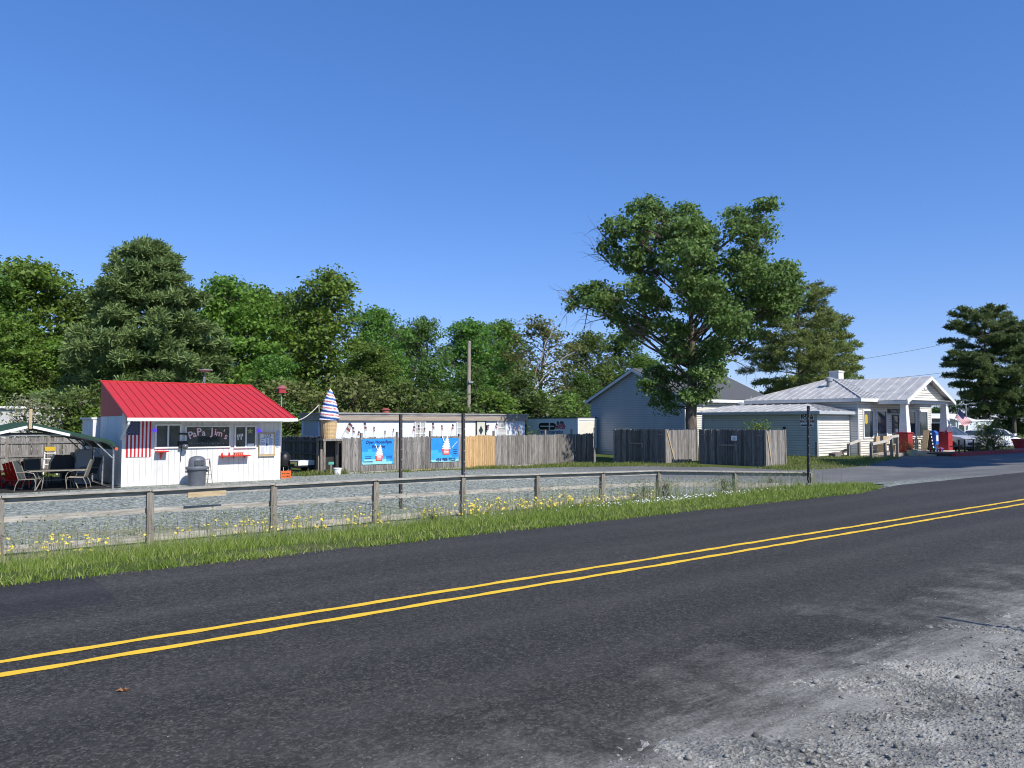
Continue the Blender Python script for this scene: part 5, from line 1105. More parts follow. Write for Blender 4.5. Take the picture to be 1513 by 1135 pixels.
# ramp with handrails
ra = Gz(1252, 681, -.30); rb_ = Vector((px_ - pw - .35, 21.6, pz))
rt = thing('access_ramp', (41.2, 21.2, -.3), 'pale concrete ramp rising to the shop porch', 'ramp')
m_ = MB(); ry0, ry1 = 20.7, 22.0
m_.prism([(40.6, ry0, -.40), (px_ - pw - .36, ry0, -.40), (px_ - pw - .36, ry0, pz - .01), (40.6, ry0, -.28)], (0, ry1 - ry0, 0)); m_.build('slab', pm('tan concrete', (.44, .36, .28), (.34, .28, .22), 5, .9), rt)
def handrail(pts, y, lab, down=.9):
    rt = thing('handrail', (pts[0][0], y, -.3), lab, 'handrail', 'wooden handrails by the shop ramp')
    for i, (x, z) in enumerate(pts): MB().bar((x, y, -.5), (x, y, z), .12, .12).build('post', wood_post, rt)
    for (xa, za), (xb, zb_) in zip(pts, pts[1:]): MB().bar((xa, y - .08, za - .02), (xb, y - .08, zb_ - .02), .05, .14).build('rail', pm('pale sun-bleached rail', (.55, .50, .42), (.45, .41, .35), 5, .8), rt)
def hp(px, py, y): p = T(px, py, y); return (p.x, p.z)
handrail([hp(1287, 655.5, 20.6), hp(1307.5, 651, 20.6), hp(1317, 644.5, 20.6), hp(1325.5, 643.5, 20.6)], 20.6, 'rising wooden handrail on the road side of the ramp')
handrail([hp(1253.5, 655.5, 22.2), hp(1269, 650, 22.2)], 22.2, 'short wooden handrail against the shop corner left of the ramp')
p = T(1207, 677, 22.7); MB_ = MB().bar((p.x, 22.7, -.6), (p.x, 22.7, T(1207, 653, 22.7).z), .13, .13); tag(MB_.build('wood_post', wood_post, None, org=(p.x, 22.7, -.4)), 'dark wood post at the corner of the shop wing', 'post')
p = T(1232, 672, 22.6); m_ = MB(); m_.bar((p.x - .35, 22.5, -.28), (p.x + .25, 22.5, -.22), .4, .45); m_.bar((p.x + .2, 22.55, -.18), (p.x + 1.3, 22.6, .08), .12, .16); tag(m_.build('stone_step', rust, None, org=(p.x, 22.5, -.4)), 'rough block and sloping kerb on the grass before the wing', 'step')
# ------------------------------------------------------------------ things on and before the porch
def at(px, py, t, z=None): p = T(px, py, t); return p.x
def mk(name, x, y, z, label, cat, group=None): return thing(name, (x, y, z), label, cat, group)
y = 21.6; x = at(1365, 655, 21.3)
rt = mk('sandwich_board', x, 21.3, pz, 'black sandwich board with white lettering on the shop porch', 'sandwich board')
for sg, mm in ((-1, 0), (1, 1)):
    m_ = MB(); m_.prism([(x + sg * .03, 20.95, pz + 1.22), (x + sg * .45, 20.95, pz), (x + sg * .45 + .03, 20.95, pz), (x + sg * .03 + .03, 20.95, pz + 1.22)], (0, .34, 0))
    m_.build('panel', wood_tan if sg < 0 else black_plastic, rt)
m_ = MB()
for i in range(5): zz = pz + 1.0 - i * .2; m_.prism([(x + .09 + i * .068, 20.943, zz + .05), (x + .20 + i * .068, 20.943, zz + .05), (x + .22 + i * .068, 20.943, zz - .04), (x + .10 + i * .068, 20.943, zz - .04)], (0, .005, 0))
m_.build('chalk_marks', flag_white, rt)
x = at(1352, 655, 21.9); rt = mk('wooden_chair', x, 21.9, pz, 'brown wooden rocking chair between the shop windows', 'chair')
MB().box((x - .25, 21.6, pz + .40), (x + .25, 22.1, pz + .44)).build('seat', wood_post, rt); m_ = MB()
for i in range(4): m_.bar((x - .21 + i * .14, 22.08, pz + .44), (x - .21 + i * .14, 22.25, pz + 1.05), .05, .02)
m_.bar((x - .27, 22.22, pz + 1.0), (x + .27, 22.22, pz + 1.0), .03, .09); m_.build('backrest', wood_post, rt)
for ax in (-.23, .23):
    for yy in (21.62, 22.08): MB().box((x + ax - .02, yy - .02, pz + .03), (x + ax + .02, yy + .02, pz + .65)).build('leg', wood_post, rt)
    MB().box((x + ax - .04, 21.58, pz + .64), (x + ax + .04, 22.12, pz + .67)).build('armrest', wood_post, rt)
x = at(1379.5, 655, 21.2); rt = mk('newspaper_box', x, 21.2, pz, 'bright blue newspaper box by the right porch column', 'newspaper box')
blue = pm('bright blue enamel', (.03, .15, .55), None, 4, .4); MB().box((x - .16, 21.0, pz + .35), (x + .2, 21.4, pz + 1.05)).prism([(x - .16, 21.0, pz + 1.05), (x - .16, 21.4, pz + 1.05), (x - .16, 21.4, pz + 1.18), (x - .16, 21.12, pz + 1.18)], (.36, 0, 0)).build('box', blue, rt)
MB().box((x - .11, 20.985, pz + .55), (x + .15, 20.999, pz + .9)).build('window', flag_white, rt); MB().box((x - .05, 21.15, pz), (x + .08, 21.28, pz + .35)).build('pedestal', blue, rt)
x = at(1387.5, 655, 21.8); rt = mk('ice_freezer', x, 21.8, pz, 'grey ice chest with a dark bin on top beside the right column', 'ice chest')
MB().box((x - .35, 21.5, pz + .0), (x + .4, 22.2, pz + 1.0)).build('cabinet', vinyl_grey, rt); MB().box((x + .28, 21.49, pz + .02), (x + .41, 21.499, pz + .98)).build('edge_panel', white_trim, rt)
MB().box((x - .30, 21.6, pz + 1.0), (x + .38, 22.1, pz + 1.62)).build('dark_bin', black_plastic, rt)
x = at(1347.5, 668, 20.4); rt = mk('flower_pot', x, 20.4, -.28, 'pale pot of green plants at the foot of the left column', 'flower pot')
MB().lathe((x, 20.4, -.29), [(.2, 0), (.28, .35), (.30, .38), (.25, .38)], 16).build('pot', pm('pale green pot', (.4, .45, .3)), rt)
POTS = [(x, 20.4, .15, rt, .28)]
x0, x1 = at(1352, 668, 20.2), at(1400, 668, 20.2); rt = mk('timber_planter', (x0 + x1) / 2, 20.2, -.3, 'long tan timber step and planter before the porch', 'planter')
MB().box((x0, 20.1, -.4), (x1, 20.5, pz - .02)).build('box', wood_tan, rt); MB().box((x0 + .2, 19.6, -.4), (x1 - .3, 20.08, -.16)).build('step', wood_tan, rt)
x = at(1385, 664, 20.3); m_ = MB(); r6 = random.Random(4)
for i in range(26): xx = x + r6.uniform(-.9, .7); m_.lathe((xx, 20.3 + r6.uniform(-.1, .12), pz - .02), [(.02, 0), (.035, .1), (.06, .16), (.02, .22)], 7, i % 4)
decor('bedding_flowers', 'small red, white and blue potted flowers in the timber planter', 'flowers', m_, [flag_red, flag_white, pm('leaf green paint', (.06, .16, .03)), pm('violet petals', (.2, .15, .5))], (x, 20.3, pz))
x = at(1314, 652, 21.9); rt = mk('wooden_bench', x, 21.9, pz, 'tan wooden bench in front of the second shop window', 'bench')
bz = -.12
MB().box((x - .9, 21.75, bz + .45), (x + .6, 22.2, bz + .50)).build('seat', wood_tan, rt); MB().box((x - .9, 22.2, bz + .55), (x + .6, 22.24, bz + .95)).build('backrest', wood_tan, rt)
for ax in (-.8, .5): MB().box((x + ax, 21.8, bz - .2), (x + ax + .06, 22.2, bz + .45)).build('leg', wood_tan, rt)
x = at(1330, 655, 21.0)
m_ = MB(); m_.box((x - .04, 21.0, -.1), (x + .04, 21.08, 1.5)); 
# flag on the right column
cx_ = px_ + pw; A_ = Vector((cx_ + .1, pyf - .32, 1.35)); tipf = T(1418, 603, 20.0); rt = mk('porch_flag', A_.x, A_.y, A_.z, 'american flag flying from an angled pole on the right porch column', 'flag')
MB().tube([A_, tipf], .016, 7).build('pole', galv, rt)
h0 = A_.lerp(tipf, .98); h1 = A_.lerp(tipf, .52); fe0, fe1 = T(1438, 625, 20.3), T(1428, 630, 20.0); m_ = MB(); NXf, NYf = 20, 13
for j in range(NYf + 1):
    for i in range(NXf + 1):
        u, v = i / NXf, j / NYf; p = h0.lerp(h1, v).lerp(fe0.lerp(fe1, v), u); p.y += .09 * math.sin(u * 7 + v * 2.5) * u; p.z -= .12 * math.sin(u * math.pi); m_.v.append(tuple(p))
for j in range(NYf):
    for i in range(NXf):
        a = j * (NXf + 1) + i; m_.f.append([a, a + 1, a + NXf + 2, a + NXf + 1]); m_.mi.append(2 if (i < 8 and j < 7) else j % 2 if False else (0 if j % 2 == 0 else 1))
m_.build('cloth', [flag_red, flag_white, navy], rt, smooth='all')
p = S(1389, 635, cx_ - .25); m_ = MB(); q0 = Vector((cx_ - .32, pyf - .05, .95)); q1 = q0 + Vector((-.05, -.35, .55)); m_.tube([q0, q1], .012, 6)
m_.prism([q1, q1 + Vector((-.05, -.22, -.32)), q0.lerp(q1, .35) + Vector((-.05, -.2, -.15)), q0.lerp(q1, .45)], (.008, 0, 0), 1); m_.prism([q0.lerp(q1, .45), q0.lerp(q1, .3) + Vector((-.05, -.2, -.2)), q0.lerp(q1, .2) + Vector((-.05, -.15, -.2)), q0.lerp(q1, .2)], (.008, 0, 0), 2)
decor('small_flag', 'small drooping flag on the left side of the right porch column', 'small flag', m_, [galv, flag_white, flag_red], q0)
# ------------------------------------------------------------------ right side: kerb island, railing, planter, cars, second mobile home
k0, k1 = Gz(1412, 677, -.25), Gz(1513, 680, -.25); isl = thing('kerb_island', (k0.x, 19.0, -.27), 'raised island with a red painted kerb in front of the parked cars', 'kerb island')
ky = 18.6; ix0, ix1 = T(1412, 676, ky).x, T(1513, 676, ky).x + 6
m_ = MB(); x = ix0
while x < ix1: m_.box((x + .01, ky, -.35), (min(x + .6, ix1) - .01, ky + .2, -.06)); x += .6
m_.build('kerb', red_brick, isl); MB().box((ix0, ky + .2, -.35), (ix1, ky + 1.5, -.10)).build('soil', pm('brown mulch', (.12, .07, .045), (.06, .035, .025), 12, .95, bump=.6), isl)
x = T(1507, 660, ky + .5).x; rt = mk('planter_tub', x, ky + .5, -.1, 'large red flower tub on the kerb island at the right edge', 'planter'); MB().lathe((x, ky + .5, -.1), [(.1, 0), (.28, .02), (.42, .55), (.47, .57), (.47, .68), (.40, .68), (.38, .6)], 22).build('tub', red_brick, rt, smooth=True); MB().lathe((x, ky + .5, -.14), [(.38, 0), (.42, .06), (.3, .1)], 18).build('saucer', concrete, rt)
xa, xb = T(1404, 660, ky + .6).x, T(1439, 655, ky + .6).x; rt = mk('metal_railing', xa, ky + .6, -.1, 'low black metal railing on the kerb island before the silver car', 'railing')
for i in range(3): xx = T((1417, 1425.5, 1438.5)[i], 660, ky + .6).x; MB().bar((xx, ky + .6, -.3), (xx, ky + .6, T(1425, 649.5, ky + .6).z), .07, .07).build('post', black_plastic, rt)
z = T(1425, 650, ky + .6).z; MB().bar((T(1424, 650, ky + .6).x, ky + .6, z), (T(1440, 650, ky + .6).x, ky + .6, z), .05, .05).build('rail', black_plastic, rt); MB().bar((xa, ky + .6, z - .35), (T(1424, 650, ky + .6).x, ky + .6, z - .30), .05, .05).build('rail', black_plastic, rt)
def car(lab, x, y, z, rz, paint, kind, lab2='car'):
    """body lofted from cross sections; local +x is the nose"""
    L, W = (4.5, 1.82) if kind == 'hatch' else (4.7, 1.86)
    if kind == 'hatch': top = [(-2.25, .72), (-2.18, .98), (-1.75, 1.05), (-1.0, 1.08), (.75, .98), (1.5, .86), (2.05, .72), (2.25, .52)]; roofl = [(-2.0, 1.02), (-1.6, 1.34), (-.9, 1.46), (-.1, 1.47), (.45, 1.36), (1.15, .98)]
    else: top = [(-2.35, .85), (-2.28, 1.08), (-1.2, 1.12), (.8, 1.10), (1.3, 1.08), (2.05, 1.0), (2.3, .85), (2.35, .6)]; roofl = [(-2.2, 1.08), (-1.95, 1.60), (-1.0, 1.70), (.1, 1.69), (.5, 1.60), (1.2, 1.09)]
    rt = bpy.data.objects.new('parked_car', None); col.objects.link(rt); ORG[rt.name] = (0, 0, 0); tag(rt, lab, lab2, 'cars parked beside the shop')
    m_ = MB(); secs = []
    for (xx, zt_) in top:
        k_ = 1 - .16 * max(0, (abs(xx) / (L / 2)) - .72) / .28; wv = W / 2 * k_; lo = .26 if abs(xx) < L / 2 - .15 else .36
        secs.append([(xx, -wv * .92, lo), (xx, -wv, .48), (xx, -wv, zt_ * .72 + .05), (xx, -wv * .93, zt_ - .03), (xx, -wv * .80, zt_), (xx, wv * .80, zt_), (xx, wv * .93, zt_ - .03), (xx, wv, zt_ * .72 + .05), (xx, wv, .48), (xx, wv * .92, lo)])
    n = 10
    for sc_ in secs: m_.v += sc_
    for i in range(len(secs) - 1):
        for q in range(n): m_.f.append([i * n + q, (i + 1) * n + q, (i + 1) * n + (q + 1) % n, i * n + (q + 1) % n]); m_.mi.append(0)
    m_.f.append(list(range(n))); m_.mi.append(0); m_.f.append([(len(secs) - 1) * n + q for q in range(n)][::-1]); m_.mi.append(0)
    b = m_.build('body', paint, rt, smooth=True); bv = b.modifiers.new('b', 'BEVEL'); bv.width = .03; bv.segments = 2
    m_ = MB(); bw2, tw = W / 2 * .90, W / 2 * .70
    zb_ = 1.0 if kind == 'hatch' else 1.08
    sec = []
    for (xx, zz) in roofl: ww = bw2 + (tw - bw2) * min(1, (zz - zb_) / .38); sec.append((xx, ww, zz))
    def zl(xx): return zb_
    for i in range(len(sec) - 1):
        (xa, wa, za), (xb, wb_, zb2) = sec[i], sec[i + 1]; last = i in (0, len(sec) - 2)
        m_.add([(xa, -wa, za), (xb, -wb_, zb2), (xb, wb_, zb2), (xa, wa, za)], [(0, 1, 2, 3)], 1 if last else 0)
    m_.build('roof', [paint, glass_store], rt, smooth=True)
    m_ = MB()
    for sg in (-1, 1):
        pl = [(xx, sg * ww, zz) for xx, ww, zz in sec]; bl = [(xx, sg * bw2, zb_ - .02) for xx, ww, zz in sec]
        for i in range(len(pl) - 1): m_.add([bl[i], bl[i + 1], pl[i + 1], pl[i]], [(0, 1, 2, 3) if sg < 0 else (3, 2, 1, 0)], 0)
        for i in (1, 3, 4):
            xx, ww, zz = sec[i]; m_.bar((xx + (0 if i != 4 else .35), sg * (bw2 + .004), zb_), (xx, sg * (ww + .004), zz), .05, .03, 1, up=(0, sg, 0))
        for i in range(len(pl) - 1): m_.bar(Vector(pl[i]) + Vector((0, sg * .004, 0)), Vector(pl[i + 1]) + Vector((0, sg * .004, 0)), .04, .05, 1)
    m_.build('side_window', [glass_store, paint], rt)
    for xx in (-L * .29, L * .31):
        for sg in (-1, 1):
            q = MB(); q.lathe((0, 0, 0), [(.20, 0), (.31, 0), (.335, .03), (.335, .19), (.31, .22), (.20, .22)], 24); wv = MB(); wv.add([(xx + v[0], sg * (W / 2 - .20) + sg * v[2], .335 + v[1]) for v in q.v], q.f); wv = wv.build('wheel', rubber, rt, smooth=True)
            q = MB(); q.lathe((0, 0, 0), [(.03, .0), (.20, .0), (.215, .03)], 20)
            for a in range(5): q.bar((.04 * math.cos(a * 1.2566), .04 * math.sin(a * 1.2566), .01), (.19 * math.cos(a * 1.2566), .19 * math.sin(a * 1.2566), -.015), .05, .03)
            r_ = MB(); r_.add([(xx + v[0], sg * (W / 2 + .012) - sg * v[2] * .5, .335 + v[1]) for v in q.v], q.f); r_.build('rim', galv, wv)
            q = MB(); ar = [(.40 * math.cos(a_ * math.pi / 12), .40 * math.sin(a_ * math.pi / 12)) for a_ in range(13)]; ar2 = [(.335 * math.cos(a_ * math.pi / 12), .335 * math.sin(a_ * math.pi / 12)) for a_ in range(13)][::-1]
            q.prism([(xx + u, sg * (W / 2 + .006), .335 + v) for u, v in ar + ar2], (0, sg * .008, 0)); q.build('wheel_arch', black_plastic, rt)
    for sg in (-1, 1):
        m_ = MB(); m_.box((L / 2 - .14, sg * W * .30, .60 if kind == 'hatch' else .72), (L / 2 - .0, sg * W * .43, .72 if kind == 'hatch' else .88)); m_.build('headlight', pm('clear lamp glass', (.6, .62, .65), None, 4, .1), rt)
        m_ = MB(); m_.box((-L / 2 - .01, sg * W * .30, .75), (-L / 2 + .12, sg * W * .44, .95)); m_.build('tail_light', pm('red lamp glass', (.4, .01, .01), None, 4, .15), rt)
        m_ = MB(); m_.box((.75, sg * (W / 2 - .05), 1.0), (.95, sg * (W / 2 + .16), 1.14)); m_.build('mirror', paint, rt)
    m_ = MB(); m_.box((L / 2 - .10, -.55, .45), (L / 2 + .01, .55, .62)); m_.build('grille', black_plastic, rt)
    m_ = MB(); m_.box((-L / 2 + .2, -W * .45, .20), (L / 2 - .2, W * .45, .45)); m_.build('underbody', black_plastic, rt)
    rt.location = (x, y, z); rt.rotation_euler = (0, 0, rz); return rt
car('silver car with a dark windscreen nosed towards the road beside the shop', 53.6, 22.9, -.27, R(-108), pm('silver car paint', (.55, .56, .58), (.52, .53, .55), 2, .25, .3), 'suv')
car('white hatchback parked side-on behind the kerb island at the right edge', 59.0, 21.9, -.27, R(-18), pm('white car paint', (.78, .79, .80), (.76, .77, .78), 2, .22), 'hatch')
rt_c = car('dark blue car mostly hidden behind the right porch column', 53.2, 27.8, -.27, R(-100), pm('dark blue car paint', (.02, .035, .09), None, 2, .2), 'hatch')
# second mobile home
m2y = 34.0; p0, p1 = T(1397, 625, m2y).x, T(1465, 625, m2y).x; z2 = T(1430, 620, m2y).z; w2 = Wall('x', m2y)
m2 = thing('mobile_home', (p0, m2y, -.5), 'pale blue-grey mobile home with white windows behind the parked cars', 'mobile home')
m_ = MB(); m_.box((p0, m2y, -.5), (p1, m2y + 4, z2 - .15)); x = p0
while x < p1: m_.box((x + .01, m2y - .006, -.4), (min(x + .3, p1) - .01, m2y, z2 - .16)); x += .3
m_.build('wall', pm('pale blue siding', (.62, .68, .72), (.56, .62, .67), 1.5, .5), m2); MB().box((p0 - .15, m2y - .15, z2 - .15), (p1 + .15, m2y + 4.1, z2)).build('roof', white_trim, m2)
for x0, x1 in ((1416, 1424), (1444, 1448.5), (1453, 1458)): a0, a1, z0, z1 = w2.rect(x0, 628, x1, 640); window(m2, w2, a0, a1, z0, z1, white_trim, glass_dark, .12)
pp0, pp1 = T(1396, 620, 33.0).x, T(1428, 620, 33.0).x; zp = T(1412, 620, 33).z
MB().prism([(pp0, 31.8, zp - .2), (pp1, 31.8, zp - .2), (pp1, 34, zp + .5), (pp0, 34, zp + .5)], (0, 0, .08)).build('porch_roof', white_trim, m2)
for xx in (pp0 + .2, (pp0 + pp1) / 2, pp1 - .2): MB().bar((xx, 31.95, -.5), (xx, 31.95, zp - .2), .1, .1).build('porch_post', white_trim, m2)
p = T(1427, 598, 36.5); q = MB(); rt = mk('lamp_pole', p.x, 31.2, -.4, 'thin grey lamp pole behind the porch flag', 'lamp pole'); p = T(1427, 598, 31.2)
MB().tube([(p.x, 31.2, -.5), (p.x, 31.2, p.z)], .06, 8).build('pole', galv, rt); MB().bar((p.x - .5, 31.2, p.z), (p.x + .1, 31.2, p.z + .02), .12, .08).build('lamp_head', galv, rt)
# far mobile home at the left, behind the patio fence
m3y = 50.0; p1 = T(93, 620, m3y).x; z3 = T(80, 601, m3y).z; w3 = Wall('x', m3y)
m3 = thing('mobile_home', (p1, m3y, -.9), 'pale grey mobile home behind the patio fence at the far left', 'mobile home')
m_ = MB(); m_.box((-12, m3y, -.9), (p1, m3y + 4.5, z3 - .12)); x = -12
while x < p1: m_.box((x + .01, m3y - .008, -.8), (min(x + .3, p1) - .01, m3y, z3 - .13)); x += .3
m_.build('wall', pm('chalky grey siding', (.52, .52, .50), (.44, .44, .43), 2, .6, dirt=.3), m3); MB().box((-12.2, m3y - .2, z3 - .12), (p1 + .2, m3y + 4.6, z3)).build('roof', white_trim, m3)
# overhead lines
def wire(name, P, Q, sag, lab, r_=.02):
    P, Q = Vector(P), Vector(Q); pts = []
    for i in range(25): u = i / 24; p = P.lerp(Q, u); p.z -= sag * 4 * u * (1 - u); pts.append(p)
    tag(MB().tube(pts, r_, 5).build(name, black_plastic, None, org=P), lab, 'overhead wire', 'overhead wires')
wire('power_line', T(1200, 541, 44), T(1620, 449, 30), .8, 'topmost thin wire crossing the sky left of the right-hand pines')
wire('power_line', T(1190, 566, 44), T(1560, 522, 34), .7, 'middle thin wire just above the porch roof')
wire('power_line', T(1200, 571, 46), T(1500, 541, 36), .5, 'lowest thin wire skimming the porch ridge')
# slim pole just outside the frame whose shadow falls on the road
rt = mk('sign_post', 6.93, -.35, -.02, 'slim steel post on the gravel at the right, outside the picture', 'post'); MB().tube([(6.93, -.35, -.1), (6.93, -.35, 3.05)], [.035, .022], 8).build('post', galv, rt)
# ------------------------------------------------------------------ foliage
rng = np.random.default_rng(11)
LG = leafmat('leaf green', (.058, .138, .024), (.180, .305, .052))
LG_D = leafmat('leaf deep green', (.048, .100, .022), (.160, .240, .050))
LG_B = leafmat('leaf bright spring green', (.075, .170, .024), (.205, .345, .055))
LG_H = leafmat('maple leaf green', (.058, .125, .026), (.215, .300, .085))
LG_O = leafmat('leaf olive brown', (.095, .12, .035), (.22, .23, .07))
LP = leafmat('white pine needles', (.095, .145, .050), (.235, .285, .095), .25)
LP_Y = leafmat('yellow green pine needles', (.120, .175, .050), (.280, .330, .100), .35)
LP_D = leafmat('dark pine needles', (.070, .115, .045), (.180, .230, .080), .30)
def unit(v): return v / np.maximum(np.linalg.norm(v, axis=-1, keepdims=True), 1e-6)
def leaf_quads(C, size, aspect=.62, up=.5, rs=rng, out=None):
    n = len(C); N = unit(rs.normal(size=(n, 3)) + np.array([0, 0, up]) + (0 if out is None else out * .5))
    A = unit(np.cross(N, rs.normal(size=(n, 3)))); B = np.cross(N, A)
    s = size * rs.uniform(.4, 1.45, (n, 1)); fold = N * s * .18
    V = np.stack([C - A * s * .5, C + B * s * .5 * aspect + fold, C + A * s * .5, C - B * s * .5 * aspect + fold], 1)
    return V.reshape(-1, 3)
def lobe_leaves(lobes, clumps, per, size, rs, spread=.33, shell=.45, up=.5):
    """lobes: (x,y,z,rx,rz). Leaves sit in small clumps spread through the outer part of each lobe"""
    out = []; od = []
    for (x, y, z, rx, rz) in lobes:
        k = max(6, int(clumps * (rx * rx)))
        d = unit(rs.normal(size=(k, 3))); d[:, 2] = np.abs(d[:, 2]) * rs.choice([1, 1, -1], k); rr = shell + (1 - shell) * rs.random((k, 1)) ** .6
        c = d * rr * np.array([rx, rx, rz]) + np.array([x, y, z])
        m = per; off = np.clip(rs.normal(size=(k, m, 3)), -1.9, 1.9) * np.array([spread, spread, spread * .55]) * rs.uniform(.6, 1.3, (k, 1, 1))
        P = (c[:, None, :] + off).reshape(-1, 3); out.append(P); od.append(np.repeat(d, m, 0))
    P = np.concatenate(out); O = np.concatenate(od)
    return leaf_quads(P, size, up=up, rs=rs, out=O), P
def limb(mb, a, b, r0, r1, rs, n=6, bend=.12, sides=6):
    a, b = np.array(a, float), np.array(b, float); L = np.linalg.norm(b - a); pts = []; o = rs.normal(size=3) * L * bend
    for i in range(n + 1):
        u = i / n; p = a + (b - a) * u + o * math.sin(u * math.pi) * .5; p[2] += L * .08 * math.sin(u * math.pi); pts.append(Vector(p))
    mb.tube(pts, [r0 + (r1 - r0) * i / n for i in range(n + 1)], sides)
    return pts
def new_mesh_quads(name, V, mat):
    V = np.asarray(V, dtype=np.float32); M = len(V) // 4; me = bpy.data.meshes.new(name)
    me.vertices.add(len(V)); me.vertices.foreach_set('co', V.ravel()); me.loops.add(M * 4); me.loops.foreach_set('vertex_index', np.arange(M * 4, dtype=np.int32))
    me.polygons.add(M); me.polygons.foreach_set('loop_start', np.arange(0, M * 4, 4, dtype=np.int32))
    me.materials.append(mat); me.update(calc_edges=True); return me
def broadleaf(H, Rw, seed, lobes=None, nl=30, clumps=9, per=20, size=.26, mat=None, base=.22, trunk_r=.2, name='tree', lean=0, twigs=True):
    """returns (trunk mesh, crown mesh) of a tree standing at the origin"""
    rs = np.random.default_rng(seed)
    if lobes is None:
        lobes = []
        for i in range(nl):
            h = base + (1 - base) * ((i + .5) / nl) ** .85; prof = math.sin(min(1, (1.04 - h) / (1.04 - base) * 1.25) * math.pi / 2) ** .8
            rr = Rw * prof * rs.uniform(.25, .85); a = i * 2.4 + rs.uniform(-.5, .5); r_ = Rw * rs.uniform(.26, .42) * (.6 + .4 * prof)
            lobes.append((rr * math.cos(a), rr * math.sin(a), H * h - r_ * .8 * (h > .9), r_, r_ * rs.uniform(.6, .85)))
    V, P = lobe_leaves(lobes, clumps, per, size, rs)
    tb = MB(); top = H * .86
    tr = [Vector((lean * u * u, .25 * math.sin(u * 3 + seed), top * u)) for u in [i / 8 for i in range(9)]]
    tb.tube(tr, [trunk_r * (1.25 - .35 * min(1, i)) * (1 - .82 * i / 8) + .02 for i in range(9)], 9)
    for (x, y, z, rx, rz) in lobes:
        z0 = max(H * base * .6, min(z - .45 * math.hypot(x, y) - .4, top * .93)); u = z0 / top; a = (lean * u * u, .25 * math.sin(u * 3 + seed), z0)
        r0 = trunk_r * (.45 * (1 - u) + .12); pts = limb(tb, a, (x, y, z), r0, .025, rs, 5, .15, 5)
        if twigs:
            for q in range(4):
                d = unit(rs.normal(size=3) + np.array([x, y, .6]) * .25); limb(tb, pts[3], np.array([x, y, z]) + d * rx * rs.uniform(.7, 1.05), .03, .008, rs, 3, .15, 4)
    me = bpy.data.meshes.new(name + '_trunk'); me.from_pydata(tb.v, [], tb.f); me.materials.append(bark); me.polygons.foreach_set('use_smooth', [True] * len(me.polygons)); me.update()
    return me, new_mesh_quads(name + '_crown', V, mat or LG)
def pine(H, Rw, seed, mat, vary=(.68, 1.12), nw=24, tuft=9, ln=.34, wd=.05, droop=.12, base=.12, flat=1.0, shape=1.0, name='pine', gaps=.12, up=.25, trunk_r=.22, nb=7):
    rs = np.random.default_rng(seed); tb = MB(); top = H * .98
    tr = [Vector((.12 * math.sin(u * 4 + seed), .12 * math.cos(u * 3), top * u)) for u in [i / 8 for i in range(9)]]
    tb.tube(tr, [trunk_r * (1 - .9 * i / 8) + .015 for i in range(9)], 9)
    C = []; D = []
    for w_ in range(nw):
        u = base + (1 - base) * (w_ + rs.uniform(-.3, .3)) / nw; u = min(max(u, base), .985); z = H * u
        v = (u - base) / (1 - base)
        prof = (min(1, v / .25 + .45)) * (1 - v ** 1.7) ** .75 if shape == 1.0 else (min(1, v / .5 + .25)) * math.sqrt(max(0, 1 - v ** 3.2))
        for b in range(nb):
            if rs.random() < gaps: continue
            a = b * 2 * math.pi / nb + w_ * 1.3 + rs.uniform(-.3, .3); L = Rw * (prof * rs.uniform(*vary) + .05)
            if L < .25: L = .3
            e = np.array([math.cos(a) * L, math.sin(a) * L, L * (up * v - droop) + rs.uniform(-.15, .15)]); p0 = np.array([tr[4].x * 0, 0, z])
            tb.tube([Vector(p0), Vector(p0 + e * .5 + np.array([0, 0, .06 * L])), Vector(p0 + e)], [.028 + .02 * L * .5, .022, .008], 4, caps=False)
            k = int(7 + L * 9 * flat); t = rs.uniform(.22, 1.0, k) ** .75; side = rs.normal(size=k) * .17 * L * (1.05 - t) * 1.6 + rs.normal(size=k) * .06
            sd_ = np.array([-math.sin(a), math.cos(a), 0]); c = p0 + e * t[:, None] + sd_ * side[:, None]; c[:, 2] += rs.normal(size=k) * .09 + .06 * L * np.sin(t * math.pi)
            C.append(c); D.append(np.tile(e / L, (k, 1)) * .9)
    for i in range(5): C.append(np.array([[0, 0, H - .15 * i]]) + rs.normal(size=(3, 3)) * .1); D.append(np.tile([0, 0, 1.], (3, 1)))
    C = np.concatenate(C); D = np.concatenate(D); n = len(C); m = tuft
    d = unit(rs.normal(size=(n, m, 3)) + D[:, None, :] * .9 + np.array([0, 0, .45])); s = unit(np.cross(d, rs.normal(size=(n, m, 3)))); l = ln * rs.uniform(.6, 1.2, (n, m, 1))
    c = C[:, None, :] + rs.normal(size=(n, m, 3)) * .05; a0 = c - s * wd * .3; a1 = c + s * wd * .3; b0 = c + d * l - s * wd * .5; b1 = c + d * l + s * wd * .5
    V = np.stack([a0, a1, b1, b0], 2).reshape(-1, 3)
    me = bpy.data.meshes.new(name + '_trunk'); me.from_pydata(tb.v, [], tb.f); me.materials.append(bark); me.polygons.foreach_set('use_smooth', [True] * len(me.polygons)); me.update()
    return me, new_mesh_quads(name + '_crown', V, mat)
def plant_tree(name, meshes, loc, label, cat, group=None, scale=(1, 1, 1), rz=0, parts=('trunk', 'crown')):
    rt = bpy.data.objects.new(name, None); col.objects.link(rt)
    for me, nm in zip(meshes, parts):
        o = bpy.data.objects.new(nm, me); col.objects.link(o); o.parent = rt
    rt.location = loc; rt.scale = scale; rt.rotation_euler = (0, 0, rz); return tag(rt, label, cat, group)
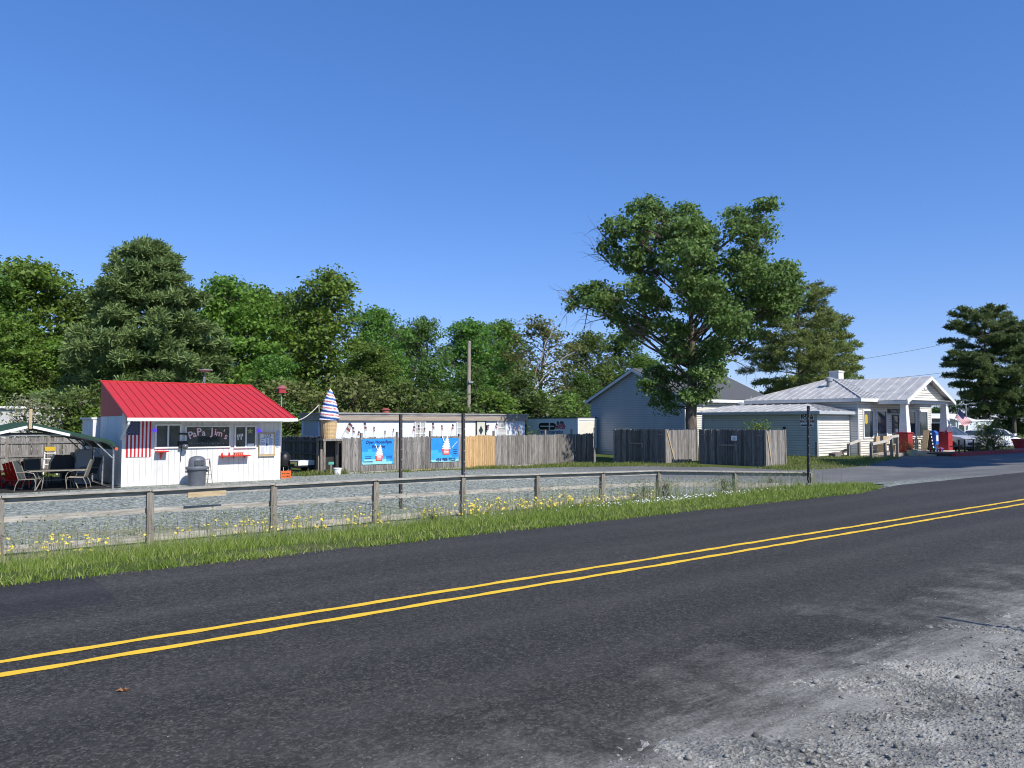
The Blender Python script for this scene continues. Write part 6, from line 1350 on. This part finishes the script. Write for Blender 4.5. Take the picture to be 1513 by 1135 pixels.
# --- the big maple in front of the garage, crown lobes surveyed from the picture at its own distance
trunkp = Gz(1022, 664, -.7); TD = 42.0
bp = ray(1022, 660); kk = TD / (bp.dot(Vector((FW.x, FW.y, 0)).normalized())); tbase = E0 + bp * kk; tbase.z = -.75
RH = Vector((RT.x, RT.y, 0)); FH = Vector((FW.x, FW.y, 0)).normalized()
rs_ = random.Random(8); LB = []
spec = [(958, 312, 27, 0), (985, 306, 24, 1), (1018, 316, 24, 0), (1048, 330, 24, 1), (1090, 322, 20, 0), (1122, 318, 20, -1), (1140, 338, 18, 0), (915, 335, 22, 0), (938, 345, 28, -1), (975, 345, 32, 1), (1012, 352, 34, -1), (1052, 362, 32, 1), (1092, 352, 28, -1), (1128, 366, 24, 1),
 (905, 362, 18, 1), (928, 384, 26, 0), (962, 392, 34, 1), (1002, 398, 38, -2), (1045, 402, 38, 2), (1088, 398, 34, -1), (1130, 402, 26, 1), (1160, 404, 22, 0), (1180, 402, 15, 1),
 (862, 436, 20, 0), (886, 428, 22, 1), (848, 452, 13, 0), (880, 450, 20, -1), (908, 442, 26, 1), (940, 442, 32, -1), (980, 446, 34, 2), (1022, 448, 38, -2), (1064, 446, 36, 1), (1106, 440, 32, -1), (1146, 436, 26, 1), (1172, 428, 20, 0),
 (1120, 420, 30, -1), (1085, 440, 32, 2), (1150, 460, 24, -1), (1168, 448, 20, 1), (1112, 500, 22, 1), (918, 474, 22, 0), (948, 484, 26, 1), (984, 492, 26, -1), (1020, 490, 32, 2), (1060, 488, 32, -2), (1100, 478, 26, 0), (1136, 466, 20, 1),
 (990, 525, 20, -1), (1018, 528, 26, 1), (1050, 524, 26, -1), (1074, 510, 18, 1), (975, 555, 20, 0), (1002, 560, 22, 1), (1036, 556, 26, -1), (1060, 548, 15, 0),
 (958, 572, 15, 0), (985, 588, 20, 1), (1014, 588, 19, -1), (1040, 582, 17, 0), (992, 605, 12, 0)]
for (px, py, r, dpt) in spec:
    u = (px - 1022) / F * TD; z = EYE + (625 - py) / F * TD * 1.0; rm = r / F * TD
    dd = dpt * (1.3 if abs(u) < 4 else .7) + rs_.uniform(-.5, .5); v = RH * u + FH * dd
    LB.append((v.x, v.y, z - tbase.z, rm * .98, rm * .82))
rsn = np.random.default_rng(77); V, P = lobe_leaves(LB, 34, 38, .195, rsn, spread=.24, shell=.35, up=.35)
tb = MB(); z0_ = 0
tr = [(0, 0, 0), (.02, 0, 1.2), (.0, .03, 2.6), (.1, 0, 4.2), (.25, .1, 6.0), (.2, .1, 8.0), (.0, 0, 10.0), (-.3, 0, 12.4)]
tb.tube([Vector(p) for p in tr], [.50, .34, .31, .27, .20, .14, .09, .03], 14)
for a in range(5): an = a * 1.256 + .3; tb.tube([(0, 0, .55), (.32 * math.cos(an), .32 * math.sin(an), .15), (.7 * math.cos(an), .7 * math.sin(an), -.15)], [.24, .17, .06], 7)
for (x, y, z, rx, rz_) in LB:
    hz_ = max(3.0, min(z - .55 * math.hypot(x, y) - .6, 11.5)); a = (.15, .05, hz_); pts = limb(tb, a, (x, y, z), .03 + .011 * math.hypot(x, y), .014, rsn, 6, .16, 6)
    for q in range(7):
        d = unit(rsn.normal(size=3) + np.array([x, y, .8]) * .2); limb(tb, pts[rsn.integers(3, 6)], np.array([x, y, z]) + d * rx * rsn.uniform(.8, 1.25), .028, .006, rsn, 4, .2, 4)
# bare twigs at the left side
for (px, py, qx, qy) in ((915, 400, 878, 368), (915, 400, 880, 385), (905, 380, 884, 350), (900, 352, 884, 330), (850, 450, 826, 440), (850, 455, 832, 470), (852, 450, 834, 424), (1070, 560, 1092, 520), (1075, 530, 1110, 550), (1085, 500, 1118, 520), (905, 470, 866, 478), (870, 455, 862, 500)):
    ua, ub = (px - 1022) / F * TD, (qx - 1022) / F * TD; za, zb_ = EYE + (625 - py) / F * TD - tbase.z, EYE + (625 - qy) / F * TD - tbase.z
    a, b = np.array([RH.x * ua, RH.y * ua, za]), np.array([RH.x * ub, RH.y * ub, zb_]); pts = limb(tb, a, b, .035, .008, rsn, 5, .2, 4)
    for q in range(6): p = np.array(pts[rsn.integers(1, 5)]); limb(tb, p, p + (b - a) * .5 + rsn.normal(size=3) * .45, .012, .004, rsn, 3, .2, 3)
me1 = bpy.data.meshes.new('maple_trunk'); me1.from_pydata(tb.v, [], tb.f); me1.materials.append(bark); me1.polygons.foreach_set('use_smooth', [True] * len(me1.polygons)); me1.update()
plant_tree('maple_tree', (me1, new_mesh_quads('maple_crown', V, LG_H)), tuple(tbase), 'tall broad maple with an open spreading crown in front of the grey garage', 'tree')
# --- woodland kinds (each about 12 m high)
K = {}
K['round'] = broadleaf(12, 4.3, 101, nl=42, clumps=9, per=34, size=.225, mat=LG, base=.10)
K['round2'] = broadleaf(12, 4.0, 102, nl=38, clumps=9, per=34, size=.225, mat=LG_D, base=.08)
K['bright'] = broadleaf(12, 3.8, 103, nl=38, clumps=10, per=34, size=.24, mat=LG_B, base=.12)
K['tall'] = broadleaf(12, 2.5, 104, nl=40, clumps=13, per=32, size=.22, mat=LG_B, base=.10)
K['airy'] = broadleaf(12, 3.8, 105, nl=24, clumps=6, per=18, size=.24, mat=LG_O, base=.40)
K['bush'] = broadleaf(4, 2.6, 106, nl=20, clumps=9, per=22, size=.20, mat=LG_D, base=.10, trunk_r=.08)
K['bush2'] = broadleaf(4, 2.4, 107, nl=18, clumps=9, per=22, size=.20, mat=LG_O, base=.10, trunk_r=.08)
K['bush3'] = broadleaf(4, 2.0, 108, nl=18, clumps=9, per=22, size=.20, mat=LG_B, base=.08, trunk_r=.06)
K['pine'] = pine(13, 4.4, 109, LP, nw=26, tuft=14, ln=.36, wd=.06, droop=.08, base=.08, gaps=.14, nb=9, flat=1.6, vary=(.58, 1.18), up=.35)
K['pine2'] = pine(13, 4.0, 110, LP_Y, nw=19, tuft=12, ln=.34, wd=.05, droop=.04, base=.10, gaps=.22, nb=8, flat=1.2, shape=2.0, up=.35)
K['loblolly'] = pine(13, 3.6, 111, LP_D, nw=17, tuft=16, ln=.34, wd=.06, droop=-.05, base=.22, gaps=.25, nb=7, flat=1.4, shape=2.0, up=.4)
def wood_tree(kind, px, t, ytop, label, cat='tree', group='trees of the wood behind the lot', wscale=1.0, gz=-.85, rz=None, H=None):
    p = T(px, ytop, t); z = p.z - gz; H0 = {'bush': 4, 'bush2': 4, 'bush3': 4}.get(kind, 13 if ('pine' in kind or kind == 'loblolly') else 12)
    s = z / (H0 * 1.02); nm = {'pine': 'pine_tree', 'pine2': 'pine_tree', 'loblolly': 'pine_tree'}.get(kind, 'bush' if 'bush' in kind else 'broadleaf_tree')
    return plant_tree(nm, K[kind], (p.x, t, gz), label, cat, group, (s * wscale, s * wscale, s), rnd.uniform(0, 6.28) if rz is None else rz)
W_ = [
 ('bright', 48, 62, 371, 'broad dense broadleaf tree at the far left skyline', 1.15),
 ('round', -40, 60, 385, 'broadleaf tree cut by the left edge of the picture', 1.2),
 ('bright', 10, 57, 458, 'lower light green tree in front of the far left skyline tree', 1.2),
 ('bright', 95, 58, 490, 'light green spreading tree left of the big pine', 1.1),
 ('round2', 130, 60, 415, 'dark broadleaf tree glimpsed between the far left tree and the big pine', 1.0),
 ('pine', 218, 52, 351, 'big bushy grey-green pine rising behind the red roof', 1.15),
 ('bright', 333, 55, 398, 'bright green rounded tree just right of the big pine', 1.05),
 ('bright', 375, 57, 412, 'bright green tree second to the right of the big pine', 1.0),
 ('round2', 418, 60, 424, 'dull green tree in the dip left of the tall narrow tree', 1.0),
 ('tall', 488, 55, 388, 'tall narrow tree, the highest of the middle of the wood', 1.25),
 ('round2', 450, 57, 415, 'dark tree pressed against the left of the tall narrow tree', .75),
 ('round', 556, 60, 446, 'broadleaf tree right of the tall narrow tree', .95),
 ('round2', 622, 63, 460, 'darker broadleaf tree above the left half of the mobile home', .95),
 ('round2', 598, 70, 475, 'small tree in the skyline notch above the mobile home', .9),
 ('round', 695, 66, 465, 'rounded tree behind the utility pole', 1.15),
 ('round', 742, 70, 467, 'rounded tree just right of the utility pole', 1.1),
 ('airy', 800, 58, 460, 'thin olive tree with open top and pale bare limbs', 1.15),
 ('round2', 868, 66, 482, 'dense round tree left of the garage gable', 1.15),
 ('round2', 918, 68, 480, 'dense round tree behind the garage gable', 1.15),
 ('round', 950, 60, 520, 'lower tree just behind the garage roof', 1.0),
 ('round2', 860, 56, 545, 'low leafy tree behind the box trailer', 1.2),
 ('round2', 770, 52, 545, 'low leafy tree under the thin olive tree', 1.2),
 ('bright', 640, 49, 572, 'small fresh green tree directly behind the mobile home roof', .55),
 ('round', 548, 50, 500, 'medium tree behind the left half of the mobile home', 1.2),
 ('round2', 300, 51, 505, 'medium tree behind the red roof right of the pine', 1.1),
 ('round', 402, 50, 520, 'medium tree above the birdhouse', 1.15),
 ('round2', 700, 50, 530, 'medium tree behind the middle of the mobile home', 1.2),
 ('round2', 175, 50, 520, 'medium tree beneath the big pine behind the red roof', 1.2),
 ('round2', 50, 57, 540, 'dark understorey tree above the far left mobile home', 1.3),
]
for kd, px, t, yt, lab, ws in W_: wood_tree(kd, px, t, yt, lab, 'pine' if kd == 'pine' else 'tree', wscale=ws)
K['undergrowth'] = K['bush2']
B_ = [('bush2', 430, 46.5, 560, 'olive shrub left of the ice cream cone'), ('bush2', 520, 45.0, 552, 'reddish olive shrub right of the ice cream cone tip'), ('bush', 580, 46, 560, 'dark shrub mass behind the mobile home roof vent'), ('bush', 660, 47, 575, 'dark shrub left of the utility pole'), ('bush3', 735, 48, 575, 'light shrub right of the utility pole'), ('bush', 800, 50, 572, 'dark shrub at the right end of the mobile home'), ('bush3', 835, 52, 580, 'pale shrub behind the box trailer'), ('bush', 405, 45, 590, 'dark bush between the stand and the mobile home'), ('bush', 122, 47.5, 575, 'bush behind the fence left of the stand'), ('bush3', 140, 46.5, 600, 'small bush at the back corner of the stand')]
for kd, px, t, yt, lab in B_: wood_tree(kd, px, t, yt, lab, 'bush', 'shrubs at the edge of the wood', wscale=1.15, gz=-.85)
# pale-flowered shrub behind the patio fence
fl = broadleaf(4, 1.7, 120, nl=12, clumps=5, per=12, size=.16, mat=leafmat('pale blossom and leaf', (.16, .22, .06), (.55, .55, .38)), base=.3, trunk_r=.05)
p = T(45, 582, 46.0); plant_tree('flowering_shrub', fl, (p.x, 46.0, -.9), 'pale blossoming shrub behind the fence at the far left', 'shrub', None, (1, 1, (p.z + .9) / 4))
# pale dead limbs in the olive tree
m_ = MB(); b0 = T(800, 560, 52.5); 
for (xa, ya_, xb, yb_) in ((788, 580, 820, 540), (820, 540, 850, 520), (820, 540, 838, 548), (790, 590, 800, 530), (800, 530, 812, 500), (803, 540, 822, 512), (812, 500, 818, 470)):
    a, b = T(xa, ya_, 52.0), T(xb, yb_, 52.3); limb(m_, a, b, .06, .02, rsn, 5, .12, 5)
tag(m_.build('dead_tree', bark_pale, None, org=(b0.x, 52, -.85)), 'pale leafless limbs of a dead tree before the thin olive tree', 'dead tree')
m_.v = m_.v
# pines at the right
wood_tree('pine2', 1178, 46, 420, 'broad yellow-green pine behind the shop roof', 'pine', 'pines at the right', wscale=1.1, gz=-.6)
wood_tree('pine2', 1222, 49, 470, 'lower pine just right of the broad one behind the shop', 'pine', 'pines at the right', wscale=.9, gz=-.6)
wood_tree('loblolly', 1452, 38, 456, 'tall dark pine at the right with layered clumps', 'pine', 'pines at the right', wscale=1.25, gz=-.5)
wood_tree('loblolly', 1495, 36, 478, 'second dark pine just right of the tallest one', 'pine', 'pines at the right', wscale=1.05, gz=-.5)
wood_tree('loblolly', 1560, 34, 470, 'dark pine cut by the right edge', 'pine', 'pines at the right', wscale=1.2, gz=-.5)
for i, (px, t, yt, lab) in enumerate(((1400, 48, 585, 'dark bushy tree behind the porch flag'), (1445, 43, 560, 'dark bushy tree under the tallest right-hand pine'), (1490, 40, 555, 'dark bushy tree behind the white hatchback'), (1540, 36, 548, 'dark bushy tree at the right edge'), (1380, 54, 600, 'dark bushy tree beside the porch gable'))): wood_tree('round2', px, t, yt, lab, 'tree', 'dark trees at the right', wscale=1.45, gz=-.5)
# bush on the kerb island, plants
bb = broadleaf(1.9, 1.35, 130, nl=18, clumps=120, per=18, size=.08, mat=LG_D, base=.08, trunk_r=.04)
p = T(1466, 650, 19.2); plant_tree('island_bush', bb, (p.x, 19.3, -.15), 'dark rounded bush on the kerb island before the white hatchback', 'bush', None, (1.05, .8, .92))
pot = broadleaf(.5, .28, 131, nl=8, clumps=900, per=12, size=.05, mat=LG_B, base=.1, trunk_r=.01)
for (x, y, z, par, r) in POTS:
    o = bpy.data.objects.new('foliage', pot[1]); col.objects.link(o); o.parent = par; o.location = (0, 0, .36)
p = T(1121, 632, 25.0); plant_tree('sapling', broadleaf(2.4, .45, 132, nl=7, clumps=200, per=14, size=.11, mat=LG_B, base=.6, trunk_r=.03), (p.x, 25.0, -.5), 'bright green sapling poking up behind the right board enclosure', 'sapling', None, (1, 1, (T(1121, 624, 25).z + .5) / 2.4))
# tree across the road, outside the frame, that shades the forecourt
K['tallpine'] = pine(18, 3.3, 140, LP_D, nw=9, tuft=18, ln=.4, wd=.08, droop=-.05, base=.74, gaps=.08, nb=8, flat=1.6, shape=2.0, up=.3)
for i, (x, y, s_) in enumerate(((37.5, .2, .97), (42, -.6, 1.0), (47, .3, .98), (52.5, -.4, 1.0), (58, .2, 1.0), (65, -.5, 1.0))):
    plant_tree('pine_tree', K['tallpine'], (x, y, -.1), 'tall bare-trunked pine across the road outside the picture, number %s from the camera' % ['one', 'two', 'three', 'four', 'five', 'six'][i], 'pine', 'pines across the road', (s_, s_, s_), i * 1.3)
# ------------------------------------------------------------------ grass, weeds and flowers
def blades(P, h, w, rs, lean=.35):
    """P (N,3) roots; h, w (N,) height and width: a blade of three stacked quads"""
    n = len(P); a = rs.uniform(0, 2 * np.pi, n); sd_ = np.stack([np.cos(a), np.sin(a), np.zeros(n)], 1); b = rs.uniform(0, 2 * np.pi, n); ld = np.stack([np.cos(b), np.sin(b), np.zeros(n)], 1) * (rs.uniform(0, lean, n) * h)[:, None]
    rows = []
    for u, k in ((0, 1), (.45, .85), (.8, .5), (1, .08)):
        c = P + ld * (u ** 2) + np.stack([np.zeros(n), np.zeros(n), h * (u - .12 * u * u * (np.linalg.norm(ld, axis=1) / h))], 1); rows += [c - sd_ * (w * k / 2)[:, None], c + sd_ * (w * k / 2)[:, None]]
    V = np.stack(rows, 1).reshape(-1, 3); base = (np.arange(n) * 8)[:, None, None]; q = np.array([[0, 1, 3, 2], [2, 3, 5, 4], [4, 5, 7, 6]])[None]
    return V, (base + q).reshape(-1, 4)
def gv(s, t):
    s = np.asarray(s); t = np.asarray(t)
    def sm(x, a, b): u = np.clip((x - a) / (b - a), 0, 1); return u * u * (3 - 2 * u)
    D = .77 - .5 * sm(s, 16, 38) * (1 - sm(t, 25, 34)); return np.where(t < 9.2, -.03, -.03 - (D - .03) * sm(t, 9.2, 15.5))
def grassmat(name, c1, c2, c3):
    k = NT(name); g_ = k.n('NewGeometry'); n1 = k.noise(k.coord(), .8, 4)
    v = k.math('ADD', k.math('MULTIPLY', g_.outputs['Random Per Island'], .7), k.math('MULTIPLY', k.math('SUBTRACT', n1, .3), .6), clamp=True)
    c = k.ramp(v, [(0, c1), (.55, c2), (1, c3)]); k.l(c, k.b.inputs['Base Color']); k.b.inputs['Roughness'].default_value = .6; k.b.inputs['Specular IOR Level'].default_value = .25
    tr = k.n('BsdfTranslucent'); k.l(c, tr.inputs[0]); mx = k.n('MixShader'); mx.inputs[0].default_value = .4; k.l(k.b.outputs[0], mx.inputs[1]); k.l(tr.outputs[0], mx.inputs[2]); k.l(mx.outputs[0], k.out.inputs[0]); return k.m
GM = grassmat('verge grass', (.09, .17, .02), (.235, .32, .05), (.56, .54, .23))
GL = grassmat('rough lawn grass', (.10, .15, .03), (.20, .25, .06), (.40, .37, .16))
GS = grassmat('seeding grass stems', (.20, .24, .10), (.34, .36, .18), (.50, .47, .28))
VERGE = [(-12, 9.05), (17.6, 9.05), (19.2, 9.6), (21.6, 11.2), (23.0, 12.7), (22.9, 13.9), (20.3, 15.3), (18.3, 16.9), (-12, 17.0)]
def scatter(poly, n, rs):
    P = np.array(poly); lo, hi = P.min(0), P.max(0); out = []
    while sum(len(o) for o in out) < n:
        q = rs.uniform(lo, hi, (n, 2)); x, y = q[:, 0], q[:, 1]; c = np.zeros(n, bool); j = len(P) - 1
        for i in range(len(P)):
            cond = ((P[i, 1] > y) != (P[j, 1] > y)) & (x < (P[j, 0] - P[i, 0]) * (y - P[i, 1]) / (P[j, 1] - P[i, 1] + 1e-9) + P[i, 0]); c ^= cond; j = i
        out.append(q[c])
    return np.concatenate(out)[:n]
rs = np.random.default_rng(5)
q = scatter(VERGE, 130000, rs); s, t = q[:, 0], q[:, 1]
edge = np.minimum(1, np.maximum(0, (t - 9.05) / 4.2)); s = s.copy(); t = t + .05 * np.sin(s * 3) * (t < 9.6)
clump = .5 + .5 * np.sin(s * 1.1 + 2 * np.sin(t * 1.3)) * np.sin(t * 1.9 + s * .4); keep = (rs.random(len(s)) < .45 + .55 * clump) & ~((t > 15.2) & (rs.random(len(s)) < .65)) & ((t > 9.25) | (rs.random(len(s)) < .6))
s, t, edge, clump = s[keep], t[keep], edge[keep], clump[keep]
h = (.05 + .15 * edge ** 1.4 + .13 * clump * edge) * rs.uniform(.55, 1.35, len(s)); w_ = rs.uniform(.0045, .010, len(s)) * (1 + .025 * np.maximum(0, s))
h = h * (.88 - .25 * (t > 14.5)); V, I = blades(np.stack([s, t, gv(s, t) - .01], 1), h, w_, rs, .95); tag(np_mesh('verge_grass', V, 4, GM, idx=I), kind='stuff')
# seeding stems near the fence
q = scatter([(-12, 12.6), (18, 12.8), (22.4, 12.2), (22.9, 13.9), (20.3, 15.3), (18.3, 17.0), (-12, 17.2)], 9000, rs); s, t = q[:, 0], q[:, 1]; cl = np.sin(s * .9 + 1) * np.sin(t * 2 + s * .5)
k_ = rs.random(len(s)) < .45 + .4 * cl; s, t = s[k_], t[k_]; h = rs.uniform(.35, .72, len(s)); w_ = rs.uniform(.005, .009, len(s)) * (1 + .02 * np.maximum(0, s))
V, I = blades(np.stack([s, t, gv(s, t)], 1), h, w_, rs, .3); n = len(s)
# seed heads: small leaf quads near the tips
tips = V.reshape(n, 8, 3)[:, 7]; hd = np.repeat(tips, 3, 0) + rs.normal(size=(n * 3, 3)) * [.012, .012, .035]; hv = leaf_quads(hd, .045, .35, rs=rs); I = np.concatenate([I, np.arange(len(hv)).reshape(-1, 4) + len(V)]); V = np.concatenate([V, hv])
tag(np_mesh('seeding_grass', V, 4, GS, idx=I), kind='stuff')
# lawn patches by the enclosures, wing and fence foot, rough grass beyond
LAWNS = [([(29, 18.2), (33, 17.2), (37, 18.4), (41, 19.6), (42.2, 20.4), (42, 22.6), (38.8, 23.0), (38.6, 31), (33, 31), (32.6, 24), (31.0, 20.6), (29.5, 20.6)], 22000, .07), ([(27.0, 26), (28.6, 22.6), (30.4, 24.6), (29.8, 26.2), (38.6, 26.5), (38.8, 33), (31, 33), (25.5, 33.4), (22, 33.4), (16, 33.6), (16.2, 32.4), (22, 31.8), (25.3, 29.4)], 20000, .09), ([(-9, 33), (5.4, 36.9), (8, 42.8), (-9, 42.8)], 12000, .1), ([(15.6, 32.5), (15.9, 33.6), (12, 35), (12.2, 33.2)], 2500, .14), ([(54, 17.4), (66, 17.4), (66, 18.4), (54, 18.4)], 0, .1)]
vs = []; idx = []; off = 0
for poly, n, hh in LAWNS:
    if not n: continue
    q = scatter(poly, n, rs); s, t = q[:, 0], q[:, 1]; cl = .5 + .5 * np.sin(s * 2.1 + t + 2 * np.sin(s * .7 + t * 1.3)); k_ = rs.random(n) < .15 + .85 * cl; s, t, cl = s[k_], t[k_], cl[k_]
    V, I = blades(np.stack([s, t, gv(s, t)], 1), hh * rs.uniform(.5, 1.6, len(s)) * (.7 + .6 * cl), rs.uniform(.014, .03, len(s)), rs, .6); vs.append(V); idx.append(I + off); off += len(V)
tag(np_mesh('lawn_grass', np.concatenate(vs), 4, GL, idx=np.concatenate(idx)), kind='stuff')
# yellow wild flowers in drifts
fc = [(T(5, 805, 14.4), .8, 50), (T(85, 795, 14.9), .7, 40), (T(462, 752, 15.2), 1.0, 60), (T(420, 768, 14.6), .7, 18), (T(500, 765, 14.4), .8, 30), (T(750, 730, 15.4), 1.6, 170), (T(800, 735, 14.8), 1.8, 150), (T(735, 752, 14.0), 1.2, 40), (T(850, 727, 15.4), 1.2, 50), (T(870, 732, 15.0), 1.2, 30), (T(655, 742, 15.2), 1.0, 22), (T(290, 768, 15.4), .8, 24), (T(385, 760, 15.6), .9, 26), (T(540, 745, 15.5), 1.2, 26), (T(900, 728, 15.2), 1.5, 22)]
fv = []; st_ = []
for c, sp_, n in fc:
    n = int(n * .7)
    for i in range(n):
        sub_ = rs.integers(0, 5); s = c.x + sp_ * (math.sin(sub_ * 2.4) + rs.normal() * .2); t = min(16.4, c.y + .5 * math.cos(sub_ * 3.1) + rs.normal() * .16); h_ = rs.uniform(.20, .46); z = float(gv(s, t)); p = np.array([s + rs.normal() * .03, t + rs.normal() * .03, z + h_])
        st_.append((s, t, z, p)); tn = unit(np.array([rs.normal() * .35, -.45 + rs.normal() * .3, 1.0])); a = unit(np.cross(tn, [1, 0, 0.1])); b = np.cross(tn, a); r_ = rs.uniform(.018, .032)
        for k in range(5):
            an = k * 1.2566; d = a * math.cos(an) + b * math.sin(an); e = a * math.cos(an + .5) + b * math.sin(an + .5); f = a * math.cos(an - .5) + b * math.sin(an - .5); fv += [p, p + f * r_ * .8, p + d * r_ * 1.25 + tn * .004, p + e * r_ * .8]
tag(np_mesh('yellow_wild_flowers', np.array(fv), 4, pm('yellow petals', (.80, .58, .02), (.85, .68, .10), 20, .6)), kind='stuff')
sb = MB()
for (s, t, z, p) in st_: sb.bar((s, t, z), tuple(p), .006, .006)
tag(sb.build('flower_stems', GM), kind='stuff')
# small white clover and daisies towards the right
fv = []
for c, sp_, n in ((T(1000, 735, 12.5), 1.6, 160), (T(950, 745, 12), 1.5, 60), (T(870, 738, 14.0), 2, 40)):
    for i in range(n):
        s = c.x + rs.normal() * sp_; t = c.y + rs.normal() * .6; z = float(gv(s, t)) + rs.uniform(.12, .22); p = np.array([s, t, z]); r_ = .016; fv += [p + [-r_, 0, 0], p + [0, -r_, 0], p + [r_, 0, .01], p + [0, r_, .01]]
tag(np_mesh('white_clover', np.array(fv), 4, flag_white), kind='stuff')
# leafy weeds by the rail fence
for i, (px, py, t, hh, lab) in enumerate(((1072, 722, 14.6, .62, 'leafy weed at the foot of the middle post of the turned rail'), (1140, 716, 15.2, .42, 'leafy weed growing behind the turned rail'), (952, 722, 15.9, .5, 'small leafy weed by the last straight post'), (640, 770, 13.6, .35, 'low broad-leaved weed in the verge'), (985, 715, 15.9, .55, 'thin tall weed beside the corner post'))):
    p = T(px, py, t); wk = broadleaf(1.0, .42, 200 + i, nl=8, clumps=500, per=12, size=.06, mat=LG_D, base=.12, trunk_r=.012)
    plant_tree('weed', wk, (p.x, t, float(gv(p.x, t))), lab, 'weed', 'leafy weeds by the rail fence', (hh, hh, hh), i)
m_ = MB()
# ------------------------------------------------------------------ loose stones
ico = MB(); ph = (1 + 5 ** .5) / 2
iv = np.array([(-1, ph, 0), (1, ph, 0), (-1, -ph, 0), (1, -ph, 0), (0, -1, ph), (0, 1, ph), (0, -1, -ph), (0, 1, -ph), (ph, 0, -1), (ph, 0, 1), (-ph, 0, -1), (-ph, 0, 1)]) / 1.9
it = np.array([(0, 11, 5), (0, 5, 1), (0, 1, 7), (0, 7, 10), (0, 10, 11), (1, 5, 9), (5, 11, 4), (11, 10, 2), (10, 7, 6), (7, 1, 8), (3, 9, 4), (3, 4, 2), (3, 2, 6), (3, 6, 8), (3, 8, 9), (4, 9, 5), (2, 4, 11), (6, 2, 10), (8, 6, 7), (9, 8, 1)])
def stones(n, xs_, ys_, rmin, rmax, zf, rs, dens=None):
    x = rs.uniform(*xs_, n); y = rs.uniform(*ys_, n)
    if dens is not None: k = rs.random(n) < dens(x, y); x, y = x[k], y[k]; n = len(x)
    r = rmin + (rmax - rmin) * rs.random(n) ** 7; S_ = iv[None] * (r[:, None, None]) * rs.uniform(.55, 1.25, (n, 1, 3)) * rs.uniform(.8, 1.2, (n, 12, 1)); a = rs.uniform(0, 6.28, n); ca, sa = np.cos(a)[:, None], np.sin(a)[:, None]
    X = S_[..., 0] * ca - S_[..., 1] * sa; Y = S_[..., 0] * sa + S_[..., 1] * ca; Z = S_[..., 2] * .7
    V = np.stack([X + x[:, None], Y + y[:, None], Z + (zf(x, y) + r * .25)[:, None]], -1).reshape(-1, 3); I = (it[None] + (np.arange(n) * 12)[:, None, None]).reshape(-1, 3); return V, I
def shz_v(x, y):
    u = np.clip((-y + 3.5) / 2.2, 0, 1); u = u * u * (3 - 2 * u); return np.maximum(-.001, -.026 + .054 * u + .010 * np.sin(x * 3.1 + 2 * np.sin(y * 2.3)) * np.sin(y * 2.7 + 1) + .006 * np.sin(x * 9 + y * 7))
def dens(x, y): f = np.sin(x * 2.3 + np.sin(y * 3)) * np.sin(y * 2.9 + x); return np.clip((3.05 - y) * .8 + .5 * f, .003, 1) * np.clip((x - .8) * .6, .1, 1)
stone_m = pm('crushed stone', (.27, .26, .23), (.14, .138, .125), 9, .9, island=1.0, spec=.1)
V, I = stones(80000, (.5, 11), (.2, 3.9), .0018, .007, shz_v, rs, dens); V2, I2 = stones(9000, (.5, 11), (.2, 2.9), .005, .019, shz_v, rs, lambda x, y: np.clip((2.75 - y) * 1.2, 0, 1) * np.clip((x - 1.0) * .6, .0, 1))
tag(np_mesh('loose_stones', np.concatenate([V, V2]), 3, stone_m, idx=np.concatenate([I, I2 + len(V)])), kind='stuff')
p = Gz(182, 1021, .004); m_ = MB(); lf_ = []
for q in range(14): a = q * 2 * math.pi / 14; r_ = (.034 if q % 2 == 0 else .015) * (1.3 if q in (0, 6) else 1); lf_.append((p.x + r_ * math.cos(a), p.y + r_ * math.sin(a), .006 + .008 * (q % 3)))
m_.add(lf_ + [(p.x, p.y, .005)], [(q, (q + 1) % 14, 14) for q in range(14)]); tag(m_.build('fallen_leaf', pm('dry brown leaf', (.30, .13, .05)), None, org=(p.x, p.y, 0)), 'single dry orange-brown leaf lying on the near lane at the left', 'leaf')
V, I = stones(5000, (.8, 11), (2.8, 5.0), .0015, .005, shz_v, rs, lambda x, y: np.clip((4.6 - y) * .4, .02, 1)); tag(np_mesh('scattered_grit', V, 3, stone_m, idx=I), kind='stuff')
# grass clumps spilling over the asphalt edge
q = scatter([(-12, 9.0), (17.4, 9.0), (17.4, 9.35), (-12, 9.35)], 15000, rs); s, t = q[:, 0], q[:, 1]; k_ = rs.random(len(s)) < .55 + .45 * np.sin(s * 2.7 + np.sin(s * 7)); s, t = s[k_], t[k_]
V, I = blades(np.stack([s, t, np.maximum(gv(s, t), -.005)], 1), rs.uniform(.03, .09, len(s)), rs.uniform(.008, .016, len(s)), rs, 1.2); tag(np_mesh('edge_grass', V, 4, GM, idx=I), kind='stuff')
